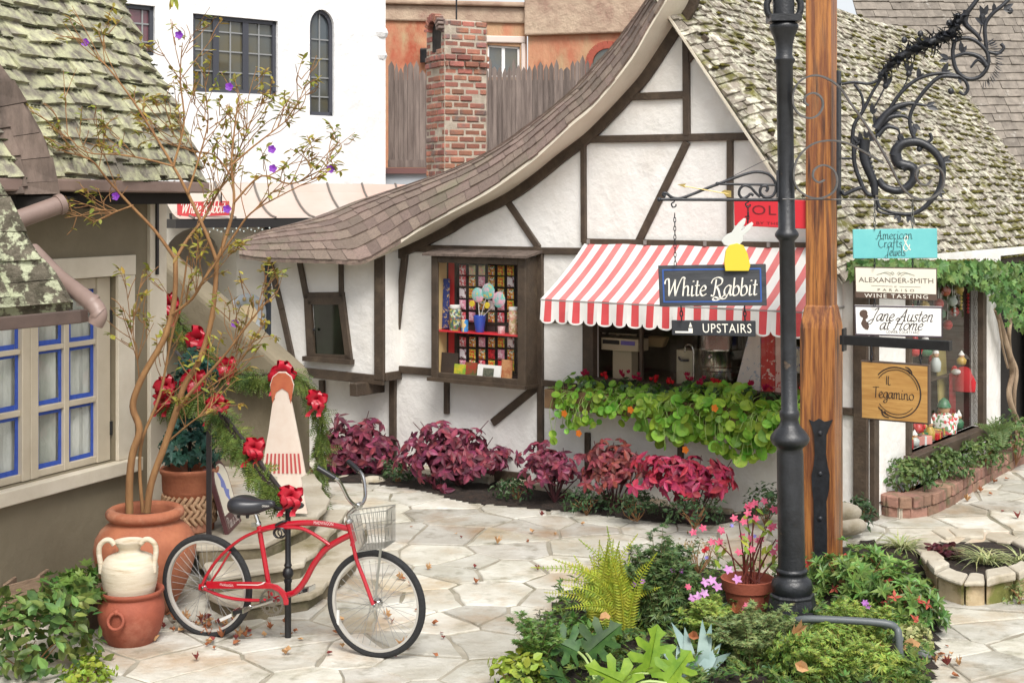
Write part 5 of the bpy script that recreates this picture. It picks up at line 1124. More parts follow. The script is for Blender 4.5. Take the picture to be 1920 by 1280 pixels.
mb.prism([lp(1270, 346, .012), lp(1286, 353, .012), lp(1283, 349, .012), (lp(1287, 344, .012))], (0, .004, 0)); mb.prism([lp(1350, 362, .012), lp(1358, 356, .012), lp(1371, 358, .012), lp(1371, 370, .012), lp(1362, 369, .012), lp(1357, 363, .012)], (0, .004, 0)); mb.build('arrow', mat('worn_gold', rgb(180, 158, 96, .85), rough=.4, metal=.6), lamp)
def strip(mb, pts, w_, t_=.004, k=4):
    q = catmull(pts, k); Y = V((0, w_ / 2, 0)); n = len(q); vs = []
    for i, p in enumerate(q):
        t = (q[min(i + 1, n - 1)] - q[max(i - 1, 0)]).normalized(); s = t.cross(V((0, 1, 0))).normalized() * (t_ / 2)
        vs += [p + s + Y, p - s + Y, p - s - Y, p + s - Y]
    fs = [(0, 1, 2, 3), (4 * n - 1, 4 * n - 2, 4 * n - 3, 4 * n - 4)]
    for i in range(n - 1):
        for j in range(4): fs.append((4 * i + j, 4 * i + 4 + j, 4 * i + 4 + (j + 1) % 4, 4 * i + (j + 1) % 4))
    mb.add(vs, fs)
mb = MB()
for path in ([(345, 590), (322, 570), (332, 535), (375, 520), (415, 545), (425, 595), (395, 645), (345, 660), (290, 635), (258, 580), (265, 500), (310, 445), (380, 422), (450, 440), (520, 490), (575, 570), (640, 660), (720, 780), (800, 920), (850, 1020), (900, 1080), (960, 1110), (1030, 1105), (1085, 1060), (1100, 990), (1075, 940), (1020, 920), (965, 935), (945, 980), (970, 1025), (1010, 1030), (1030, 1005)],
             [(435, 1005), (400, 1018), (370, 990), (380, 945), (430, 922), (485, 950), (505, 1010), (485, 1070), (420, 1105), (350, 1100), (290, 1060), (262, 1000), (270, 920), (310, 850), (380, 800), (470, 785), (560, 800), (650, 845), (765, 912)]):
    strip(mb, [c5(x, y, 9.22) for x, y in path], .03, .011)
mb.tube([c5(200, 1112, 9.25), c5(1175, 1118, 9.25)], .005, 6); mb.build('scroll_arm', M_flat, lamp, smooth=40)
# ================================================================ hanging signs
def chain(mb, a, b, n, r=.0028, ln=.02):
    a = V(a); b = V(b); d = (b - a) / n; t = d.normalized(); L = d.length * .62
    for i in range(n):
        c = a + d * (i + .5); s = V((1, 0, 0)) if i % 2 else V((0, 1, 0))
        mb.tube([c + t * L * math.cos(q) + s * L * .42 * math.sin(q) for q in np.linspace(0, 2 * math.pi, 10, endpoint=False)], r, 4, closed=True)
def hook(mb, p, s=.018, r=.004): mb.tube(catmull([p, p + V((0, 0, -s * .4)), p + V((-s * .8, 0, -s)), p + V((-s * .4, 0, -s * 2)), p + V((s * .5, 0, -s * 1.7)), p + V((s * .5, 0, -s * 1.1))], 4), r, 6)
def board(name, label, q, d, th, mats, grp=None, parent=None, bevel=.003):
    """q: picture corners tl, tr, br, bl; d depth left and right"""
    pts = [P(x, y, e) for (x, y), e in zip(q, (d[0], d[1], d[1], d[0]))]; X = (pts[1] - pts[0]).normalized(); Y = (pts[0] - pts[3]).normalized(); Z = X.cross(Y).normalized()
    t = thing(name, label, 'sign', (pts[0] + pts[1] + pts[2] + pts[3]) / 4, grp) if parent is None else parent
    m = MB(); m.prism(pts, -Z * th); m.build('board', mats, t, bevel=bevel, seg=1)
    f = lambda x, y: (lambda a, b: (pts[3].lerp(pts[2], a)).lerp(pts[0].lerp(pts[1], a), b))(x, y)   # 0..1 across, 0..1 up
    return t, f, X, Y, Z
M_slate = mat('brushed_slate', rgb(74, 76, 80, .85), rgb(54, 56, 60, .85), 5, .8, .1, 40, stretch=(1, 1, 6)); M_blue = mat('blue_line_paint', rgb(44, 86, 160, .85), rough=.6); M_let = mat('cream_letter', rgb(232, 228, 216, .88), rough=.7); M_letd = mat('dark_letter', rgb(58, 46, 42, .85), rough=.7)
tq, f, X, Y, Z = board('hanging_sign', 'grey slate sign with blue line border hanging from the black scroll arm', [(1234, 498), (1436, 495), (1438, 573), (1237, 574)], (9.34, 9.28), .03, M_slate)
def outline(f, Z, x0, x1, y0, y1, tx, ty, o=.001):
    m = MB()
    for a, b, c, d in ((x0, x1, y0, y0 + ty), (x0, x1, y1 - ty, y1), (x0, x0 + tx, y0 + ty, y1 - ty), (x1 - tx, x1, y0 + ty, y1 - ty)): m.prism([f(a, c) + Z * o, f(b, c) + Z * o, f(b, d) + Z * o, f(a, d) + Z * o], Z * .0012)
    return m
outline(f, Z, .035, .955, .09, .91, .014, .035).build('border', M_blue, tq)
m = MB(); pen_text(m, 'White Rabbit', f(.49, .40), X, Y, .066, width=.60, wd=.2, thin=.09, ang=35, slant=.12); m.build('lettering', M_let, tq)
m = MB(); m.prism([lp(*q, .03) for q in ((1360, 508), (1358, 490), (1361, 470), (1368, 459), (1382, 456), (1394, 460), (1402, 476), (1407, 498), (1404, 508))], (0, .02, 0)); fin = m.build('yellow_plaque', mat('yellow_paint', rgb(222, 196, 52, .85), rough=.6), tq, bevel=.003)
m = MB(); m.prism([lp(*q, .028) for q in ((1368, 463), (1358, 459), (1353, 452), (1356, 446), (1364, 439), (1372, 436), (1377, 428), (1386, 417), (1395, 409), (1399, 410), (1397, 419), (1389, 433), (1392, 432), (1400, 423), (1410, 416), (1413, 420), (1406, 431), (1394, 442), (1393, 452), (1386, 460), (1376, 464))], (0, .02, 0)); m.build('grey_plaque', mat('pale_grey_paint', rgb(206, 208, 202, .85), rough=.6), tq, bevel=.003)
m = MB(); hook(m, lp(1264, 376), .022, .005); chain(m, lp(1265, 400), lp(1266, 498), 12); m.build('chain', M_wire, tq, smooth=60); m = MB(); hook(m, lp(1403, 376), .022, .005); chain(m, lp(1403, 398), lp(1402, 418), 3, .004); m.build('chain', M_wire, tq, smooth=60)
tq, f, X, Y, Z = board('hanging_sign', 'small black sign with white arrow hanging below the grey slate sign', [(1259, 601), (1417, 602), (1417, 631), (1260, 628)], (9.34, 9.28), .045, mat('black_board', rgb(44, 46, 52, .9), rgb(36, 38, 42, .9), 8, .7))
m = MB(); put_text(m, 'UPSTAIRS', f(.66, .52), X, Y, width=.315, height=.06, space=1.1); m.prism([f(a, b) + Z * .001 for a, b in ((.04, .28), (.2, .28), (.2, .5), (.25, .5), (.25, .16), (.04, .16))], Z * .0012); m.prism([f(a, b) + Z * .001 for a, b in ((.205, .58), (.245, .58), (.225, .92))], Z * .0012); m.build('lettering', M_let, tq)
for a, b in ((1277, 1278), (1396, 1397)): m = MB(); chain(m, lp(a, 574), lp(b, 602), 3, .004); m.build('chain', M_wire, tq, smooth=60)
# ---- timber sign post
SPX = V((math.cos(R(27)), -math.sin(R(27)), 0)); SPY = V((math.sin(R(27)), math.cos(R(27)), 0)); CQ = P(1558, 0, 10.65); CQ.z = 0; PC = CQ - SPX * .0975 + SPY * .0975
M_post = mat('stained_cedar_post', rgb(204, 134, 66, .76), rgb(140, 80, 42, .74), 5, .45, .5, 40, stretch=(7, 7, .35), c3=rgb(74, 38, 24, .8), sc3=4, lo3=.53, hi3=.66, c4=rgb(120, 96, 74, .74), sc4=1.5, lo4=.58, hi4=.72, coat=.2, hi=.6, lo=.4)
sp = thing('timber_post', 'orange brown stained timber sign post with black iron strap beside the lamp post', 'post', PC)
mb = MB(); z1, z2, z3 = CAMH - (608 - 380) * 10.7 / FPX, CAMH - (576 - 380) * 10.7 / FPX, 5.0; lo_, up_ = .132, .0975
cs = [(-1, -1), (1, -1), (1, 1), (-1, 1)]; lv = [(lo_, 0), (lo_, z1 - .03), (lo_ - .004, z1), (up_ + .008, z2), (up_, z2 + .015), (up_, z3)]
mb.add([PC + SPX * a * r + SPY * b * r + V((0, 0, z)) for r, z in lv for a, b in cs], [(4 * i + j, 4 * i + (j + 1) % 4, 4 * i + 4 + (j + 1) % 4, 4 * i + 4 + j) for i in range(5) for j in range(4)] + [(3, 2, 1, 0), (20, 21, 22, 23)]); mb.build('beam', M_post, sp, bevel=.012, seg=2)
SF = Plane(PC - SPY * lo_, SPX, -SPY)                # its left-hand face
mb = MB(); k = [SF.at(*q, .002) for q in ((1517, 786), (1526, 790), (1536, 784), (1546, 790), (1556, 788), (1562, 786), (1555, 802), (1550, 815), (1549, 850), (1552, 872), (1556, 890), (1555, 915), (1550, 940), (1551, 1010), (1551, 1080), (1527, 1080), (1527, 1010), (1526, 940), (1523, 915), (1522, 890), (1526, 872), (1528, 850), (1527, 815), (1523, 800))]
mb.prism(k, -SPY * .008); strap = mb.build('strap', M_wire, sp)
for y in (812, 888, 972): mb = MB(); mb.ball(SF.at(1538, y, .012), .02, 10, 0, (1, .6, 1)); mb.build('bolt', M_wire, strap, smooth=80)
mb = MB(); E0, E1 = P(1584, 637, 10.62), P(1783, 648.5, 10.12); mb.bar(E0 - (E1 - E0).normalized() * .03, E1, .06, .07, (0, 0, 1), off=-.035); mb.box(E0 + V((.0, .02, 0)), SPX * -.0 + SPY * .05, SPX * .008, V((0, 0, .085))); mb.build('sign_arm', M_black, sp, bevel=.004)
# ornate scrollwork on the post
orn = thing('iron_scrollwork', 'ornate black wrought iron scroll bracket with leaves on the timber post', 'ironwork', P(1572, 260, 10.62))
DO = lambda x: 10.62 - .25 * max(0, min(1, (x - 530) / 900))
o5 = lambda x, y: c5(x, y, DO(x))
mb = MB(); mb.box(c5(515, 770, 10.60), SPY * .045, SPX * .008, V((0, 0, .50))); mb.build('back_plate', M_wire, orn, bevel=.004)
mb = MB()
def curl(pts, r0, r1=None, n=8):
    q = catmull([o5(*p) for p in pts], 5); k = len(q); r1 = r0 if r1 is None else r1; mb.tube(q, [1.25 * (r0 + (r1 - r0) * i / (k - 1)) for i in range(k)], n)
curl([(530, 470), (600, 460), (680, 468), (740, 445), (770, 405)], .009)
curl([(590, 800), (600, 700), (650, 620), (700, 520), (750, 440)], .013, .008); curl([(600, 470), (640, 530), (650, 600), (630, 650)], .008)
curl([(600, 770), (600, 900), (630, 1000), (670, 1080), (720, 1090)], .013); curl([(720, 740), (780, 640), (860, 520), (960, 440), (1090, 410), (1200, 435), (1235, 490), (1215, 528), (1185, 512)], .012, .009)
curl([(720, 720), (800, 620), (900, 580), (1000, 590)], .03, .006); curl([(740, 700), (800, 655), (880, 650), (930, 690)], .022, .004); curl([(730, 760), (780, 710), (840, 720), (855, 750)], .018, .004)
curl([(1180, 430), (1080, 430), (1000, 500), (930, 600), (910, 680), (930, 760), (980, 800), (1030, 780), (1022, 742)], .013, .009)
curl([(735, 1000), (770, 1045), (850, 1065), (920, 1020), (935, 950), (895, 925), (865, 940)], .02, .03); curl([(825, 870), (840, 830), (880, 800), (960, 795), (1040, 840), (1090, 920), (1085, 1030), (1030, 1120), (940, 1190), (830, 1190), (740, 1160)], .034, .007, 10)
curl([(830, 860), (845, 910), (890, 925)], .034, .03, 10); curl([(660, 780), (655, 870), (680, 950), (710, 1020), (715, 1090)], .033, .02, 10); curl([(640, 790), (610, 810), (600, 860)], .012); curl([(530, 885), (600, 885)], .007); curl([(530, 1065), (545, 1085), (580, 1070), (640, 1050), (670, 1080)], .012)
curl([(1150, 240), (1200, 215), (1270, 225), (1340, 290), (1345, 370), (1300, 430), (1230, 440), (1170, 390), (1150, 300), (1160, 240)], .012); curl([(1130, 205), (1170, 130), (1240, 60), (1300, -20)], .022, .012); curl([(1340, 280), (1330, 150), (1370, 80), (1430, 30), (1480, -20)], .012); curl([(1350, 290), (1400, 300), (1435, 270), (1418, 245)], .010)
curl([(1230, 60), (1220, 130), (1280, 190), (1310, 230)], .022, .008); curl([(1130, 330), (1220, 300), (1300, 320), (1340, 370)], .008, .018); curl([(1250, 380), (1290, 335), (1330, 360)], .006, .014); curl([(700, 620), (740, 550), (775, 480)], .005); curl([(820, 560), (880, 480), (905, 410)], .004); curl([(1290, 240), (1310, 150), (1315, 95)], .004); curl([(740, 1160), (720, 1100), (735, 1180), (850, 1200)], .012, .006)
mb.build('scroll', M_wire, orn, smooth=60)
mb = MB()
slv = [o5(x, y) for x, y in ((735, 440), (780, 385), (850, 325), (950, 268), (1050, 228), (1135, 200), (1175, 130), (1235, 62))]; q = catmull(slv, 5); k = len(q)
mb.tube(q, [.012 + .020 * math.sin(math.pi * min(1, (i + 2) / k)) for i in range(k)], 8)
la, ld, ln, ll = [], [], [], []
for i in range(2, k - 2):
    t = (q[i + 1] - q[i - 1]).normalized()
    for j in range(5):
        a = 6.283 * j / 5 + i * .8; u = t.cross(V((0, 1, 0))).normalized(); w_ = t.cross(u); o_ = u * math.cos(a) + w_ * math.sin(a); la.append(q[i] + o_ * .015); ld.append(o_ * .9 - t * .35 + t * (j % 2)); ln.append(o_ * -.3 + t); ll.append(random.uniform(.06, .105) * (.6 + .6 * math.sin(math.pi * i / k)))
for i in range(22):
    t = i / 21; a = -1.0 + 2.1 * t; p = o5(1270 + 115 * math.cos(a), 345 + 120 * math.sin(a)); la.append(p); ld.append(V((math.cos(a + .5), random.uniform(-.5, .5), -math.sin(a + .5)))); ln.append(V((-math.sin(a), .3, -math.cos(a)))); ll.append(.075)
for (x, y, dx, dy) in ((735, 720, 1, 1), (760, 690, .8, 1.2), (800, 640, 1, .6), (850, 610, 1, .3), (720, 700, .1, 1), (700, 640, .3, 1), (1000, 590, 1, 0), (1090, 415, .7, .7), (1180, 425, .6, -.8), (960, 445, .3, 1), (930, 690, .5, -1), (850, 745, .4, -1), (880, 800, -.8, .5), (1090, 900, 1, .3), (1060, 1060, .8, -.6), (850, 1190, -.4, -1), (900, 1195, .3, -1), (640, 800, -.6, 1), (665, 775, .1, 1), (690, 790, .6, 1), (1330, 140, -.6, .8), (1380, 75, .3, 1), (1430, 55, 1, .2), (1320, 95, 0, 1), (905, 410, 0, 1), (778, 480, .2, 1), (1130, 330, -1, .1), (1200, 300, .2, 1)):
    for s_ in (-.35, .35): la.append(o5(x, y)); ld.append(V((dx - s_ * dy, -.2, dy + s_ * dx))); ln.append(V((0, -1, .2))); ll.append(random.uniform(.06, .10))
mb.leaves('oval', la, ld, ln, np.array(ll), np.array(ll) * .5)
mb.build('acanthus_sleeve', M_wire, orn, smooth=60)
for (x, y) in ((1130, 130), (1180, 90), (1170, 150), (1200, 110), (970, 190), (880, 225), (1470, 62), (905, 412), (775, 480), (1315, 95), (1140, 510), (965, 830)): mb = MB(); mb.ball(o5(x, y), .024, 7, 0, (1, .7, 1.1)); mb.build('bud', M_wire, orn, smooth=60)
mb = MB()
for i in range(9):
    for j in range(2): t = i / 9; mb.ball(o5(648 + 55 * t + 26 * j, 830 + 230 * t), .017, 6)
mb.build('scaly_stem', M_wire, orn, smooth=60)
# ---- boards on the right
M_teal = mat('teal_board', rgb(114, 196, 196, .85), rgb(104, 188, 190, .85), 6, .6); M_ink = mat('ink_letter', rgb(36, 66, 72, .85), rough=.7); M_cb = mat('cream_signboard', rgb(232, 226, 210, .85), rgb(226, 219, 202, .85), 4, .55); M_wb = mat('white_signboard', rgb(244, 243, 238, .86), rough=.5); M_oak = mat('oak_board', rgb(216, 168, 98, .82), rgb(190, 138, 74, .82), 4, .5, .1, 40, stretch=(1, 1, 9)); M_bb = mat('brown_band', rgb(86, 66, 54, .85), rough=.5)
g_ = 'shop signs hung beside the timber post'
tq, f, X, Y, Z = board('hanging_sign', 'turquoise sign topmost of the boards right of the timber post', [(1599, 430), (1757, 428.5), (1758, 484), (1600, 485)], (9.27, 9.22), .02, M_teal, g_)
m = MB()
for t, x, y, hh, ww in (('American', .49, .76, .033, .235), ('Crafts', .44, .48, .033, .155), ('Jewels', .5, .19, .033, .13)): pen_text(m, t, f(x, y), X, Y, hh, width=ww, wd=.14, thin=.08, ang=20)
m.build('lettering', M_ink, tq); m = MB(); pen_text(m, '&', f(.64, .42), X, Y, .055, width=.05, wd=.14, thin=.07); m.build('ampersand', M_let, tq)
for x in (1640, 1711): m = MB(); chain(m, P(x, 375, 9.25), P(x, 430, 9.25), 7, .0028); m.build('chain', mat('silver_chain', rgb(160, 160, 156, .9), rough=.3, metal=.9), tq, smooth=60)
tq, f, X, Y, Z = board('hanging_sign', 'cream sign with brown lower band second of the boards right of the timber post', [(1602, 500), (1757, 503), (1757, 564), (1604, 558)], (9.3, 9.2), .03, M_bb, g_)
m = MB(); m.prism([f(a, b) + Z * .001 for a, b in ((.012, .2), (.988, .2), (.988, .97), (.012, .97))], Z * .002); m.build('face', M_cb, tq)
m = MB(); Zf = Z * .0035; put_text(m, 'ALEXANDER-SMITH', f(.5, .60) + Zf, X, Y, width=.47, height=.032); put_text(m, 'PARAISO', f(.5, .29) + Zf, X, Y, width=.23, height=.017, space=1.8); put_text(m, 'BY', f(.5, .40) + Zf, X, Y, width=.016, height=.009)
for a, b in ((.2, .46), (.54, .8)): m.prism([f(a, .40) + Zf, f(b, .40) + Zf, f(b, .41) + Zf, f(a, .41) + Zf], Z * .0008)
m.build('lettering', mat('grey_letter', rgb(112, 104, 94, .8), rough=.7), tq)
m = MB()
for s in (1, -1): nib(m, [[(s * .08, 0), (s * .2, .12), (s * .3, .03), (s * .15, -.05)], [(s * .15, -.08), (s * .4, .08), (s * .65, .1), (s * .95, -.02)], [(s * .3, -.12), (s * .6, .03), (s * .85, .03), (s * 1.2, -.08)]], f(.5, .80) + Zf, X, Y * 1.0, .10, wd=.035, thin=.03, ang=30)
m.build('flourish', mat('grey_green_ink', rgb(140, 150, 138, .8), rough=.7), tq)
m = MB(); put_text(m, 'WINE TASTING', f(.5, .1), X, Y, width=.40, height=.026, space=1.25); m.build('band_lettering', M_let, tq)
for x in (1640, 1711): m = MB(); chain(m, P(x, 485, 9.25), P(x, 502, 9.25), 3, .0028); m.build('chain', M_wire, tq, smooth=60)
tq, f, X, Y, Z = board('hanging_sign', 'white sign with brown silhouette head and script, third board right of the timber post', [(1602, 572), (1767, 575), (1767, 633), (1604, 628)], (9.3, 9.18), .03, M_wb, g_)
outline(f, Z, .0, 1, .0, 1, .012, .05).build('border', mat('plum_border', rgb(66, 54, 66, .85), rough=.5), tq)
m = MB(); sil = [(.055, .74), (.07, .82), (.10, .855), (.135, .84), (.15, .76), (.145, .70), (.157, .64), (.148, .615), (.145, .57), (.125, .545), (.128, .49), (.15, .41), (.163, .30), (.15, .19), (.12, .2), (.09, .27), (.068, .40), (.085, .50), (.095, .58), (.07, .62), (.058, .67)]
m.prism([f(a, b) + Z * .001 for a, b in sil], Z * .001); m.build('silhouette', M_bb, tq)
m = MB(); pen_text(m, 'Jane Austen', f(.54, .64), X, Y, .046, width=.40, wd=.17, thin=.10, ang=20, slant=.35); pen_text(m, 'at Home', f(.54, .35), X, Y, .044, width=.27, wd=.17, thin=.10, ang=20, slant=.35); put_text(m, 'LOWER COURTYARD', f(.55, .14), X, Y, width=.205, height=.019, space=1.15); m.build('lettering', M_letd, tq)
for x in (1640, 1722): m = MB(); chain(m, P(x, 560, 9.25), P(x, 574, 9.25), 2, .0028); m.build('chain', M_wire, tq, smooth=60)
tq, f, X, Y, Z = board('hanging_sign', 'square oak sign with burnt ring emblem hanging from the black steel arm', [(1613, 675), (1742, 684), (1742, 796), (1614, 785)], (10.5, 10.18), .04, mat('brown_edge', rgb(88, 74, 66, .85), rough=.5))
m = MB(); m.prism([f(a, b) + Z * .001 for a, b in ((.022, .028), (.978, .028), (.978, .972), (.022, .972))], Z * .002); m.build('face', M_oak, tq)
ct = f(.535, .5) + Z * .0035; m = MB()
arc_ = lambda r, a0, a1, n=14: [(r * math.cos(R(a0 + (a1 - a0) * i / n)), r * math.sin(R(a0 + (a1 - a0) * i / n))) for i in range(n + 1)]
nib(m, [arc_(1, 140, -140, 30)], ct, X, Y, .182, wd=.06, thin=.045, ang=0); nib(m, [arc_(.9, 145, 10), arc_(.88, -145, -40)], ct, X, Y, .182, wd=.03, thin=.028, ang=0)
nib(m, [[(.38, 1.03), (.5, 1.0), (.62, .88), (.66, .72)], [(.42, .92), (.52, .88), (.56, .78)], [(-.62, -.72), (-.6, -.9), (-.5, -1.0), (-.32, -1.03)], [(-.5, -.78), (-.46, -.88), (-.36, -.93)]], ct, X, Y, .182, wd=.06, thin=.035); m.build('ring_emblem', M_letd, tq)
m = MB(); pen_text(m, 'IL', f(.42, .67) + Z * .0025, X, Y, .036, width=.04, wd=.22, thin=.12, ang=30); pen_text(m, 'Tegamino', f(.49, .45) + Z * .0025, X, Y, .044, width=.31, wd=.19, thin=.1, ang=30); m.build('lettering', M_letd, tq)
m = MB(); chain(m, P(1634, 650, 10.44), P(1634, 677, 10.44), 3, .004); m.build('chain', M_wire, tq, smooth=60); m = MB(); chain(m, P(1726, 655, 10.24), P(1726, 684, 10.24), 3, .004); m.build('chain', M_wire, tq, smooth=60)
# red shop banner on the post
tq, f, X, Y, Z = board('banner_sign', 'red banner sign with thin lettering between the lamp post and timber post', [(1376, 373), (1530, 376), (1530, 430), (1377, 423)], (10.95, 10.75), .02, mat('red_banner', rgb(212, 36, 50, .85), rough=.6))
m = MB(); put_text(m, 'JOLIE', f(.42, .56), X, Y, width=.36, height=.095, space=1.1); put_text(m, 'BY THE SEA', f(.50, .14), X, Y, width=.28, height=.022, space=1.1); m.build('lettering', mat('dark_red_letter', rgb(110, 16, 26, .85), rough=.6), tq)
# ================================================================ striped awning
aw_ = thing('striped_awning', 'red and white striped scalloped awning over the shop window', 'awning', FA.sz(2.1, 2.4))
s0, s1, zt_, zf, po = .835, 3.40, 2.425, 1.935, .755; NPER = 17; col = 2 * NPER; per = (s1 - s0) / NPER
Mra = mat('faded_red_canvas', rgb(232, 138, 136, .85), rgb(224, 120, 120, .85), 3, .8, .1, 90, trans=.15); Mrv = mat('red_canvas', rgb(226, 92, 94, .85), rgb(216, 76, 80, .85), 3, .8, .1, 90, trans=.12); Mwa = mat('white_canvas', rgb(246, 244, 240, .86), rgb(238, 235, 230, .86), 3, .8, .1, 90, trans=.15)
edges = [s0]
for k in range(NPER): edges += [s0 + per * (k + .3), s0 + per * (k + .78)]
edges += [s1]
def canv(s, t): return FA.sz(s, zt_ + (zf - zt_) * (t + .2 * (t - t * t)), .02 + (po - .02) * t + .006 * math.sin(s * 11 + t * 4))
mb = MB()
for i in range(len(edges) - 1):
    a, b = edges[i], edges[i + 1]
    for sub in range(2):
        x0, x1 = a + (b - a) * sub / 2, a + (b - a) * (sub + 1) / 2
        for j in range(8): mb.poly([canv(x0, j / 8), canv(x0, (j + 1) / 8), canv(x1, (j + 1) / 8), canv(x1, j / 8)], i % 2)
mb.build('canopy', [Mwa, Mra], aw_, smooth=70)
mb = MB()
def val(s, t):
    ph = ((s - s0) / per - .54) % 1.0; ph = min(ph, 1 - ph) * 2
    L = .175 + .045 * math.sqrt(max(0, 1 - ph ** 2)); return FA.sz(s, zf - L * t, po + .012 * math.sin(s * 23) * t + .015 * t)
for i in range(len(edges) - 1):
    a, b = edges[i], edges[i + 1]; n = 6
    for sub in range(n):
        x0, x1 = a + (b - a) * sub / n, a + (b - a) * (sub + 1) / n
        for t0, t1, mm in ((0, .5, i % 2), (.5, .93, i % 2), (.93, 1, 0)): mb.poly([val(x0, t0), val(x0, t1), val(x1, t1), val(x1, t0)], mm)
mb.build('valance', [Mwa, Mrv], aw_, smooth=70)
mb = MB()
for s in (s0, s1): mb.tube([FA.sz(s, zf - .01, .0), FA.sz(s, zf - .01, po)], .012, 6)
mb.tube([FA.sz(s0, zf - .012, po - .01), FA.sz(s1, zf - .012, po - .01)], .014, 6)
for k in range(5): mb.box(FA.sz(s0 + .05 + (s1 - s0 - .1) * k / 4, zt_ + .01, .045), FA.u * .012, FA.n * .01, V((0, 0, .02)))
mb.build('awning_frame', mat('grey_frame', rgb(150, 146, 142, .8), rough=.5), aw_)
for s in (s0, s1): mb = MB(); mb.poly([canv(s, t / 8) for t in range(9)] + [FA.sz(s, zf - .17, po), FA.sz(s, zf - .1, .02)]); mb.build('side_panel', Mwa, aw_)
# ================================================================ display cabinet on the wall
cb = thing('display_cabinet', 'brown wooden glass fronted cabinet of sweets mounted on the white wall', 'cabinet', FA.sz(-.4, 1.6))
po = .241; cL = FA.st(808, 600, po)[0]; cR = .298; cz0 = FA.st(985, 726, po)[1]; cz1 = FA.st(985, 484, po)[1]; dep = po
gL, gR, gz0, gz1 = FA.st(820, 600, po)[0], FA.st(970, 600, po)[0], FA.st(970, 711, po)[1], FA.st(970, 497, po)[1]
mb = MB(); prect(mb, FA, cL, gL, cz0, cz1, po - .03, po); prect(mb, FA, gR, cR, cz0, cz1, po - .03, po); prect(mb, FA, gL, gR, cz0, gz0, po - .03, po - .002); prect(mb, FA, gL, gR, gz1, cz1, po - .03, po - .002)
cbf = mb.build('door_frame', M_brown, cb, bevel=.005, seg=1); mb = MB(); mb.poly([FA.sz(a, b, po - .02) for a, b in rect(gL, gR, gz0, gz1)]); mb.build('pane', M_glass, cbf)
mb = MB(); mb.box(FA.sz(cL + .03, (cz0 + cz1) / 2, po + .006), FA.u * .006, FA.n * .008, V((0, 0, .016))); mb.build('latch', M_chrome, cbf)
mb = MB(); prect(mb, FA, cR - .02, cR, cz0, cz1, .0, po - .03); prect(mb, FA, cL, cL + .02, cz0, cz1, .0, po - .03); prect(mb, FA, cL - .03, cR + .02, cz0 - .02, cz0 + .015, .0, po + .03); mb.build('case', M_brown, cb)
mb = MB()
for k in range(14):
    a = cL - .07 + (cR - cL + .13) * k / 14; b = cL - .07 + (cR - cL + .13) * (k + 1) / 14 - .004; j = random.uniform(-.01, .01)
    mb.prism([FA.sz(a, cz1 + .05, .0), FA.sz(b, cz1 + .05, .0), FA.sz(b, cz1 + .0, po + .06 + j), FA.sz(a, cz1 + .0, po + .06 + j)], (0, 0, .022))
mb.build('cabinet_roof', M_shake, cb)
M_yel = mat('cream_yellow_paint', rgb(232, 206, 148, .85), rough=.6); M_redp = mat('red_lining', rgb(206, 48, 52, .8), rough=.7)
mb = MB(); mb.poly([FA.sz(a, b, .012) for a, b in rect(cL + .02, cR - .02, cz0 + .015, cz1)]); mb.poly([FA.sz(cL + .021, cz0, .01), FA.sz(cL + .021, cz1, .01), FA.sz(cL + .021, cz1, po - .03), FA.sz(cL + .021, cz0, po - .03)], 1); mb.poly([FA.sz(a, cz0 + .017, o) for a, o in ((cL, .01), (cR, .01), (cR, po - .03), (cL, po - .03))], 1); mb.build('lining', [mat('dark_lining', rgb(60, 44, 46, .8), rough=.8), M_yel], cb); mb = MB(); mb.poly([FA.sz(a, b, .016) for a, b in rect(FA.st(841, 600, .016)[0], FA.st(852, 600, .016)[0], cz0 + .02, cz1)]); mb.build('red_strip', M_redp, cb)
zs = FA.st(890, 622, .12)[1]; mb = MB(); prect(mb, FA, cL + .021, cR - .021, zs - .012, zs, .013, po - .05); mb.build('shelf', mat('red_shelf', rgb(226, 54, 66, .85), rough=.4), cb)
def dc(x, y, o): return FA.st(800 + x / 5.12, 470 + y / 5.12, o)
mb = MB(); gx = [dc(x, 300, .02)[0] for x in (296, 388, 479, 570, 662, 756, 850)]; gy = [dc(550, y, .02)[1] for y in (130, 238, 350, 462, 575, 700, 820, 932, 1045, 1150)]
for a in gx: mb.tube([FA.sz(a, gy[-1], .02), FA.sz(a, gy[0], .02)], .008, 4)
for b in gy: mb.tube([FA.sz(gx[0], b, .02), FA.sz(gx[-1] + .02, b, .02)], .008, 4)
mb.build('wire_grid', M_black, cb)
def speck(name, cols, sc=70, rough=.4):
    if name in MATS: return MATS[name]
    m = bpy.data.materials.new(name); MATS[name] = m; m.use_nodes = True; n = m.node_tree.nodes; l = m.node_tree.links
    tc = n.new('ShaderNodeTexCoord'); vo = n.new('ShaderNodeTexVoronoi'); vo.inputs['Scale'].default_value = sc; l.new(tc.outputs['Object'], vo.inputs['Vector'])
    sp_ = n.new('ShaderNodeSeparateColor'); l.new(vo.outputs['Color'], sp_.inputs[0]); cr_ = n.new('ShaderNodeValToRGB'); cr_.color_ramp.interpolation = 'CONSTANT'; l.new(sp_.outputs[0], cr_.inputs[0])
    e = cr_.color_ramp.elements
    for i, c in enumerate(cols):
        q = e[i] if i < 2 else e.new(i / len(cols)); q.position = i / len(cols); q.color = rgb(*c, .85)
    l.new(cr_.outputs[0], n['Principled BSDF'].inputs['Base Color']); n['Principled BSDF'].inputs['Roughness'].default_value = rough; return m
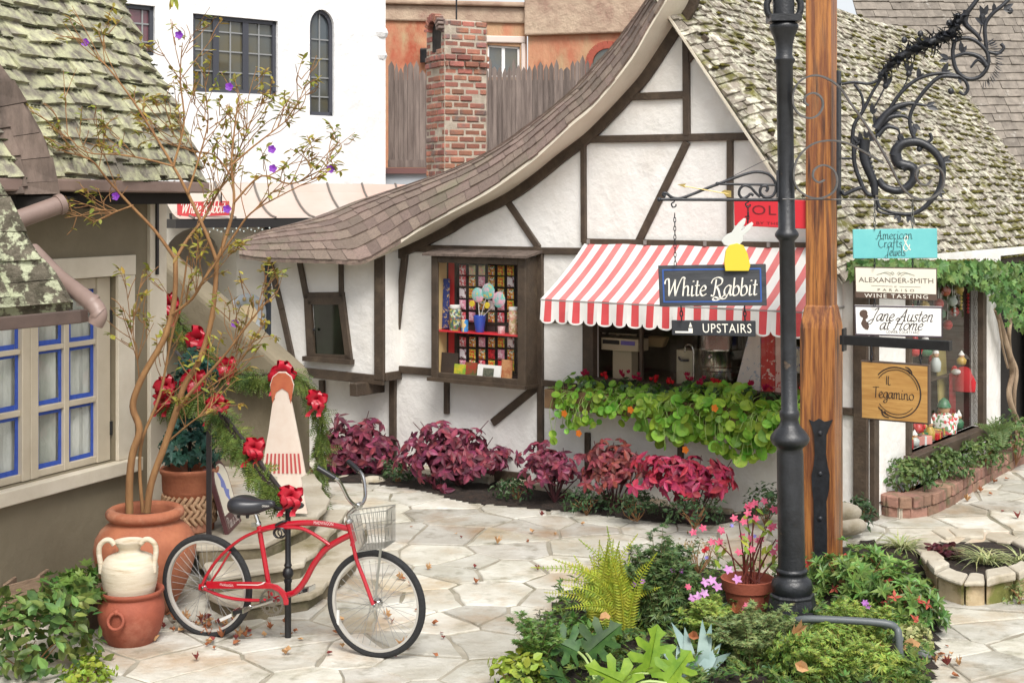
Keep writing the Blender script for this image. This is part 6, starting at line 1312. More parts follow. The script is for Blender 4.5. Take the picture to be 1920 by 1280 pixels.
CM = [('red and white speckled', [(214, 60, 70), (240, 226, 226), (226, 120, 130)]), ('pastel striped', [(240, 214, 160), (236, 180, 170), (206, 220, 170)]), ('many coloured', [(90, 150, 80), (230, 190, 70), (210, 70, 60), (240, 230, 220), (230, 140, 60)]), ('pale pink', [(236, 170, 190), (244, 210, 218), (226, 140, 164)]), ('orange and yellow', [(236, 140, 50), (244, 204, 80), (216, 80, 50), (150, 190, 70)]), ('white and dark dotted', [(238, 222, 226), (240, 230, 232), (244, 236, 236), (120, 60, 70)]), ('bright red', [(196, 30, 44), (216, 50, 60), (150, 20, 34)])]
RWN = ['top', 'second', 'third', 'fourth', 'fifth', 'sixth', 'seventh', 'eighth']; CN_ = ['first', 'second', 'third', 'fourth', 'fifth', 'last']
pick = [[0, 1, 1, 2, 4, 4], [0, 2, 3, 2, 4, 5], [5, 4, 1, 3, 2, 2], [3, 0, 2, 5, 3, 4], [0, 3, 1, 2, 0, 2], [0, 2, 3, 2, 4, 5], [5, 4, 2, 6, 3, 2], [3, 2, 0, 4, 6, 4]]
for r, yy in enumerate((184, 292, 408, 518, 635, 874, 990, 1096)):
    for c_ in range(6):
        a, b = dc(342 + 92 * c_ + (2 if r > 4 else 0), yy + c_ * 1.5, .035); nm, cs_ = CM[pick[r][c_]]
        m = MB(); hw, hh = .0405, .049
        m.add([FA.sz(a + x * hw, b + z * hh, o) for x, z, o in ((-1, -1, .03), (1, -1, .03), (1, 1, .03), (-1, 1, .03), (-.6, -.6, .048), (.6, -.6, .048), (.6, .6, .048), (-.6, .6, .048))], [(4, 5, 6, 7)[::-1], (0, 1, 5, 4)[::-1], (1, 2, 6, 5)[::-1], (2, 3, 7, 6)[::-1], (3, 0, 4, 7)[::-1], (0, 1, 2, 3)])
        tag(m.build('candy_packet', speck('candy_' + nm.replace(' ', '_'), cs_), loc=FA.sz(a, b, .03)), '%s candy packet, %s in the %s row of the cabinet grid' % (nm, CN_[c_], RWN[r]), 'packet', 'candy packets on the black grid')
def onshelf(x, o, z): a = dc(x, 700, o)[0]; return FA.sz(a, z, o)
zsf = zs + .001; zb_ = cz0 + .018
def lt(name, label, cat, c, prof, mt, n=18, **k): m = MB(); m.lathe(c, prof, n); return tag(m.build(name, mt, loc=c, smooth=50), label, cat, **k)
c = onshelf(275, .12, zsf); j = thing('candy_jar', 'glass jar of green mixed sweets with white lid at the left of the shelf', 'jar', c); m = MB(); m.lathe(c, [(.055, 0), (.06, .01), (.06, .2), (.05, .22)], 18); m.build('jar', speck('jar_sweets', [(90, 130, 90), (190, 180, 90), (80, 100, 120), (180, 110, 90), (200, 210, 190)], 60), j, smooth=50); m = MB(); m.lathe(c, [(.055, .22), (.058, .225), (.058, .25), (.05, .255)], 18); m.build('lid', M_wb, j, smooth=50)
c = onshelf(832, .12, zsf); j = thing('candy_jar', 'tall jar of pale sweets with white lid at the right of the shelf', 'jar', c); m = MB(); m.lathe(c, [(.04, 0), (.045, .01), (.045, .22), (.04, .235)], 18); m.build('jar', speck('pale_sweets', [(236, 220, 196), (220, 160, 140), (230, 200, 170), (190, 170, 120)], 60), j, smooth=50); m = MB(); m.lathe(c, [(.045, .235), (.046, .24), (.046, .262), (.04, .266)], 18); m.build('lid', M_wb, j, smooth=50)
lt('candy_tin', 'small blue and cream striped tin in front of the green sweets jar', 'tin', onshelf(367, .16, zsf), [(.034, 0), (.035, .115), (.03, .118), (0, .118)], speck('striped_tin', [(70, 150, 216), (240, 210, 150), (70, 90, 190)], 24))
lt('candy_cup', 'small white and red cup on the red shelf', 'cup', onshelf(718, .13, zsf), [(.034, 0), (.038, .07), (.034, .071), (.032, .01), (0, .008)], mat('white_red_cup', rgb(236, 222, 222, .85), rgb(196, 100, 110, .85), 14, .4))
c = onshelf(510, .12, zsf); j = thing('lollipop_vase', 'blue vase of big swirled pastel lollipops on the cabinet shelf', 'vase', c); m = MB(); m.lathe(c, [(.04, 0), (.045, .01), (.065, .16), (.06, .165), (.05, .1), (0, .09)], 20); m.build('vase', mat('blue_glass', rgb(60, 90, 190, .85), rough=.15), j, smooth=50)
for i, (x, y, r) in enumerate(((490, 425, .074), (590, 390, .08), (692, 470, .078))):
    p = FA.sz(*dc(x, y, .16), .16); m = MB(); m.lathe(p, [(0, -.009), (r * .8, -.009), (r, 0), (r * .8, .009), (0, .009)], 20, ax=FA.n); lo = m.build('lollipop', mat('swirl_candy', rgb(238, 178, 196, .85), rgb(120, 206, 196, .85), 9, .25, c3=rgb(244, 206, 96, .85), sc3=9, lo3=.58, hi3=.62, lo=.45, hi=.55), j, smooth=60); m = MB(); m.tube([p, c + V((0, 0, .12))], .004, 5); m.build('stick', M_wb, lo)
for i, (x, y) in enumerate(((430, 508), (575, 525))): p = FA.sz(*dc(x, y, .2), .19); m = MB(); m.lathe(p, [(0, -.006), (.03, -.006), (.032, .0), (.03, .006), (0, .006)], 16, ax=FA.n); m.build('yellow_lollipop', mat('yellow_paint', (1, 1, 1, 1)), j, smooth=60)
def card(name, label, cat, x0, x1, y0, y1, o, mt, th=.012, lean=.02):
    a0, z0 = dc(x0, y1, o); a1, z1 = dc(x1, y0, o); z1 = zb_ + (z1 - z0) if y1 > 1100 else z1; z0 = zb_ if y1 > 1100 else z0
    m = MB(); m.prism([FA.sz(a0, z0, o + lean), FA.sz(a1, z0, o + lean), FA.sz(a1, z1, o), FA.sz(a0, z1, o)], -FA.n * th); return tag(m.build(name, mt, loc=FA.sz(a0, z0, o)), label, cat)
card('tube_box', 'narrow blue box with a column of coloured sweets standing on the shelf', 'box', 160, 218, 270, 740, .09, mat('navy_card', rgb(48, 66, 132, .85), rgb(214, 180, 120, .85), 30, .5, lo=.55, hi=.6))
card('chocolate_box', 'dark chocolate box with pale flower at the lower left of the cabinet', 'box', 145, 300, 955, 1170, .12, mat('dark_card', rgb(62, 54, 50, .85), rgb(80, 66, 58, .85), 6, .5))
card('sweet_bag', 'yellow and green bag of sweets on the cabinet floor', 'bag', 268, 375, 1060, 1185, .16, mat('yellow_bag', rgb(230, 204, 60, .85), rgb(110, 170, 70, .85), 16, .35))
card('sweet_box', 'red and green sweet box between the yellow bag and white framed picture', 'box', 372, 485, 1040, 1190, .15, mat('red_green_card', rgb(186, 52, 50, .85), rgb(60, 110, 60, .85), 12, .4))
card('biscuit_packet', 'tall brown biscuit packet at the lower right of the cabinet', 'packet', 722, 822, 995, 1200, .14, mat('brown_packet', rgb(176, 100, 66, .85), rgb(216, 170, 120, .85), 14, .4))
wf_ = thing('framed_picture', 'white framed small photograph leaning on the cabinet floor', 'picture frame', FA.sz(*dc(605, 1190, .17), .17)); a0, _ = dc(490, 1200, .17); a1, _ = dc(712, 1200, .17); hh = .155
m = MB(); m.prism([FA.sz(a0, zb_, .19), FA.sz(a1, zb_, .19), FA.sz(a1, zb_ + hh, .165), FA.sz(a0, zb_ + hh, .165)], -FA.n * .012); m.build('frame', M_wb, wf_); m = MB(); w4 = a1 - a0; m.poly([FA.sz(a0 + w4 * .25, zb_ + .035, .187), FA.sz(a0 + w4 * .72, zb_ + .035, .187), FA.sz(a0 + w4 * .72, zb_ + .125, .1725), FA.sz(a0 + w4 * .25, zb_ + .125, .1725)][::-1]); m.build('photo', mat('muted_photo', rgb(120, 120, 100, .85), rgb(70, 76, 70, .85), 40, .4), wf_)
# ================================================================ things inside the shop window
def fbox(name, label, cat, p0, p1, o, dep_, mt, bev=.006):
    a0, z1 = FA.st(p0[0], p0[1], o); a1, z0 = FA.st(p1[0], p1[1], o); t = thing(name, label, cat, FA.sz((a0 + a1) / 2, z0, o)); m = MB(); prect(m, FA, a0, a1, z0, z1, o - dep_, o); m.build('case', mt, t, bevel=bev); return t, (a0, a1, z0, z1)
M_beige = mat('beige_plastic', rgb(206, 192, 162, .8), rough=.4); M_steel = mat('polished_steel', rgb(190, 184, 172, .9), rough=.18, metal=1)
t, (a0, a1, z0, z1) = fbox('shop_scale', 'beige shop scale with violet display behind the window glass', 'scale', (1127, 632), (1196, 660), -.15, .2, M_beige)
m = MB(); prect(m, FA, a0 + (a1 - a0) * .55, a0 + (a1 - a0) * .92, z0 + (z1 - z0) * .5, z1 - .02, -.15, -.145); m.build('screen', mat('violet_screen', rgb(120, 110, 190, .8), rough=.2), t); m = MB(); prect(m, FA, a0 + .02, a0 + (a1 - a0) * .5, z0 + (z1 - z0) * .5, z1 - .02, -.15, -.146); m.build('dark_panel', M_black, t); m = MB(); prect(m, FA, a0 - .0, a1, z1 + .035, z1 + .05, -.4, -.13); prect(m, FA, a0 + .1, a0 + .14, z1, z1 + .035, -.3, -.26); m.build('tray', M_steel, t)
m = MB(); prect(m, FA, a0 + .1, a1 - .1, zh0 - .02, z0, -.32, -.2); m.build('stand', M_beige, t)
t, (a0, a1, z0, z1) = fbox('drinks_dispenser', 'pale steel dispenser with black handle in the middle of the shop window', 'dispenser', (1268, 655), (1298, 722), -.18, .2, mat('satin_steel', rgb(196, 190, 164, .8), rough=.35, metal=.3))
m = MB(); c = FA.sz((a0 + a1) / 2, z1 - .09, -.17); m.tube(catmull([c + FA.u * -.05 + V((0, 0, .02)), c + FA.n * .04, c + FA.u * .05], 4), .012, 8); m.build('handle', M_blk, t); m = MB(); c = FA.sz(a1 + .03, z0, -.15); m.tube(catmull([c, c + V((0, 0, .3)), c + V((0, 0, .37)) - FA.u * .03, c + V((0, 0, .36)) - FA.u * .08, c + V((0, 0, .3)) - FA.u * .09], 4), .009, 8); m.build('tap', M_chrome, t)
c = FA.sz(FA.st(1352, 700, -.35)[0], zh0 - .02, -.35); kt = thing('steel_kettle', 'big polished steel kettle drum behind the shop window', 'kettle', c); m = MB(); m.lathe(c, [(.17, 0), (.19, .02), (.19, .16), (.2, .17), (.2, .2), (.21, .21), (.215, .34), (.222, .35), (.222, .37), (.215, .38), (.21, .55), (.2, .6), (0, .62)], 36); m.build('drum', M_steel, kt, smooth=40); m = MB(); m.ball(c + FA.n * .22 + V((0, 0, .3)), .018, 8); m.build('knob', M_chrome, kt)
M_pol = mat('pale_wrapping_paper', rgb(228, 222, 214, .8), rgb(170, 186, 200, .8), 18, .6, lo=.58, hi=.62); M_polr = mat('red_wrapping_paper', rgb(206, 62, 58, .8), rgb(238, 214, 200, .8), 16, .6, lo=.58, hi=.61)
def fq(name, label, pts, o, mt, cat='wrapping paper'): m = MB(); m.prism([FA.at(x, y, o) for x, y in pts], -FA.n * .02); tag(m.build(name, mt, loc=FA.at(*pts[0], o)), label, cat)
fq('wrapping_paper', 'pale blue dotted paper cone at the right of the shop window', [(1404, 625), (1426, 625), (1426, 738), (1377, 732)], -.08, M_pol); fq('wrapping_paper', 'red paper panel with white swirls beside the pale dotted cone', [(1427, 612), (1452, 614), (1453, 742), (1427, 738)], -.07, M_polr); fq('wrapping_paper', 'pinkish paper strip beside the lamp post in the shop window', [(1454, 614), (1466, 614), (1466, 744), (1454, 742)], -.075, mat('pink_wrapping_paper', rgb(236, 196, 184, .8), rgb(206, 90, 84, .8), 14, .6, lo=.55, hi=.6)); fq('picture_card', 'small framed blue figure card right of the lamp post in the shop window', [(1493, 650), (1508, 651), (1508, 700), (1493, 699)], -.07, mat('blue_card', rgb(206, 200, 180, .8), rgb(80, 90, 150, .8), 20, .5, lo=.5, hi=.55), 'card')
m = MB(); mb2 = [FA.at(1225, 625, -.6), FA.at(1250, 640, -.6)]; m.box(FA.at(1232, 640, -.6), FA.u * .10, FA.n * .05, V((.02, 0, .05))); tag(m.build('paper_bag', mat('kraft_paper', rgb(196, 170, 120, .7), rough=.8), loc=FA.at(1232, 650, -.6), bevel=.02), 'crumpled tan paper bag deep inside the shop window', 'bag')
# ================================================================ round plaque and small hanging sign on the far shop
pq = thing('round_plaque', 'round pale blue ceramic plaque with a flower wreath on the far white wall', 'plaque', WB.at(462, 592, .05)); c = WB.at(462, 592, .04)
m = MB(); m.lathe(c, [(.0, 0), (.30, 0), (.31, .02), (.29, .035), (.19, .03), (.18, .02), (0, .02)], 32, ax=WB.n); m.build('dish', mat('pale_blue_glaze', rgb(170, 178, 186, .8), rgb(186, 190, 190, .8), 4, .4), pq, smooth=50)
m = MB(); m.lathe(c + WB.n * .022, [(0, 0), (.16, 0), (.16, .006), (0, .006)], 24, ax=WB.n); m.build('centre', mat('cream_glaze', rgb(228, 206, 168, .8), rough=.4), pq)
for k in range(14): t = 2 * math.pi * k / 14; m = MB(); m.ball(c + WB.n * .035 + WB.u * .24 * math.cos(t) + V((0, 0, .24 * math.sin(t))), .03, 8); m.build('flower_boss', mat('ochre_glaze', rgb(190, 156, 100, .8), rgb(120, 130, 100, .8), 10, .5), pq)
tq, f, X, Y, Z = board('hanging_sign', 'small red sign with white script under the far copper canopy', [(332, 379), (430, 377), (430, 404), (333, 407)], (18.3, 18.5), .04, mat('red_signboard', rgb(196, 62, 66, .85), rough=.5))
m = MB(); pen_text(m, 'White Rabbit', f(.5, .5), X, Y, .085, width=.56, wd=.2, thin=.12, slant=.2); m.build('lettering', M_let, tq)
m = MB(); c = P(335, 412, 18.3); m.tube(catmull([P(320, 400, 18.3), P(322, 415, 18.3), P(335, 422, 18.3), P(342, 412, 18.3), P(336, 405, 18.3)], 4), .018, 6); m.tube([P(345, 360, 18.3), P(345, 380, 18.3)], .01, 5); m.tube([P(415, 360, 18.4), P(415, 380, 18.4)], .01, 5); m.build('hook', M_black, tq)
# ================================================================ planting along the gable wall
random.seed(31); rng = np.random.default_rng(31)
def ground_sheet(name, px, z, mt, lump=.03, zf=None):
    """a lumpy sheet of earth filling a picture outline on the ground"""
    loop = [G(x, y, z) for x, y in px]; xs = [p.x for p in loop]; ys = [p.y for p in loop]
    def ins(x, y):
        c = False
        for a, b in zip(loop, loop[1:] + loop[:1]):
            if (a.y > y) != (b.y > y) and x < (b.x - a.x) * (y - a.y) / (b.y - a.y) + a.x: c = not c
        return c
    st_ = .06; m = MB(); nx, ny = int((max(xs) - min(xs)) / st_) + 2, int((max(ys) - min(ys)) / st_) + 2; idx = {}
    for j in range(ny):
        for i in range(nx):
            x, y = min(xs) + i * st_, min(ys) + j * st_
            e = min(1, min(abs((b.x - a.x) * (a.y - y) - (a.x - x) * (b.y - a.y)) / max((b - a).length, 1e-6) if 0 < (V((x, y, z)) - a).dot(b - a) < (b - a).length_squared else (V((x, y, z)) - a).length for a, b in zip(loop, loop[1:] + loop[:1])) / .2)
            idx[i, j] = len(m.v); m.v.append((x, y, gz(x, y) + .012 + (z + lump * (1 + math.sin(x * 9 + y * 5) * .5 + math.sin(y * 13 - x * 7) * .4)) * e * .9 + random.uniform(0, .008)))
    for j in range(ny - 1):
        for i in range(nx - 1):
            if ins(min(xs) + (i + .5) * st_, min(ys) + (j + .5) * st_): m.f.append((idx[i, j], idx[i + 1, j], idx[i + 1, j + 1], idx[i, j + 1])); m.m.append(0)
    o = m.build(name, mt, smooth=80); return struct(o)
ground_sheet('flower_bed_soil', [(600, 905), (690, 908), (780, 920), (880, 945), (985, 955), (1080, 962), (1200, 978), (1330, 990), (1450, 990), (1640, 985), (1640, 945), (1440, 935), (1200, 905), (965, 885), (700, 855), (600, 850)], .0, M_soil, .03)
G_bur = fleaf('burgundy_leaf', (152, 66, 88), (88, 38, 56), .2, .5, .02, sc=14); G_pnk = fleaf('crimson_leaf', (198, 58, 92), (134, 40, 64), .25, .45, .015, sc=12); G_brz = fleaf('bronze_leaf', (154, 66, 68), (98, 46, 50), .2, .5, .02, sc=14)
G_low = fleaf('dark_green_leaf', (78, 104, 62), (46, 72, 44), .2, .3, .03); G_mid = fleaf('mid_green_leaf', (112, 146, 66), (74, 110, 50), .3, .3, .03); G_lim = fleaf('lime_leaf', (176, 190, 74), (138, 164, 58), .35, .25, .03)
def shrub_red(label, px, py, hw, top, bot, mt, n, L, off=.42):
    c = FA.at(px, py, off); k = c.y / FPX; base = V((c.x, c.y, .03)); t = thing('burgundy_shrub', label, 'shrub', base, 'burgundy shrubs along the gable wall')
    m = MB(); ct = V((c.x, c.y, CAMH - ((top + bot) / 2 - HORY) * k)); rz_ = (bot - top) / 2 * k * 1.12; hw = hw * 1.38; tips = [ct + V((random.uniform(-.7, .7) * hw * k, random.uniform(-.15, .15), random.uniform(-.3, .7) * rz_)) for _ in range(16)]
    sticks(m, base, tips, .008, .06); m.build('stems', mat('burgundy_stem', rgb(84, 40, 46, .8), rough=.7), t)
    m = MB(); cen = []; nrm = []; subs = [(random.uniform(-.5, .5), random.uniform(-.55, .5), random.uniform(.4, .62)) for q_ in range(5)] + [(-.42, -.4, .5), (.42, -.4, .5), (0, -.5, .5), (0, .1, .6)]
    for _ in range(int(n * 1.6)):
        d = V(rng.normal(size=3)); d.normalize(); d.z = abs(d.z) if random.random() < .55 else d.z; j_ = subs[_ % len(subs)]; r = random.uniform(.55, 1.08); cen.append(ct + V(((j_[0] + d.x * j_[2]) * hw * k * r, d.y * .28 * r, (j_[1] + d.z * j_[2]) * rz_ * r))); nrm.append((d + V((0, -.35, .35)) + V(rng.normal(size=3)) * .25).normalized())
    pos, dd, nn = [], [], []
    for p, q in zip(cen, nrm):
        a0 = random.random() * 6; X = q.cross(V((.2, .3, .9))).normalized(); Y = q.cross(X)
        for i in range(5): a = a0 + i * 1.256; e = X * math.cos(a) + Y * math.sin(a); pos.append(p); dd.append(e - q * .25 + V((0, 0, -.2))); nn.append(q + e * .35 + V(rng.normal(size=3)) * .14)
    m.leaves('oval', pos, dd, nn, L * (.5 + .75 * rng.random(len(pos))), L * .60 * (.7 + .5 * rng.random(len(pos)))); m.build('foliage', mt, t)
shrub_red('burgundy shrub beside the stair wall under the bay window', 668, 835, 66, 748, 902, G_bur, 105, .11)
shrub_red('widest burgundy shrub directly under the display cabinet', 864, 845, 98, 768, 915, G_bur, 150, .105)
shrub_red('dull purple shrub left below the nasturtium box', 1040, 880, 52, 825, 925, G_bur, 75, .085)
shrub_red('bronze red shrub in the middle below the nasturtium box', 1150, 868, 60, 815, 920, G_brz, 70, .09)
shrub_red('bright crimson shrub right below the nasturtium box', 1300, 890, 82, 845, 935, G_pnk, 72, .105, .5)
def small(label, c, rad, n, L, mt, kind='lance', name='low_shrub', cat='plant', grp=None, W=.45, up=.4, shell=.45, stem=True, **k):
    t = thing(name, label, cat, (c[0], c[1], c[2] - rad[2] * .8), grp); m = MB(); cloud(m, kind, c, rad, n, L, L * W, up, shell, **k); m.build('foliage', mt, t)
    if stem:
        m = MB(); sticks(m, (c[0], c[1], max(.0, c[2] - rad[2] * 1.1)), [(c[0] + random.uniform(-.6, .6) * rad[0], c[1] + random.uniform(-.6, .6) * rad[1], c[2] + random.uniform(-.1, .6) * rad[2]) for _ in range(9)], .005, .05); m.build('stems', M_bark, t)
    return t
g_ = 'low green plants at the foot of the gable wall'
for lb, px, py, o, r in (('small dark green plant between the two left burgundy shrubs', 745, 885, .5, (.16, .15, .13)), ('low green plant at the right foot of the widest burgundy shrub', 968, 918, .55, (.2, .15, .11)), ('low green plant under the bronze red shrub', 1100, 940, .6, (.24, .15, .12)), ('low green plant with long shoots beside the soil edge, left of the bright crimson shrub', 1195, 948, .65, (.24, .16, .12)), ('low dark green plant hiding the stems of the bright crimson shrub', 1300, 962, .8, (.26, .14, .13)), ('dark green plant behind the potted pink begonia', 1435, 945, .45, (.2, .15, .16)), ('small green plant at the foot of the house corner by the timber post', 1612, 962, .35, (.14, .14, .12))):
    c = FA.at(px, py, o); small(lb, c, r, 260, .05, G_low, 'lance', grp=g_)
m = MB()
for px, py, s in ((652, 905, 1.3), (700, 903, 1), (612, 912, 1.0), (1590, 985, 1.2), (1578, 960, 1.3)):
    p = FA.at(px, py, .6); r = .09 * s; o = MB(); o.ball(p, r, 12, 0, (1.4, .9, .7)); tag(o.build('edging_stone', M_step, loc=p, smooth=80), {652: 'rounded grey stone under the left burgundy shrub', 700: 'small rounded stone right of the left burgundy shrub', 612: 'rounded stone at the end of the stair wall', 1590: 'rounded stone just right of the timber post', 1578: 'rounded stone at the foot of the house corner timber'}[px], 'stone')
# flower box with nasturtiums and cyclamen
fb0, fb1 = FA.st(1052, 750)[0], FA.st(1505, 750)[0]; fz = zh0 - .06
fbx = thing('flower_box', 'brown wooden trough under the shop window full of nasturtiums', 'planter', FA.sz((fb0 + fb1) / 2, fz - .2))
mb = MB(); prect(mb, FA, fb0, fb1, fz - .2, fz - .02, .05, .075); prect(mb, FA, fb0, fb1, fz - .2, fz - .02, .26, .285); prect(mb, FA, fb0, fb0 + .025, fz - .2, fz - .02, .075, .26); prect(mb, FA, fb1 - .025, fb1, fz - .2, fz - .02, .075, .26); prect(mb, FA, fb0 + .02, fb1 - .02, fz - .195, fz - .17, .07, .27); mb.build('trough', mat('old_box_wood', rgb(150, 118, 84, .7), rgb(116, 90, 66, .7), 5, .85, .3, 30), fbx, bevel=.004)
mb = MB(); prect(mb, FA, fb0 + .026, fb1 - .026, fz - .17, fz - .06, .076, .258); mb.build('potting_soil', M_soil, fbx)
G_nas = fleaf('nasturtium_leaf', (166, 204, 78), (116, 168, 54), .4, .38, .03, sc=8); nt = thing('nasturtium_plant', 'trailing lime green nasturtiums spilling from the flower box', 'plant', FA.sz((fb0 + fb1) / 2, fz - .05))
up_b = [(1040, 722), (1075, 703), (1120, 718), (1180, 722), (1250, 735), (1310, 722), (1370, 722), (1425, 735), (1450, 765), (1480, 745), (1512, 740)]; lo_b = [(1040, 760), (1062, 815), (1100, 800), (1150, 790), (1200, 808), (1250, 838), (1300, 820), (1350, 850), (1395, 868), (1440, 852), (1465, 800), (1490, 838), (1512, 830)]
def bnd(t, x):
    for (a, b), (c, d) in zip(t, t[1:]):
        if a <= x <= c: return b + (d - b) * (x - a) / (c - a)
    return t[-1][1]
pos, dd, nn, LL = [], [], [], []; ms = MB()
while len(pos) < 820:
    x = random.uniform(1036, 1512); a, b = bnd(up_b, x), bnd(lo_b, x); f = random.random() ** 1.25; y = a + (b - a) * f + random.uniform(-5, 5)
    if random.random() < .5 and (1120 < x < 1210 and f > .75): continue
    o = .14 + .26 * math.sin(min(1, f * 1.6 + .15) * 1.57) * random.uniform(.45, 1.1); p = FA.at(x, y, o); q = (FA.n + V((0, 0, .75 - .4 * f)) + V(rng.normal(size=3)) * .55).normalized()
    e = q.cross(V(rng.normal(size=3))).normalized(); L = random.uniform(.035, .10) * (1.25 if x > 1200 else .9) * (1.2 if random.random() < .2 else 1); pos.append(p - e * L * .5); dd.append(e); nn.append(q); LL.append(L)
    if random.random() < .35: r0 = FA.sz(FA.st(x + random.uniform(-20, 20), y, o)[0], fz - .03, .2); ms.tube(catmull([r0, r0.lerp(p, .5) + FA.n * .08 + V((0, 0, .03)), p], 3), .0028, 4, False)
LL = np.array(LL); m = MB(); m.leaves('round', pos, dd, nn, LL, LL); m.build('foliage', G_nas, nt); ms.build('stems', mat('pale_green_stem', rgb(150, 176, 96, .8), rough=.6), nt)
for x, y in ((1058, 775), (1182, 768), (1285, 843), (1085, 812), (1340, 765)): m = MB(); c = FA.at(x, y, .45); m.leaves('round', [c] * 5, [FA.u * math.cos(a) + V((0, 0, math.sin(a))) for a in (0, 1.26, 2.5, 3.77, 5)], [FA.n] * 5, .035, .03); m.build('blossom', mat('orange_petal', rgb(232, 130, 40, .85), rough=.5, trans=.3), nt)
M_cyc = mat('magenta_petal', rgb(186, 22, 78, .85), rgb(156, 14, 60, .85), 20, .5, trans=.25); M_cyr = mat('red_petal', rgb(214, 30, 44, .85), rgb(184, 20, 36, .85), 20, .5, trans=.25)
for k, (x, y, lb) in enumerate(((1097, 708, 'magenta cyclamen at the left end of the flower box'), (1128, 714, 'red cyclamen under the shop scale'), (1172, 712, 'magenta cyclamen right of the red one under the scale'), (1196, 717, 'magenta cyclamen beside the glazing bar'), (1228, 722, 'red cyclamen left of the drinks dispenser'), (1256, 725, 'red cyclamen at the foot of the drinks dispenser'), (1292, 718, 'magenta cyclamen just right of the drinks dispenser'), (1314, 724, 'magenta cyclamen under the left of the steel kettle'), (1345, 728, 'red cyclamen under the steel kettle'), (1406, 730, 'tall magenta cyclamen in front of the pale dotted paper cone'), (1442, 738, 'wide magenta cyclamen in front of the red paper panel'), (1507, 745, 'red cyclamen between the lamp post and timber post'))):
    y -= 7; c = FA.at(x, y, .2); t = thing('cyclamen', lb, 'flower', FA.sz(FA.st(x, y, .16)[0], fz - .06, .16), 'cyclamen along the window sill'); mt = M_cyr if lb.startswith('red') else M_cyc
    for b in range(5):
        p = c + FA.u * random.uniform(-.05, .05) + V((0, random.uniform(-.03, .03), random.uniform(-.02, .03))); m = MB(); aa = [random.random() + 1.26 * i for i in range(5)]
        m.leaves('oval', [p] * 5, [V((math.cos(a) * .6, math.sin(a) * .6, 1)) for a in aa], [V((math.cos(a), math.sin(a), -.3)) for a in aa], .042, .026); m.build('blossom', mt, t)
    m = MB(); cloud(m, 'ivy', c + V((0, 0, -.07)), (.09, .07, .05), 26, .05, .05, .8); m.build('foliage', G_low, t)
# ================================================================ right side: brick planter, hedge plants, ivy, display window
pth = [G(x, y, .15) for x, y in ((1640, 962), (1668, 972), (1710, 974), (1752, 966), (1790, 946), (1830, 921), (1875, 894), (1925, 868), (1985, 845))]; pth = resample(catmull(pth, 6), 120)
bpl = thing('brick_planter', 'low curved two course red brick planter edging beside the shop side wall', 'planter', pth[20]); M_pbr = mat('planter_brick', rgb(172, 132, 112, .72), rgb(140, 108, 92, .72), 8, .95, .6, 40, isl=.25, hue=.012, c3=rgb(112, 112, 78, .72), sc3=4, lo3=.52, hi3=.66)
for row in range(2):
    mb = MB(); L = sum((b - a).length for a, b in zip(pth, pth[1:])); x = -.05 * row; w_ = (.19, .105)[row]
    while x < L - .02:
        a, b = max(x, 0) / L, min(x + w_, L) / L; p, q = pth[int(a * 119)].lerp(pth[min(119, int(a * 119) + 1)], a * 119 % 1), pth[int(b * 119)].lerp(pth[min(119, int(b * 119) + 1)], b * 119 % 1); x += w_ + .012
        d = (q - p).normalized(); s = V((-d.y, d.x, 0)); zc = .15 + (.045, .142)[row] + random.uniform(-.003, .003); dp = (.05, .105)[row]; j = random.uniform(-.006, .006)
        mb.box((p + q) / 2 + s * (dp - (0, .012)[row] + j) + V((0, 0, zc - .15)), d * ((q - p).length / 2), s * dp, V((0, 0, (.043, .046)[row])))
    mb.build('brick_course', M_pbr, bpl, bevel=.008)
mb = MB()
for a, b in zip(pth[::4], pth[4::4]):
    d = (b - a).normalized(); s = V((-d.y, d.x, 0)); mb.box((a + b) / 2 + s * .06 + V((0, 0, .065)), d * ((b - a).length / 2 + .004), s * .045, V((0, 0, .10)))
mb.build('mortar', M_bmort, bpl)
mb = MB(); inner = [p + V((-.05, .12, .13)) for p in pth[::6]]; wl2 = [RW.sz(s_, .28, .01) for s_ in (4.9, 3.5, 2, 1, .1)]
mb.poly(inner + wl2); mb.build('potting_soil', M_soil, bpl)
G_box = fleaf('box_leaf', (112, 136, 74), (72, 100, 54), .25, .3, .03)
for lb, px, py, d, r, n in (('bushy green plant at the left end of the brick planter', 1700, 893, 12.25, (.28, .2, .17), 700), ('bushy green plant in the middle of the brick planter under the window', 1772, 876, 12.75, (.26, .2, .16), 600), ('bushy green plant at the window end of the brick planter', 1838, 854, 13.4, (.26, .22, .16), 560), ('dark leafy plant at the doorway end of the brick planter', 1905, 822, 14.1, (.24, .25, .24), 420)):
    small(lb, P(px, py, d), r, n, .055, G_box, 'lance', 'planter_shrub', 'shrub', 'plants in the brick planter', .5)
t = thing('fern', 'upright pale green fern by the white wall at the doorway', 'fern', P(1872, 840, 13.9))
def frond(m, pts, Lp, n=26, taper=1.0):
    q = resample(catmull(pts, 5), n + 4); pos, dd, nn, L = [], [], [], []
    for i in range(3, n + 3):
        t = (q[i + 1] - q[i - 1]).normalized(); s = t.cross(V((0, -1, .35))).normalized(); u = s.cross(t); f = math.sin(min(1, (1 - i / (n + 3)) * 1.15 + .02) * 1.5) ** .8 * (.55 + .45 * min(1, i / (n * .25)))
        for sg in (-1, 1): pos.append(q[i]); dd.append(s * sg + t * .45 - V((0, 0, .12))); nn.append(u + s * sg * .2); L.append(Lp * max(.12, f))
    L = np.array(L); m.leaves('lance', pos, dd, nn, L, L * .26 + .003); m.tube(q, [.0028] * len(q), 4, False)
m = MB(); b = P(1872, 845, 13.9)
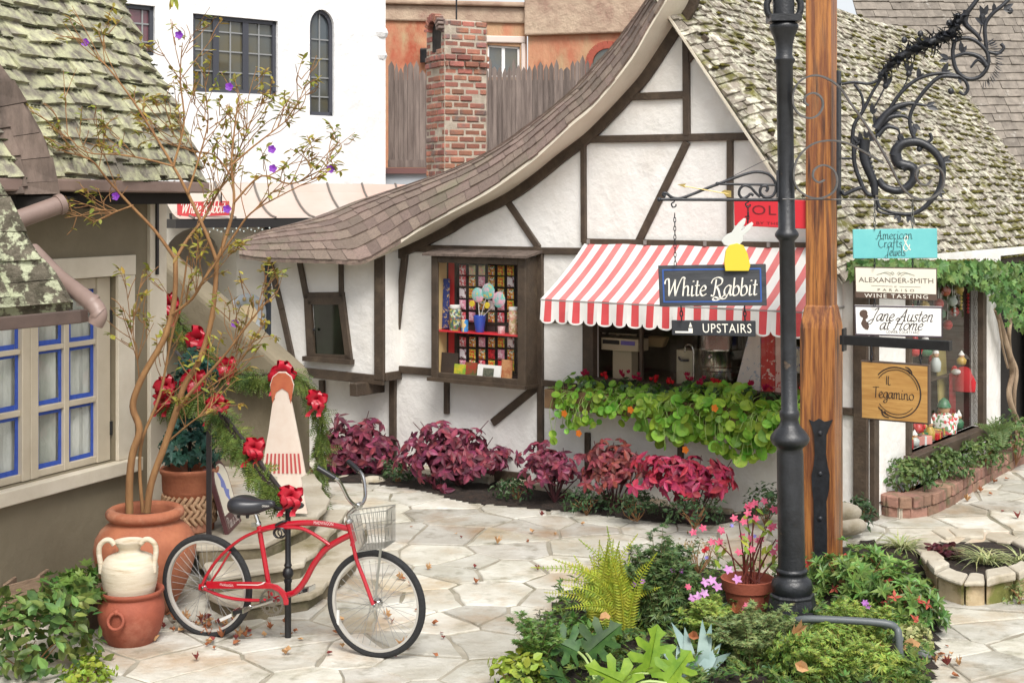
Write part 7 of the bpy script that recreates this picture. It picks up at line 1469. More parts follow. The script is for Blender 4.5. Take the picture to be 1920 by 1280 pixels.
for k in range(16): a = random.uniform(-1, 1); frond(m, [b, b + V((a * .08, -.02, .2)), b + V((a * .24, random.uniform(-.15, .1), .36 - .12 * abs(a)))], .07, 18)
m.build('frond', fleaf('pale_fern', (134, 158, 96), (104, 132, 72), .3, .2, .03), t)
iv = thing('ivy_vine', 'green ivy trailing under the mossy eave with twisted woody stem by the doorway', 'vine', RW.sz(RW.st(1905, 800)[0], .3, .06)); G_ivy2 = fleaf('ivy_leaf', (124, 156, 84), (72, 112, 56), .25, .35, .03)
m = MB(); pos, dd, nn = [], [], []
for _ in range(1500):
    x = random.uniform(1600, 1960); th_ = 490 + (x - 1600) * .01; bt = 512 + max(0, (x - 1740)) * .22 + (60 if x > 1850 else 0) * min(1, (x - 1850) / 40 if x > 1850 else 0); f = random.random() ** 1.3; p = RW.at(x, th_ + (bt - th_) * f + random.uniform(-6, 6), random.uniform(.06, .24)); pos.append(p); q = RW.n * .5 + V((-.3, -.6, .6)) + V(rng.normal(size=3)) * .35; nn.append(q); dd.append(V((random.uniform(-1, 1), random.uniform(-.6, .6), -1.0)))
n = len(pos); m.leaves('ivy', pos, dd, nn, .06 + .045 * rng.random(n), .06 + .04 * rng.random(n)); m.build('foliage', G_ivy2, iv)
m = MB(); vp = lambda x, y, o=.10: RW.at(x, y, o)
m.tube(catmull([vp(1868, 580), vp(1882, 625), vp(1893, 665, .13), vp(1898, 700), vp(1892, 735), vp(1898, 765, .12), vp(1912, 795), vp(1935, 830)], 5), .028, 8); m.tube(catmull([vp(1900, 575), vp(1892, 620, .14), vp(1894, 660, .08), vp(1906, 695, .12), vp(1902, 735, .13), vp(1902, 775), vp(1908, 830)], 5), .022, 8); m.tube(catmull([vp(1872, 600), vp(1880, 650), vp(1890, 690)], 4), .012, 6); m.build('woody_stem', mat('grey_vine_bark', rgb(176, 154, 128, .75), rgb(138, 116, 94, .75), 12, .9, .5, 40, stretch=(1, 1, .3)), iv, smooth=70)
# christmas window
def rp(x, y, o): return RW.at(x, y, o)
M_vel = mat('red_velvet', rgb(150, 22, 34, .8), rgb(104, 14, 24, .8), 8, .9); M_gift = [mat('red_gift_paper', rgb(196, 40, 46, .8), rough=.35), mat('gold_gift_paper', rgb(206, 172, 84, .8), rough=.35), mat('green_gift_paper', rgb(60, 120, 84, .8), rough=.4), mat('silver_gift_paper', rgb(206, 214, 210, .8), rough=.3), mat('pink_gift_paper', rgb(216, 150, 140, .8), rough=.4)]
def rbox(name, label, cat, x, y, o, w_, d_, h_, mt, rot=0, grp=None, ribbon=None):
    c = rp(x, y, o); t = thing(name, label, cat, c, grp); m = MB(); X = RW.u * math.cos(rot) + RW.n * math.sin(rot); Y = RW.n * math.cos(rot) - RW.u * math.sin(rot); m.box(c + V((0, 0, h_ / 2)), X * w_ / 2, Y * d_ / 2, V((0, 0, h_ / 2))); m.build('case', mt, t, bevel=.008)
    if ribbon: m = MB(); m.box(c + V((0, 0, h_ / 2)), X * (w_ / 2 + .003), Y * .012, V((0, 0, h_ / 2 + .003))); m.box(c + V((0, 0, h_ / 2)), X * .012, Y * (d_ / 2 + .003), V((0, 0, h_ / 2 + .0035))); m.build('ribbon', ribbon, t)
    return t
gn_ = 'presents in the christmas window'; wz = rz0
pal = ['red', 'gold', 'green', 'silver', 'pink']
for k, (s_, o, w_, mt, rb, lb) in enumerate(((.05, -.2, .16, 3, 0, 'silver parcel with red ribbon at the near end of the christmas window'), (.22, -.16, .2, 0, 3, 'flat red parcel with silver ribbon near the front of the christmas window'), (.42, -.22, .15, 1, 0, 'gold parcel with red ribbon leaning in the christmas window'), (.6, -.15, .18, 4, 3, 'pink parcel with silver ribbon on the window floor'), (.78, -.24, .17, 2, 1, 'green parcel with gold ribbon on the window floor'), (.98, -.16, .2, 0, 1, 'red parcel with gold ribbon under the velvet cloth'), (1.18, -.2, .16, 1, 2, 'gold parcel with green ribbon under the velvet cloth'), (1.36, -.15, .14, 2, 3, 'green parcel with silver ribbon at the far end of the window'))):
    p = RW.sz(rs0 + s_, wz, o + .06); t = thing('christmas_parcel', lb, 'parcel', p, gn_); m = MB(); h_ = random.uniform(.05, .09); a = random.uniform(-.5, .5); X = RW.u * math.cos(a) + RW.n * math.sin(a); Y = RW.n * math.cos(a) - RW.u * math.sin(a); m.box(p + V((0, 0, h_ / 2)), X * w_ / 2, Y * .06, V((0, 0, h_ / 2))); m.build('box', M_gift[mt], t, bevel=.006); m = MB(); m.box(p + V((0, 0, h_ / 2)), X * .012, Y * .063, V((0, 0, h_ / 2 + .003))); m.build('ribbon', M_gift[rb], t)
w1_ = rs1 - rs0
def rs(x, o=0): return RW.st(x, 700, o)[0]
t = thing('velvet_drape', 'dark red velvet cloth with white fur tops at the christmas window far end', 'drape', rp(1812, 800, -.4)); m = MB()
for i in range(24):
    f = lambda k: (rs(1776, -.26) + (rs(1832, -.2) - rs(1776, -.26)) * k / 24, -.24 + .025 * math.sin(k * 1.9)); a, b = f(i), f(i + 1); m.poly([RW.sz(a[0], wz, a[1]), RW.sz(b[0], wz, b[1]), RW.sz(b[0], wz + .52, b[1]), RW.sz(a[0], wz + .52, a[1])])
m.build('cloth', M_vel, t, smooth=80); m = MB(); [m.ball(RW.sz(rs(x, -.24), wz + .53, -.2), .05, 8, 0, (1, 1, .6)) for x in (1785, 1800, 1815, 1830)]; m.build('fur_trim', M_wb, t, smooth=80)
def doll(label, x, y, o, h_, body, head, hat, name='christmas_doll'):
    c = rp(x, y, o); t = thing(name, label, 'doll', c, 'dolls in the christmas window'); m = MB(); m.lathe(c, [(.02, 0), (.32 * h_, .02), (.34 * h_, .25 * h_), (.24 * h_, .5 * h_), (.12 * h_, .6 * h_)], 14); [m.ball(c + V((s * .28 * h_, -.03, .42 * h_)), .11 * h_, 8, 0, (.8, .8, 1.6)) for s in (-1, 1)]; m.build('body', body, t, smooth=60); m = MB(); m.ball(c + V((0, 0, .70 * h_)), .16 * h_, 10); m.build('head', head, t, smooth=80); m = MB(); m.lathe(c + V((0, 0, .74 * h_)), [(.19 * h_, 0), (.18 * h_, .05 * h_), (.13 * h_, .16 * h_), (.03 * h_, .25 * h_)], 12); m.build('hat', hat, t, smooth=60)
M_skin = mat('doll_skin', rgb(220, 170, 130, .8), rough=.6); M_ggrey = mat('grey_wool', rgb(128, 120, 112, .8), rgb(90, 84, 78, .8), 20, .95, .4, 60)
doll('large doll in red jumper and grey wool hat high in the christmas window', 1812, 735, -.14, .46, mat('red_wool', rgb(190, 36, 44, .8), rough=.9), M_skin, M_ggrey); doll('doll with green cap and white speckled dress in the middle of the christmas window', 1770, 815, -.12, .36, speck('flowered_cloth', [(226, 226, 220), (206, 80, 84), (120, 150, 110), (240, 236, 230)], 40, .8), M_skin, M_gift[2]); doll('small red and white doll at the near upper edge of the christmas window', 1715, 668, -.1, .2, M_gift[0], M_skin, M_gift[0]); doll('small green doll beside the small red and white doll', 1735, 668, -.12, .2, M_gift[2], M_skin, M_wb)
doll('small white capped doll low at the near end of the christmas window', 1722, 812, -.1, .16, M_gift[0], M_skin, M_wb)
rbox('display_shelf', 'dark shelf carrying the dolls in the upper christmas window', 'shelf', 1765, 700, -.4, 1.5, .3, .015, M_brown); m = MB(); a0, a1 = rs(1758, -.32), rs(1795, -.32); z0 = RW.st(1776, 752, -.32)[1]; z1 = RW.st(1776, 640, -.32)[1]; m.prism([RW.sz(a0, z0, -.30), RW.sz(a1, z0, -.30), RW.sz(a1, z1, -.33), RW.sz(a0, z1, -.33)], -RW.n * .015); tag(m.build('landscape_picture', mat('ochre_landscape', rgb(196, 180, 110, .8), rgb(150, 140, 84, .8), 3, .6), loc=RW.sz(a0, z0, -.3)), 'ochre landscape picture panel behind the square oak sign', 'picture'); m = MB(); a0, a1 = rs(1750, -.46), rs(1832, -.46); m.poly([RW.sz(a0, RW.st(1790, 800, -.46)[1], -.46), RW.sz(a1, RW.st(1790, 800, -.46)[1], -.46), RW.sz(a1, RW.st(1790, 740, -.46)[1], -.46), RW.sz(a0, RW.st(1790, 740, -.46)[1], -.46)]); o = m.build('lace_cloth', mat('white_lace', rgb(226, 220, 214, .8), rgb(190, 182, 178, .8), 30, .9), loc=RW.sz(a0, 1, -.46)); sm = o.modifiers.new('solid', 'SOLIDIFY'); sm.thickness = .006; tag(o, 'white lace cloth hanging behind the velvet drape', 'cloth')
for k, (x, y, mt, nm) in enumerate(((1700, 545, 0, 'red'), (1716, 552, 2, 'green'), (1731, 545, 1, 'gold'), (1802, 545, 1, 'gold'), (1815, 552, 0, 'red'), (1790, 556, 3, 'silver'))):
    c = rp(x, y, -.1); t = thing('bead_string', '%s bead string hanging at the top of the window, %s from the near side' % (nm, ('first', 'second', 'third', 'fifth', 'last', 'fourth')[k]), 'ornament', c, 'bead strings in the christmas window'); m = MB(); [m.ball(c - V((0, 0, .035 * i)), .016, 7) for i in range(6)]; m.build('beads', M_gift[mt], t, smooth=80)
for k in range(18):                                    # baubles and stockings filling the upper window
    s_ = .2 + (w1_ - .3) * k / 17; zt2 = (1.95, 1.72, 1.84, 1.6)[k % 4]; c = RW.sz(rs0 + s_, zt2, -.12 - .08 * (k % 2)); nmc, mi = (('red', 0), ('gold', 1), ('red', 0), ('green', 2), ('silver', 3))[k % 5]
    t = thing('bauble', '%s bauble hanging in the christmas window, %s from its near side' % (nmc, 'first second third fourth fifth sixth seventh eighth ninth tenth eleventh twelfth thirteenth fourteenth fifteenth sixteenth seventeenth last'.split()[k]), 'bauble', c, 'baubles in the christmas window'); m = MB(); m.ball(c, .05, 12); m.build('ball', M_gift[mi], t, smooth=80); m = MB(); m.tube([c + V((0, 0, .05)), RW.sz(rs0 + s_, rz1, -.12 - .08 * (k % 2))], .003, 4); m.build('thread', M_wb, t)
for k in range(22):                                    # small toys heaped along the window floor and shelf
    up = k >= 14; s_ = .06 + (w1_ - .12) * ((k if not up else (k - 14) * 1.8) / 13.5); c = RW.sz(rs0 + s_, wz + (.0 if not up else .62), -.1 - .1 * (k % 3)); nmc, mi = (('red', 0), ('gold', 1), ('green', 2), ('silver', 3), ('pink', 4))[k % 5]; h_ = (.16, .11, .2, .13)[k % 4] * (1.1 if up else 1)
    t = thing('toy_figure', '%s toy figure with %s cap, %s from the near end of the %s' % (nmc, ('white', 'gold', 'green')[k % 3], ('first second third fourth fifth sixth seventh eighth ninth tenth eleventh twelfth thirteenth fourteenth').split()[k if not up else k - 14], 'upper shelf' if up else 'window floor'), 'toy', c, 'toys in the christmas window'); m = MB(); m.lathe(c, [(.03, 0), (.045, .01), (.05, h_ * .4), (.025, h_ * .62)], 10); m.build('body', M_gift[mi], t, smooth=60); m = MB(); m.ball(c + V((0, 0, h_ * .74)), .03, 8); m.build('head', M_skin, t, smooth=80); m = MB(); m.lathe(c, [(.032, h_ * .8), (.02, h_ * .95), (.004, h_ * 1.15)], 8); m.build('cap', (M_wb, M_gift[1], M_gift[2])[k % 3], t)
fl = thing('fairy_light_string', 'dark wire of coloured fairy lights down the far edge of the christmas window', 'fairy lights', rp(1826, 520, -.1)); wire = [rp(1826 + 3 * math.sin(i * 1.3), 512 + i * 15.5, -.12) for i in range(20)]; m = MB(); m.tube(catmull(wire, 3), .007, 5); m.build('wire', M_blk, fl)
for k in range(0, 20, 2):
    nm, cl = (('red', (255, 80, 60)), ('blue', (90, 110, 255)), ('green', (90, 255, 140)))[(k // 2) % 3]; mm = mat(nm + '_bulb', rgb(*cl), rough=.3); mm.node_tree.nodes['Principled BSDF'].inputs['Emission Color'].default_value = rgb(*cl); mm.node_tree.nodes['Principled BSDF'].inputs['Emission Strength'].default_value = .8
    m = MB(); m.ball(wire[k] + RW.n * .015, .014, 8); m.build('bulb', mm, fl, smooth=80)
# ================================================================ foreground garden bed
random.seed(41); rng = np.random.default_rng(41)
ground_sheet('garden_soil', [(910, 1330), (985, 1200), (1040, 1130), (1110, 1085), (1250, 1060), (1330, 1060), (1420, 1085), (1520, 1060), (1620, 1040), (1720, 1050), (1755, 1090), (1760, 1180), (1740, 1330)], .03, M_soil, .04)
fr_ = thing('fern', 'tall yellow green fern with upright fronds left in the garden bed', 'fern', G(1145, 1215)); b = G(1145, 1215); d0 = b.y; m = MB()
FT = [(1138, 985, 0), (1196, 1000, .05), (1085, 1010, -.05), (1105, 1040, .1), (1160, 1030, -.1), (1180, 1040, .12), (1075, 1060, -.15), (995, 1063, -.2), (1020, 1110, -.25), (1215, 1050, .1), (1125, 1020, .15), (1150, 1010, .1), (1050, 1085, -.1), (1110, 1080, -.25), (1210, 1090, -.2), (1170, 1080, -.25), (1060, 1140, -.3), (1240, 1100, 0)]
FT += [(random.gauss(1135, 45), random.uniform(1010, 1120), random.uniform(-.32, .1)) for _ in range(26)]
for x, y, dy in FT:
    tip = P(x, y, d0 + dy); s_ = b + V((random.uniform(-.10, .10), random.uniform(-.14, .04), .05)); md = s_.lerp(tip, .55) + V((-(tip - s_).x * .25, 0, abs((tip - s_).x) * .25)); frond(m, [s_, md, tip], .062, 30)
m.build('frond', fleaf('yellow_fern', (206, 208, 70), (158, 180, 58), .4, .25, .025), fr_)
def rosettes(m, c, rad, n, L, W, k=7, kind='lance', up=.3):
    pos, dd, nn = [], [], []
    for _ in range(n):
        d = V(rng.normal(size=3)).normalized(); d.z = abs(d.z); r = random.uniform(.7, 1.0) * (1 + .14 * math.sin(d.x * 7 + d.y * 5)); p = V(c) + V((d.x * rad[0] * r, d.y * rad[1] * r, d.z * rad[2] * r)); q = (d + V((0, -.2, up)) + V(rng.normal(size=3)) * .2).normalized(); X = q.cross(V((.3, .2, .9))).normalized(); Y = q.cross(X); a0 = random.random() * 6
        for i in range(k): a = a0 + 6.283 * i / k; e = X * math.cos(a) + Y * math.sin(a); pos.append(p); dd.append(e + q * random.uniform(.1, .7)); nn.append(q - e * .3)
    n = len(pos); m.leaves(kind, pos, dd, nn, L * (.7 + .5 * rng.random(n)), W * (.75 + .4 * rng.random(n)))
G_aza = fleaf('azalea_leaf', (134, 166, 84), (84, 120, 58), .3, .4, .03, rough=.35); M_pch = mat('peach_leaf', rgb(220, 130, 96, .85), rgb(196, 60, 66, .85), 12, .6, trans=.3)
for lb, x, y, d, r, n in (('glossy azalea mound with red tinged leaves behind the lamp foot', 1600, 1110, 9.9, (.38, .35, .34), 170), ('glossy azalea mound at the right edge of the garden bed', 1690, 1165, 9.35, (.27, .3, .32), 130)):
    c = P(x, y, d); c.z = .06; t = thing('azalea', lb, 'shrub', c, 'azaleas in the garden bed'); m = MB(); rosettes(m, c, r, n, .075, .028, 8); m.build('foliage', G_aza, t); m = MB(); rosettes(m, c, (r[0] * 1.02, r[1] * 1.02, r[2] * 1.03), 12, .05, .022, 4); m.build('tinted_leaves', M_pch, t); m = MB(); sticks(m, c, [c + V((random.uniform(-.8, .8) * r[0], random.uniform(-.8, .5) * r[1], random.uniform(.3, .9) * r[2])) for _ in range(22)], .006, .05); m.build('stems', M_bark, t)
G_mar = fleaf('feathery_dark_leaf', (118, 142, 84), (72, 102, 56), .3, .4, .04); G_fea = fleaf('feathery_light_leaf', (172, 192, 92), (120, 152, 68), .35, .4, .04); G_gry = fleaf('grey_green_leaf', (156, 172, 108), (112, 134, 82), .3, .4, .04)
M_lil = mat('lilac_petal', rgb(196, 130, 206, .85), rgb(176, 104, 190, .85), 20, .5, trans=.3); M_pk = mat('pink_petal', rgb(232, 120, 150, .85), rgb(214, 80, 116, .85), 16, .5, trans=.3); M_ppk = mat('pale_mauve_petal', rgb(226, 180, 226, .85), rgb(206, 130, 196, .85), 12, .5, trans=.3)
def blossoms(t, pts, mt, r=.022, k=6):
    for p in pts:
        p = V(p); m = MB(); q = V((random.uniform(-.4, .4), -1, .8)).normalized(); X = q.cross(V((0, 0, 1))).normalized(); Y = q.cross(X); aa = [6.283 * i / k for i in range(k)]; m.leaves('oval', [p] * k, [X * math.cos(a) + Y * math.sin(a) + q * .3 for a in aa], [q] * k, r, r * .7); m.build('blossom', mt, t)
t = small('dark feathery bush with lilac flowers beside the yellow green fern', P(1240, 1118, 9.15), (.25, .22, .31), 1300, .055, G_mar, 'cluster', 'daisy_bush', 'shrub', W=.9); blossoms(t, [P(x, y, 8.95) for x, y in ((1205, 1090), (1190, 1095), (1262, 1068), (1278, 1070), (1180, 1172))], M_lil)
t = small('low leafy plant with mauve cyclamen flowers in front of the terracotta pot', P(1340, 1172, 9.0), (.22, .2, .14), 640, .05, G_fea, 'cluster', 'flowering_plant', 'plant', W=.8); blossoms(t, [P(x, y, 8.85) for x, y in ((1335, 1088), (1345, 1100), (1322, 1092), (1310, 1118), (1298, 1122), (1320, 1112), (1365, 1068), (1382, 1086))], M_ppk, .036, 5); blossoms(t, [P(x, y, 8.85) for x, y in ((1400, 1135), (1395, 1142), (1290, 1100))], M_pk, .025)
c = P(1402, 1158, 9.6); c.z = .02; bgp = thing('terracotta_pot', 'plain round terracotta flower pot beside the lamp foot', 'pot', c); m = MB(); m.lathe(c, [(.12, 0), (.125, .01), (.155, .17), (.168, .175), (.18, .24), (.182, .25), (.17, .252), (.155, .2), (0, .2)], 32); m.build('body', M_terra2, bgp, smooth=50)
bg = thing('begonia', 'leggy pink flowered begonia with red brown stems in the plain pot', 'plant', c + V((0, 0, .2))); m = MB(); tps = [(1398, 948), (1422, 940), (1446, 955), (1385, 975), (1412, 968), (1438, 985), (1340, 1010), (1362, 1000), (1455, 1010), (1400, 1010), (1428, 1010), (1468, 1030)]
tp_ = [P(x, y, 9.6 + random.uniform(-.12, .08)) for x, y in tps]
for p in tp_: s_ = c + V((random.uniform(-.06, .07), random.uniform(-.05, .05), .2)); m.tube(catmull([s_, s_.lerp(p, .5) + V((random.uniform(-.02, .02), 0, .02)), p], 4), [.008 - .0006 * i for i in range(9)], 6)
m.build('stems', mat('red_brown_stem', rgb(120, 54, 42, .8), rgb(90, 40, 34, .8), 12, .6), bg, smooth=60); blossoms(bg, [p + V((random.uniform(-.04, .04), -.02, random.uniform(-.02, .03))) for p in tp_ for _ in range(2)] + [P(x, y, 9.5) for x, y in ((1318, 990), (1300, 998), (1385, 1035), (1410, 1030), (1450, 1035))], M_pk, .032, 5)
m = MB(); pos = [p - V((random.uniform(-.03, .03), .02, random.uniform(.02, .14))) for p in tp_ for _ in range(2)]; m.leaves('oval', pos, [V((random.uniform(-1, 1), random.uniform(-.5, .3), -.5)) for _ in pos], [V((random.uniform(-.4, .4), -.6, .8)) for _ in pos], .075, .034); m.build('foliage', G_lim, bg)
t = small('dry twiggy seed stems with tiny blue flowers left of the begonia', P(1310, 1035, 9.9), (.2, .15, .14), 120, .03, mat('dry_leaf', rgb(170, 146, 110, .8), rgb(130, 120, 84, .8), 10, .8, isl=.2), 'lance', 'dry_flower_stems', 'plant'); blossoms(t, [P(x, y, 9.75) for x, y in ((1278, 1025), (1325, 1045), (1372, 985), (1290, 1060), (1415, 1005))], mat('blue_petal', rgb(140, 130, 210, .85), rough=.5), .018, 5); blossoms(t, [P(1325, 1028, 9.75), P(1320, 1032, 9.75)], M_cyr, .022, 7)
# philodendron leaves
half = [(0, 0), (.03, .16), (-.12, .40), (-.06, .48), (.12, .32), (.20, .20), (.18, .50), (.30, .68), (.38, .60), (.36, .22), (.44, .18), (.52, .44), (.66, .56), (.70, .46), (.60, .15), (.72, .13), (.88, .26), (.90, .16), (1, 0)]
def lobed(m, p, d, q, L, W, droop=.15):
    d = V(d).normalized(); q = V(q); s = q.cross(d).normalized(); q = d.cross(s)
    for sg in (1, -1):
        f = lambda x, y: V(p) + d * x * L + s * (y * sg * W) + q * (L * (.10 * abs(y) * 2 - droop * x * x + .03 * math.sin(x * 14) * abs(y) * 2)); pts = [f(*h) for h in half] + [f(.66, 0), (f(.33, 0))]; tr = tessellate_polygon([[V((h[0], h[1], 0)) for h in half] + [V((.66, 0, 0)), V((.33, 0, 0))]]); m.add(pts, [tuple(k) if sg < 0 else tuple(k[::-1]) for k in tr])
G_phb = fleaf('bright_lobed_leaf', (150, 184, 58), (118, 158, 46), .4, .1, .01, sc=14); G_phd = fleaf('dark_lobed_leaf', (70, 108, 50), (44, 78, 38), .25, .15, .02, sc=14)
t = thing('philodendron', 'large lobed philodendron with bright and dark green leaves at the front of the bed', 'plant', G(1130, 1330)); m = MB(); lobed(m, P(1215, 1262, 7.95), (.25, .1, 1), (.2, -1, .35), .27, .22); lobed(m, P(1190, 1290, 7.75), (-.75, -.1, .45), (0, -.7, .8), .30, .2); lobed(m, P(1250, 1280, 7.8), (.6, .1, .8), (-.2, -.9, .5), .22, .2); lobed(m, P(1150, 1300, 7.6), (.1, -.3, .3), (0, -.5, .9), .25, .2); m.build('bright_leaf', G_phb, t, smooth=80)
m = MB(); lobed(m, P(1085, 1222, 8.15), (-1, 0, .55), (.1, -.6, .8), .22, .22); lobed(m, P(1100, 1225, 8.15), (.8, .1, .75), (-.1, -.6, .8), .26, .24); lobed(m, P(1060, 1270, 7.95), (-.3, -.3, .2), (0, -.5, .9), .2, .18); m.build('dark_leaf', G_phd, t, smooth=80)
m = MB(); b = G(1130, 1330) + V((0, 0, .05)); [m.tube(catmull([b, b.lerp(p, .6) + V((0, -.02, .05)), p], 4), .008, 6) for p in (P(1215, 1262, 7.95), P(1190, 1290, 7.75), P(1085, 1222, 8.15), P(1100, 1225, 8.15), P(1250, 1280, 7.8))]; m.build('leaf_stalk', mat('pale_stalk', rgb(170, 190, 120, .8), rough=.5), t, smooth=60)
t = thing('silver_plant', 'broad blue grey leaved plant right of the philodendron', 'plant', G(1300, 1300)); m = MB(); pos, dd, nn, L = [], [], [], []
for x, y, l in ((1330, 1165, .42), (1355, 1175, .4), (1255, 1175, .33), (1290, 1180, .33), (1270, 1215, .3), (1380, 1225, .3), (1400, 1255, .28), (1300, 1235, .3), (1230, 1240, .26), (1345, 1230, .3)):
    b = G(1300, 1290) + V((random.uniform(-.05, .05), random.uniform(-.03, .03), .03)); e = P(x, y, b.y - .05) - b; pos.append(b); dd.append(e + V((0, 0, .18))); nn.append(V((0, -1, .5))); L.append(e.length * 1.05)
m.leaves('blade', pos, dd, nn, np.array(L), .085); m.build('leaf', fleaf('blue_grey_leaf', (142, 164, 158), (112, 140, 134), .1, .15, .02), t, smooth=80)
small('airy grey green bush in the middle front of the bed', P(1425, 1222, 8.55), (.27, .22, .24), 1100, .05, G_gry, 'cluster', 'feathery_bush', 'shrub', W=.8); small('airy light green bush at the bottom edge left of the bent pipe', P(1540, 1245, 8.2), (.28, .24, .22), 1200, .048, G_fea, 'cluster', 'feathery_bush', 'shrub', W=.8)
t = small('feathery light green bush around the bent pipe with a small purple flower', P(1600, 1200, 8.8), (.28, .22, .19), 1200, .048, G_fea, 'cluster', 'feathery_bush', 'shrub', W=.8); blossoms(t, [P(1622, 1130, 8.7), P(1626, 1136, 8.7)], M_lil, .025); blossoms(t, [P(1498, 1190, 8.5), P(1572, 1212, 8.4), P(1585, 1208, 8.4)], mat('rust_leaf', rgb(190, 130, 70, .8), rgb(150, 84, 48, .8), 12, .7), .05, 4)
small('light green bush at the bottom right corner of the bed', P(1660, 1265, 8.2), (.22, .2, .16), 420, .06, G_fea, 'cluster', 'feathery_bush', 'shrub', W=.8)
small('round leaved yellow green shrub at the bottom left of the bed', P(975, 1262, 8.1), (.17, .18, .12), 240, .055, G_lim, 'oval', 'round_leaved_shrub', 'shrub', W=.75); small('thin dark sprigs with tiny leaves left of the yellow green fern', P(1020, 1185, 8.6), (.13, .13, .13), 150, .035, mat('dusty_purple_leaf', rgb(110, 96, 92, .8), rgb(90, 104, 72, .8), 12, .7, isl=.2), 'lance', 'dark_sprigs', 'plant'); small('dense green underplanting below the fern', P(1090, 1200, 8.55), (.2, .16, .11), 320, .055, G_mid, 'lance', 'leafy_underplant', 'plant'); small('cream green flowering shrub at the right edge of the bed', P(1712, 1195, 8.85), (.12, .12, .07), 260, .035, fleaf('cream_floret', (206, 206, 150), (176, 184, 116), .3, .15, .02), 'oval', 'pale_flower_shrub', 'shrub', W=.9)
m = MB(); GCP = [(x, y) for x, y in ((960, 1290), (1010, 1195), (1060, 1130), (1120, 1095), (1250, 1075), (1330, 1075), (1420, 1100), (1520, 1080), (1620, 1060), (1710, 1070), (1745, 1120), (1740, 1340), (950, 1340))]
pos, nn, dd = [], [], []
while len(pos) < 2600:
    x, y = random.uniform(950, 1760), random.uniform(1070, 1330); c = False
    for (x1, y1), (x2, y2) in zip(GCP, GCP[1:] + GCP[:1]):
        if (y1 > y) != (y2 > y) and x < (x2 - x1) * (y - y1) / (y2 - y1) + x1: c = not c
    if not c: continue
    p = G(x, y); pos.append(p + V((0, 0, .06 + random.random() ** 1.5 * .13))); nn.append(V((random.uniform(-.7, .7), random.uniform(-.9, .3), 1))); dd.append(V((random.uniform(-1, 1), random.uniform(-1, 1), random.uniform(-.1, .7))))
n = len(pos); m.leaves('cluster', pos, dd, nn, .05 + .05 * rng.random(n), .045 + .03 * rng.random(n)); o = m.build('ground_cover', fleaf('ground_cover_leaf', (124, 150, 72), (62, 90, 46), .3, .45, .05)); o['kind'] = 'stuff'
def sprigs(label, c, rad, n, L, mt, name, cat, kind='cluster', W=.8, reach=1.3):
    """loose upright shoots standing out of the bed, each set with small leaves"""
    c = V(c); t = thing(name, label, cat, (c.x, c.y, .03)); ms = MB(); m = MB(); pos, dd, nn = [], [], []
    for _ in range(n):
        d = V((random.uniform(-1, 1), random.uniform(-1, .8), random.uniform(.35, 1.3))).normalized(); r = random.uniform(.7, reach); e = c + V((d.x * rad[0] * r, d.y * rad[1] * r, d.z * rad[2] * r)); b = V((c.x + d.x * .05, c.y + d.y * .05, .03)); q = catmull([b, b.lerp(e, .55) + V((-d.x * .05, 0, .05)), e], 6)
        ms.tube(q, [.0036 - .00018 * i for i in range(len(q))], 4, False)
        for i in range(5, len(q)):
            for k in range(3): a = random.random() * 6.28; u = V((math.cos(a), math.sin(a), random.uniform(-.1, .6))); pos.append(q[i] + u * .008); dd.append(u); nn.append(V((-u.x * .4, -u.y * .4 - .3, 1)))
    n_ = len(pos); m.leaves(kind, pos, dd, nn, L * (.6 + .7 * rng.random(n_)), L * W * (.6 + .6 * rng.random(n_))); m.build('foliage', mt, t); ms.build('stems', mat('green_brown_stem', rgb(120, 110, 70, .8), rough=.7), t); return t
for lb, x, y, d, r, n, mt, L in (('tall loose dark green shoots right of the yellow green fern', 1235, 1120, 9.05, (.26, .2, .36), 34, G_mar, .05), ('wispy light shoots in front of the plain pot', 1335, 1172, 8.8, (.25, .2, .14), 26, G_fea, .045), ('wispy grey green shoots in the middle front of the bed', 1405, 1222, 8.4, (.3, .2, .26), 36, G_gry, .045), ('wispy light green shoots at the bottom edge below the bent pipe', 1560, 1262, 8.05, (.3, .2, .2), 34, G_fea, .045), ('loose feathery shoots rising above the bent pipe', 1610, 1200, 8.6, (.26, .2, .2), 28, G_fea, .045), ('thin shoots left of the philodendron', 1010, 1235, 8.2, (.2, .2, .24), 24, G_mid, .045)):
    sprigs(lb, P(x, y, d), r, n, L, mt, 'garden_shoots', 'plant')
pp = thing('irrigation_pipe', 'dark grey bent plastic pipe standing in the garden bed', 'pipe', G(1684, 1330)); m = MB(); m.tube(catmull([P(1500, 1180, 8.5), P(1492, 1166, 8.45), P(1510, 1160, 8.4), P(1580, 1162, 8.35), P(1660, 1168, 8.3), P(1680, 1178, 8.3), P(1685, 1195, 8.28), P(1690, 1300, 8.25), P(1690, 1400, 8.22)], 4), .022, 10)
for q in ((1660, 1168, 8.4), (1685, 1196, 8.33)): m.tube([P(q[0] - 6, q[1] - 2, q[2]), P(q[0] + 4, q[1] + 5, q[2])], .028, 10)
m.build('tube', mat('grey_plastic', rgb(92, 98, 100, .85), rough=.45), pp, smooth=60)
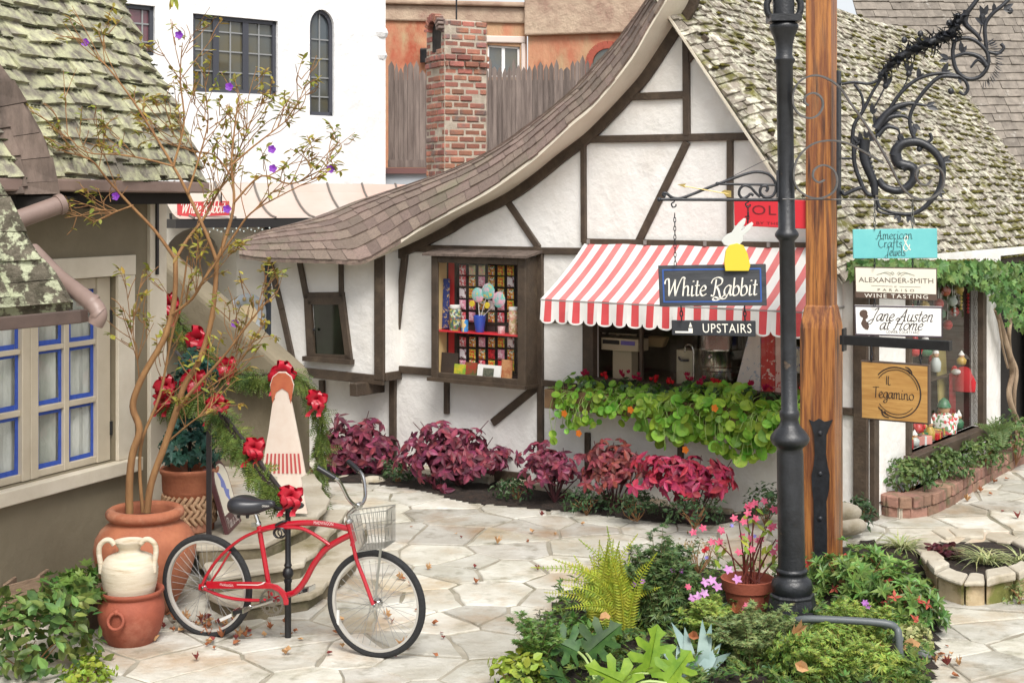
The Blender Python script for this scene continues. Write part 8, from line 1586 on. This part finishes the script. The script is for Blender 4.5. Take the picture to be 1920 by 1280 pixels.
# stone ring planter
sr = thing('stone_planter', 'low ring of mossy flat stones holding bare soil right of the azaleas', 'planter', G(1835, 1120)); cx = P(1800, 0, 10.6); M_mst = mat('mossy_stone', rgb(214, 196, 160, .75), rgb(178, 150, 112, .75), 3, .85, .6, 20, c3=rgb(120, 122, 58, .75), sc3=3.5, lo3=.48, hi3=.6)
ring = [G(1742, 1100), G(1770, 1132), G(1835, 1140), G(1905, 1128), G(1965, 1095), G(1960, 1060), G(1880, 1035), G(1790, 1028), G(1720, 1040)]
rc_ = sum(ring, V((0, 0, 0))) / len(ring); rgn = resample(catmull(ring, 5, True) + [ring[0]], 31)[:-1]
def ring_stone(m, a, b, k0, k1, z0, z1, j=.012):
    q = [rc_ + (a.lerp(b, t) - rc_) * (k1 + random.uniform(-j, j)) for t in (.03, .5, .97)] + [rc_ + (a.lerp(b, t) - rc_) * (k0 + random.uniform(-j, j)) for t in (.97, .5, .03)]
    m.prism([V((p.x, p.y, z0)) for p in q], (0, 0, z1 - z0))
RI = [0, 2, 4, 5, 7, 9, 10, 12, 14, 15, 17, 19, 21, 22, 24, 26, 28, 30]
for i, i2 in zip(RI, RI[1:]):
    p, q = rgn[i], rgn[i2 % 30]; front = (p.y + q.y) / 2 < rc_.y + .15
    m = MB(); ring_stone(m, p, q, .78, .98, -.02, .155 if front else .12); m.build('wall_stone', M_mst, sr, bevel=.02)
    m = MB(); ring_stone(m, p, q, .74, 1.06, .157 if front else .122, random.uniform(.185, .225) if front else random.uniform(.14, .17), .045); m.build('cap_stone', M_step, sr, bevel=.014)
m = MB(); m.poly([rc_ + (p - rc_) * .8 + V((0, 0, .125)) for p in rgn]); m.build('potting_soil', M_soil, sr)
G_var = fleaf('variegated_blade', (214, 214, 164), (150, 170, 96), .3, .3, .03, sc=30)
for lb, x, y, d in (('variegated grass tuft at the back left of the stone ring', 1690, 1030, 11.0), ('variegated grass tuft on the right of the stone ring', 1850, 1055, 10.5), ('small variegated grass tuft at the right end of the stone ring', 1908, 1055, 10.6)):
    c = P(x, y, d); t = thing('variegated_grass', lb, 'grass tuft', c, 'variegated grass tufts by the stone ring'); n = 90 if 'small' not in lb else 45; a = rng.random(n) * 6.283; m = MB(); m.leaves('blade', np.array(c) + rng.normal(size=(n, 3)) * [.03, .03, .0], np.stack([np.cos(a), np.sin(a) * .8, .5 + .9 * rng.random(n)], 1), np.stack([-np.cos(a) * .5, -np.sin(a) * .5, np.ones(n)], 1), .2 + .14 * rng.random(n), .012); m.build('blades', G_var, t)
small('dark red leaved heuchera in the stone ring', P(1768, 1040, 10.7), (.12, .11, .06), 110, .05, fleaf('heuchera_leaf', (110, 52, 58), (76, 40, 44), .2, .3, .02), 'round', 'heuchera', 'plant', W=1.0, stem=False)
m = MB(); p = P(1764, 1058, 10.3); m.ball(p, .05, 10, 0, (1.1, .9, .8)); tag(m.build('pale_stone', M_step, loc=p, smooth=80), 'single pale round stone on the soil of the stone ring', 'stone'); small('sparse grey twiggy plant at the right frame edge by the stone ring', P(1910, 1120, 9.9), (.1, .1, .12), 90, .04, G_gry, 'lance', 'grey_twigs', 'plant')
m = MB(); p = P(1700, 1235, 8.7); m.prism([p + V(q) for q in ((-.14, 0, 0), (0, -.08, 0), (.15, -.03, 0), (.12, .1, 0), (-.05, .12, 0))], (0, 0, .06)); tag(m.build('flat_rock', mat('grey_rock', rgb(150, 152, 150, .8), rgb(110, 112, 112, .8), 6, .9, .5, 20), loc=p, bevel=.02), 'flat grey rock at the right lower edge of the garden bed', 'rock')
# ================================================================ lower left plants and pots
G_hyd = fleaf('left_bush_leaf', (134, 156, 80), (66, 96, 50), .3, .5, .045); c = P(58, 1215, 8.5); t = small('broad leafy bush filling the lower left corner', c, (.42, .3, .36), 620, .082, G_hyd, 'oval', 'leafy_bush', 'bush', W=.62); small('pale yellow green small leaved plant at the foot of the broad leafy bush', P(165, 1268, 8.3), (.16, .18, .10), 360, .035, G_lim, 'oval', 'small_leaved_plant', 'plant', W=.8); small('open branching geranium with lobed leaves between the wall and cream amphora', P(140, 1115, 8.95), (.2, .18, .17), 130, .085, G_mid, 'maple', 'geranium', 'plant', W=.9)
x, y = P(150, 0, 9.35).x, 9.35; t = thing('clay_pot', 'weathered grey brown clay pot under the geranium by the wall', 'pot', (x, y, 0)); m = MB(); m.lathe((x, y, 0), [(.12, 0), (.13, .01), (.17, .2), (.185, .21), (.19, .26), (.175, .262), (.16, .2), (0, .2)], 28); m.build('body', mat('grey_clay', rgb(136, 116, 98, .75), rgb(108, 92, 78, .75), 6, .9, .2, 40), t, smooth=50); m = MB(); cloud(m, 'lance', (x, y, .3), (.13, .13, .08), 160, .05, .012, .8); m.build('dry_stalks', mat('dry_leaf', (1, 1, 1, 1)), t)
t = thing('wooden_crate', 'small weathered wooden crate against the tan wall at far left', 'crate', P(42, 1130, 9.3)); m = MB(); a, b = P(14, 0, 9.25), P(76, 0, 9.45); a.z = b.z = 0
for k in range(3): m.bar(a + V((0, 0, .07 + .1 * k)), b + V((0, 0, .075 + .1 * k)), .095, .02, (.35, -1, 0))
for q in (a, b): m.box(q + V((-.02, .1, .16)), (.012, 0, 0), (0, .1, 0), (0, 0, .16))
m.build('board', mat('crate_wood', rgb(176, 150, 124, .75), rgb(140, 116, 96, .75), 5, .9, .3, 30, stretch=(1, 1, 5)), t, bevel=.004)
# twig of leaves reaching in at the top and fallen leaves
t = thing('overhanging_twig', 'hanging leafy twig at the top edge in front of the white building', 'twig', P(328, -60, 9)); m = MB(); m.tube([P(335, -90, 9), P(328, -30, 9), P(326, -8, 9)], .004, 5); m.build('stem', M_bark, t); m = MB(); pos = [P(326, -8, 9), P(327, -8, 9), P(325, -12, 9)]; m.leaves('oval', pos, [(-.3, 0, -1), (.25, 0, -1), (0, -.3, -1)], [(0, -1, .1), (.3, -1, 0), (-.4, -1, 0)], .1, .032); m.build('foliage', G_tib, t)
ML = [mat('rust_fallen_leaf', rgb(188, 122, 78, .8), rgb(140, 78, 52, .8), 14, .8, isl=.0, trans=.2), mat('tan_fallen_leaf', rgb(216, 176, 128, .85), rgb(190, 140, 94, .85), 14, .8, trans=.2), mat('crimson_fallen_leaf', rgb(156, 72, 66, .8), rgb(112, 48, 46, .8), 14, .8, trans=.2)]
LBL = ['curled rust brown fallen leaf lying on the flagstones', 'curled pale tan fallen leaf lying on the flagstones', 'curled crimson fallen leaf lying on the flagstones']
spots = [(random.gauss(385, 60), random.gauss(1176, 22)) for _ in range(80)] + [(random.uniform(500, 840), random.uniform(1150, 1240)) for _ in range(18)] + [(random.uniform(620, 1040), random.uniform(960, 1150)) for _ in range(12)] + [(random.uniform(880, 1300), random.uniform(965, 1010)) for _ in range(5)] + [(random.uniform(1780, 1915), random.uniform(925, 1010)) for _ in range(9)] + [(random.uniform(1710, 1800), random.uniform(1215, 1275)) for _ in range(14)] + [(735, 1172), (750, 1090), (770, 1100), (540, 1195)]
base_leaf = []
for k in range(3):
    for v_ in range(3):
        tt, fs = TPL['maple' if v_ == 2 else 'oval']; vs = [((x - .4) * .07, y * .062, .012 + .030 * (x - .35) ** 2 * (1 + v_) + .07 * abs(y) * (.4 + .6 * v_) + .01 * math.sin(9 * x + 5 * y + v_)) for x, y, z in tt]; me = bpy.data.meshes.new('fallen_leaf'); me.from_pydata(vs, [], fs); me.materials.append(ML[k]); me.update(); base_leaf.append((k, me))
for x, y in spots:
    if 1060 < x < 1700 and y > 1020: continue
    p = G(x, y); p.z = gz(p.x, p.y) + .016
    if -2.3 < p.x < -1.1 and 9.5 < p.y < 12: continue
    k, me = random.choice(base_leaf); o = bpy.data.objects.new('fallen_leaf', me); S.collection.objects.link(o); o.location = p; s = random.uniform(.4, 1.0); o.scale = (s, s, s); o.rotation_euler = (random.uniform(-.25, .25), random.uniform(-.25, .25), random.uniform(0, 6.28)); tag(o, LBL[k], 'leaf', 'fallen leaves on the flagstones')
for x, y, d, s in ((1490, 1190, 8.25, 1.5), (1575, 1212, 8.15, 1.3), (1640, 1225, 8.3, 1.2), (1380, 1150, 8.6, 1.1), (1500, 1250, 7.9, 1.2), (1130, 1165, 8.5, 1.1), (1300, 1195, 8.3, 1.0), (1705, 1222, 8.6, 1.7)):
    k, me = base_leaf[random.choice((1, 2, 4, 5))]; o = bpy.data.objects.new('fallen_leaf', me); S.collection.objects.link(o); o.location = P(x, y, d); o.scale = (s, s, s); o.rotation_euler = (random.uniform(.4, 1.1), random.uniform(-.4, .4), random.uniform(-.8, .8)); tag(o, ('curled rust brown' if k == 0 else 'curled pale tan') + ' dead leaf caught on the plants of the garden bed', 'leaf', 'dead leaves caught in the garden bed')
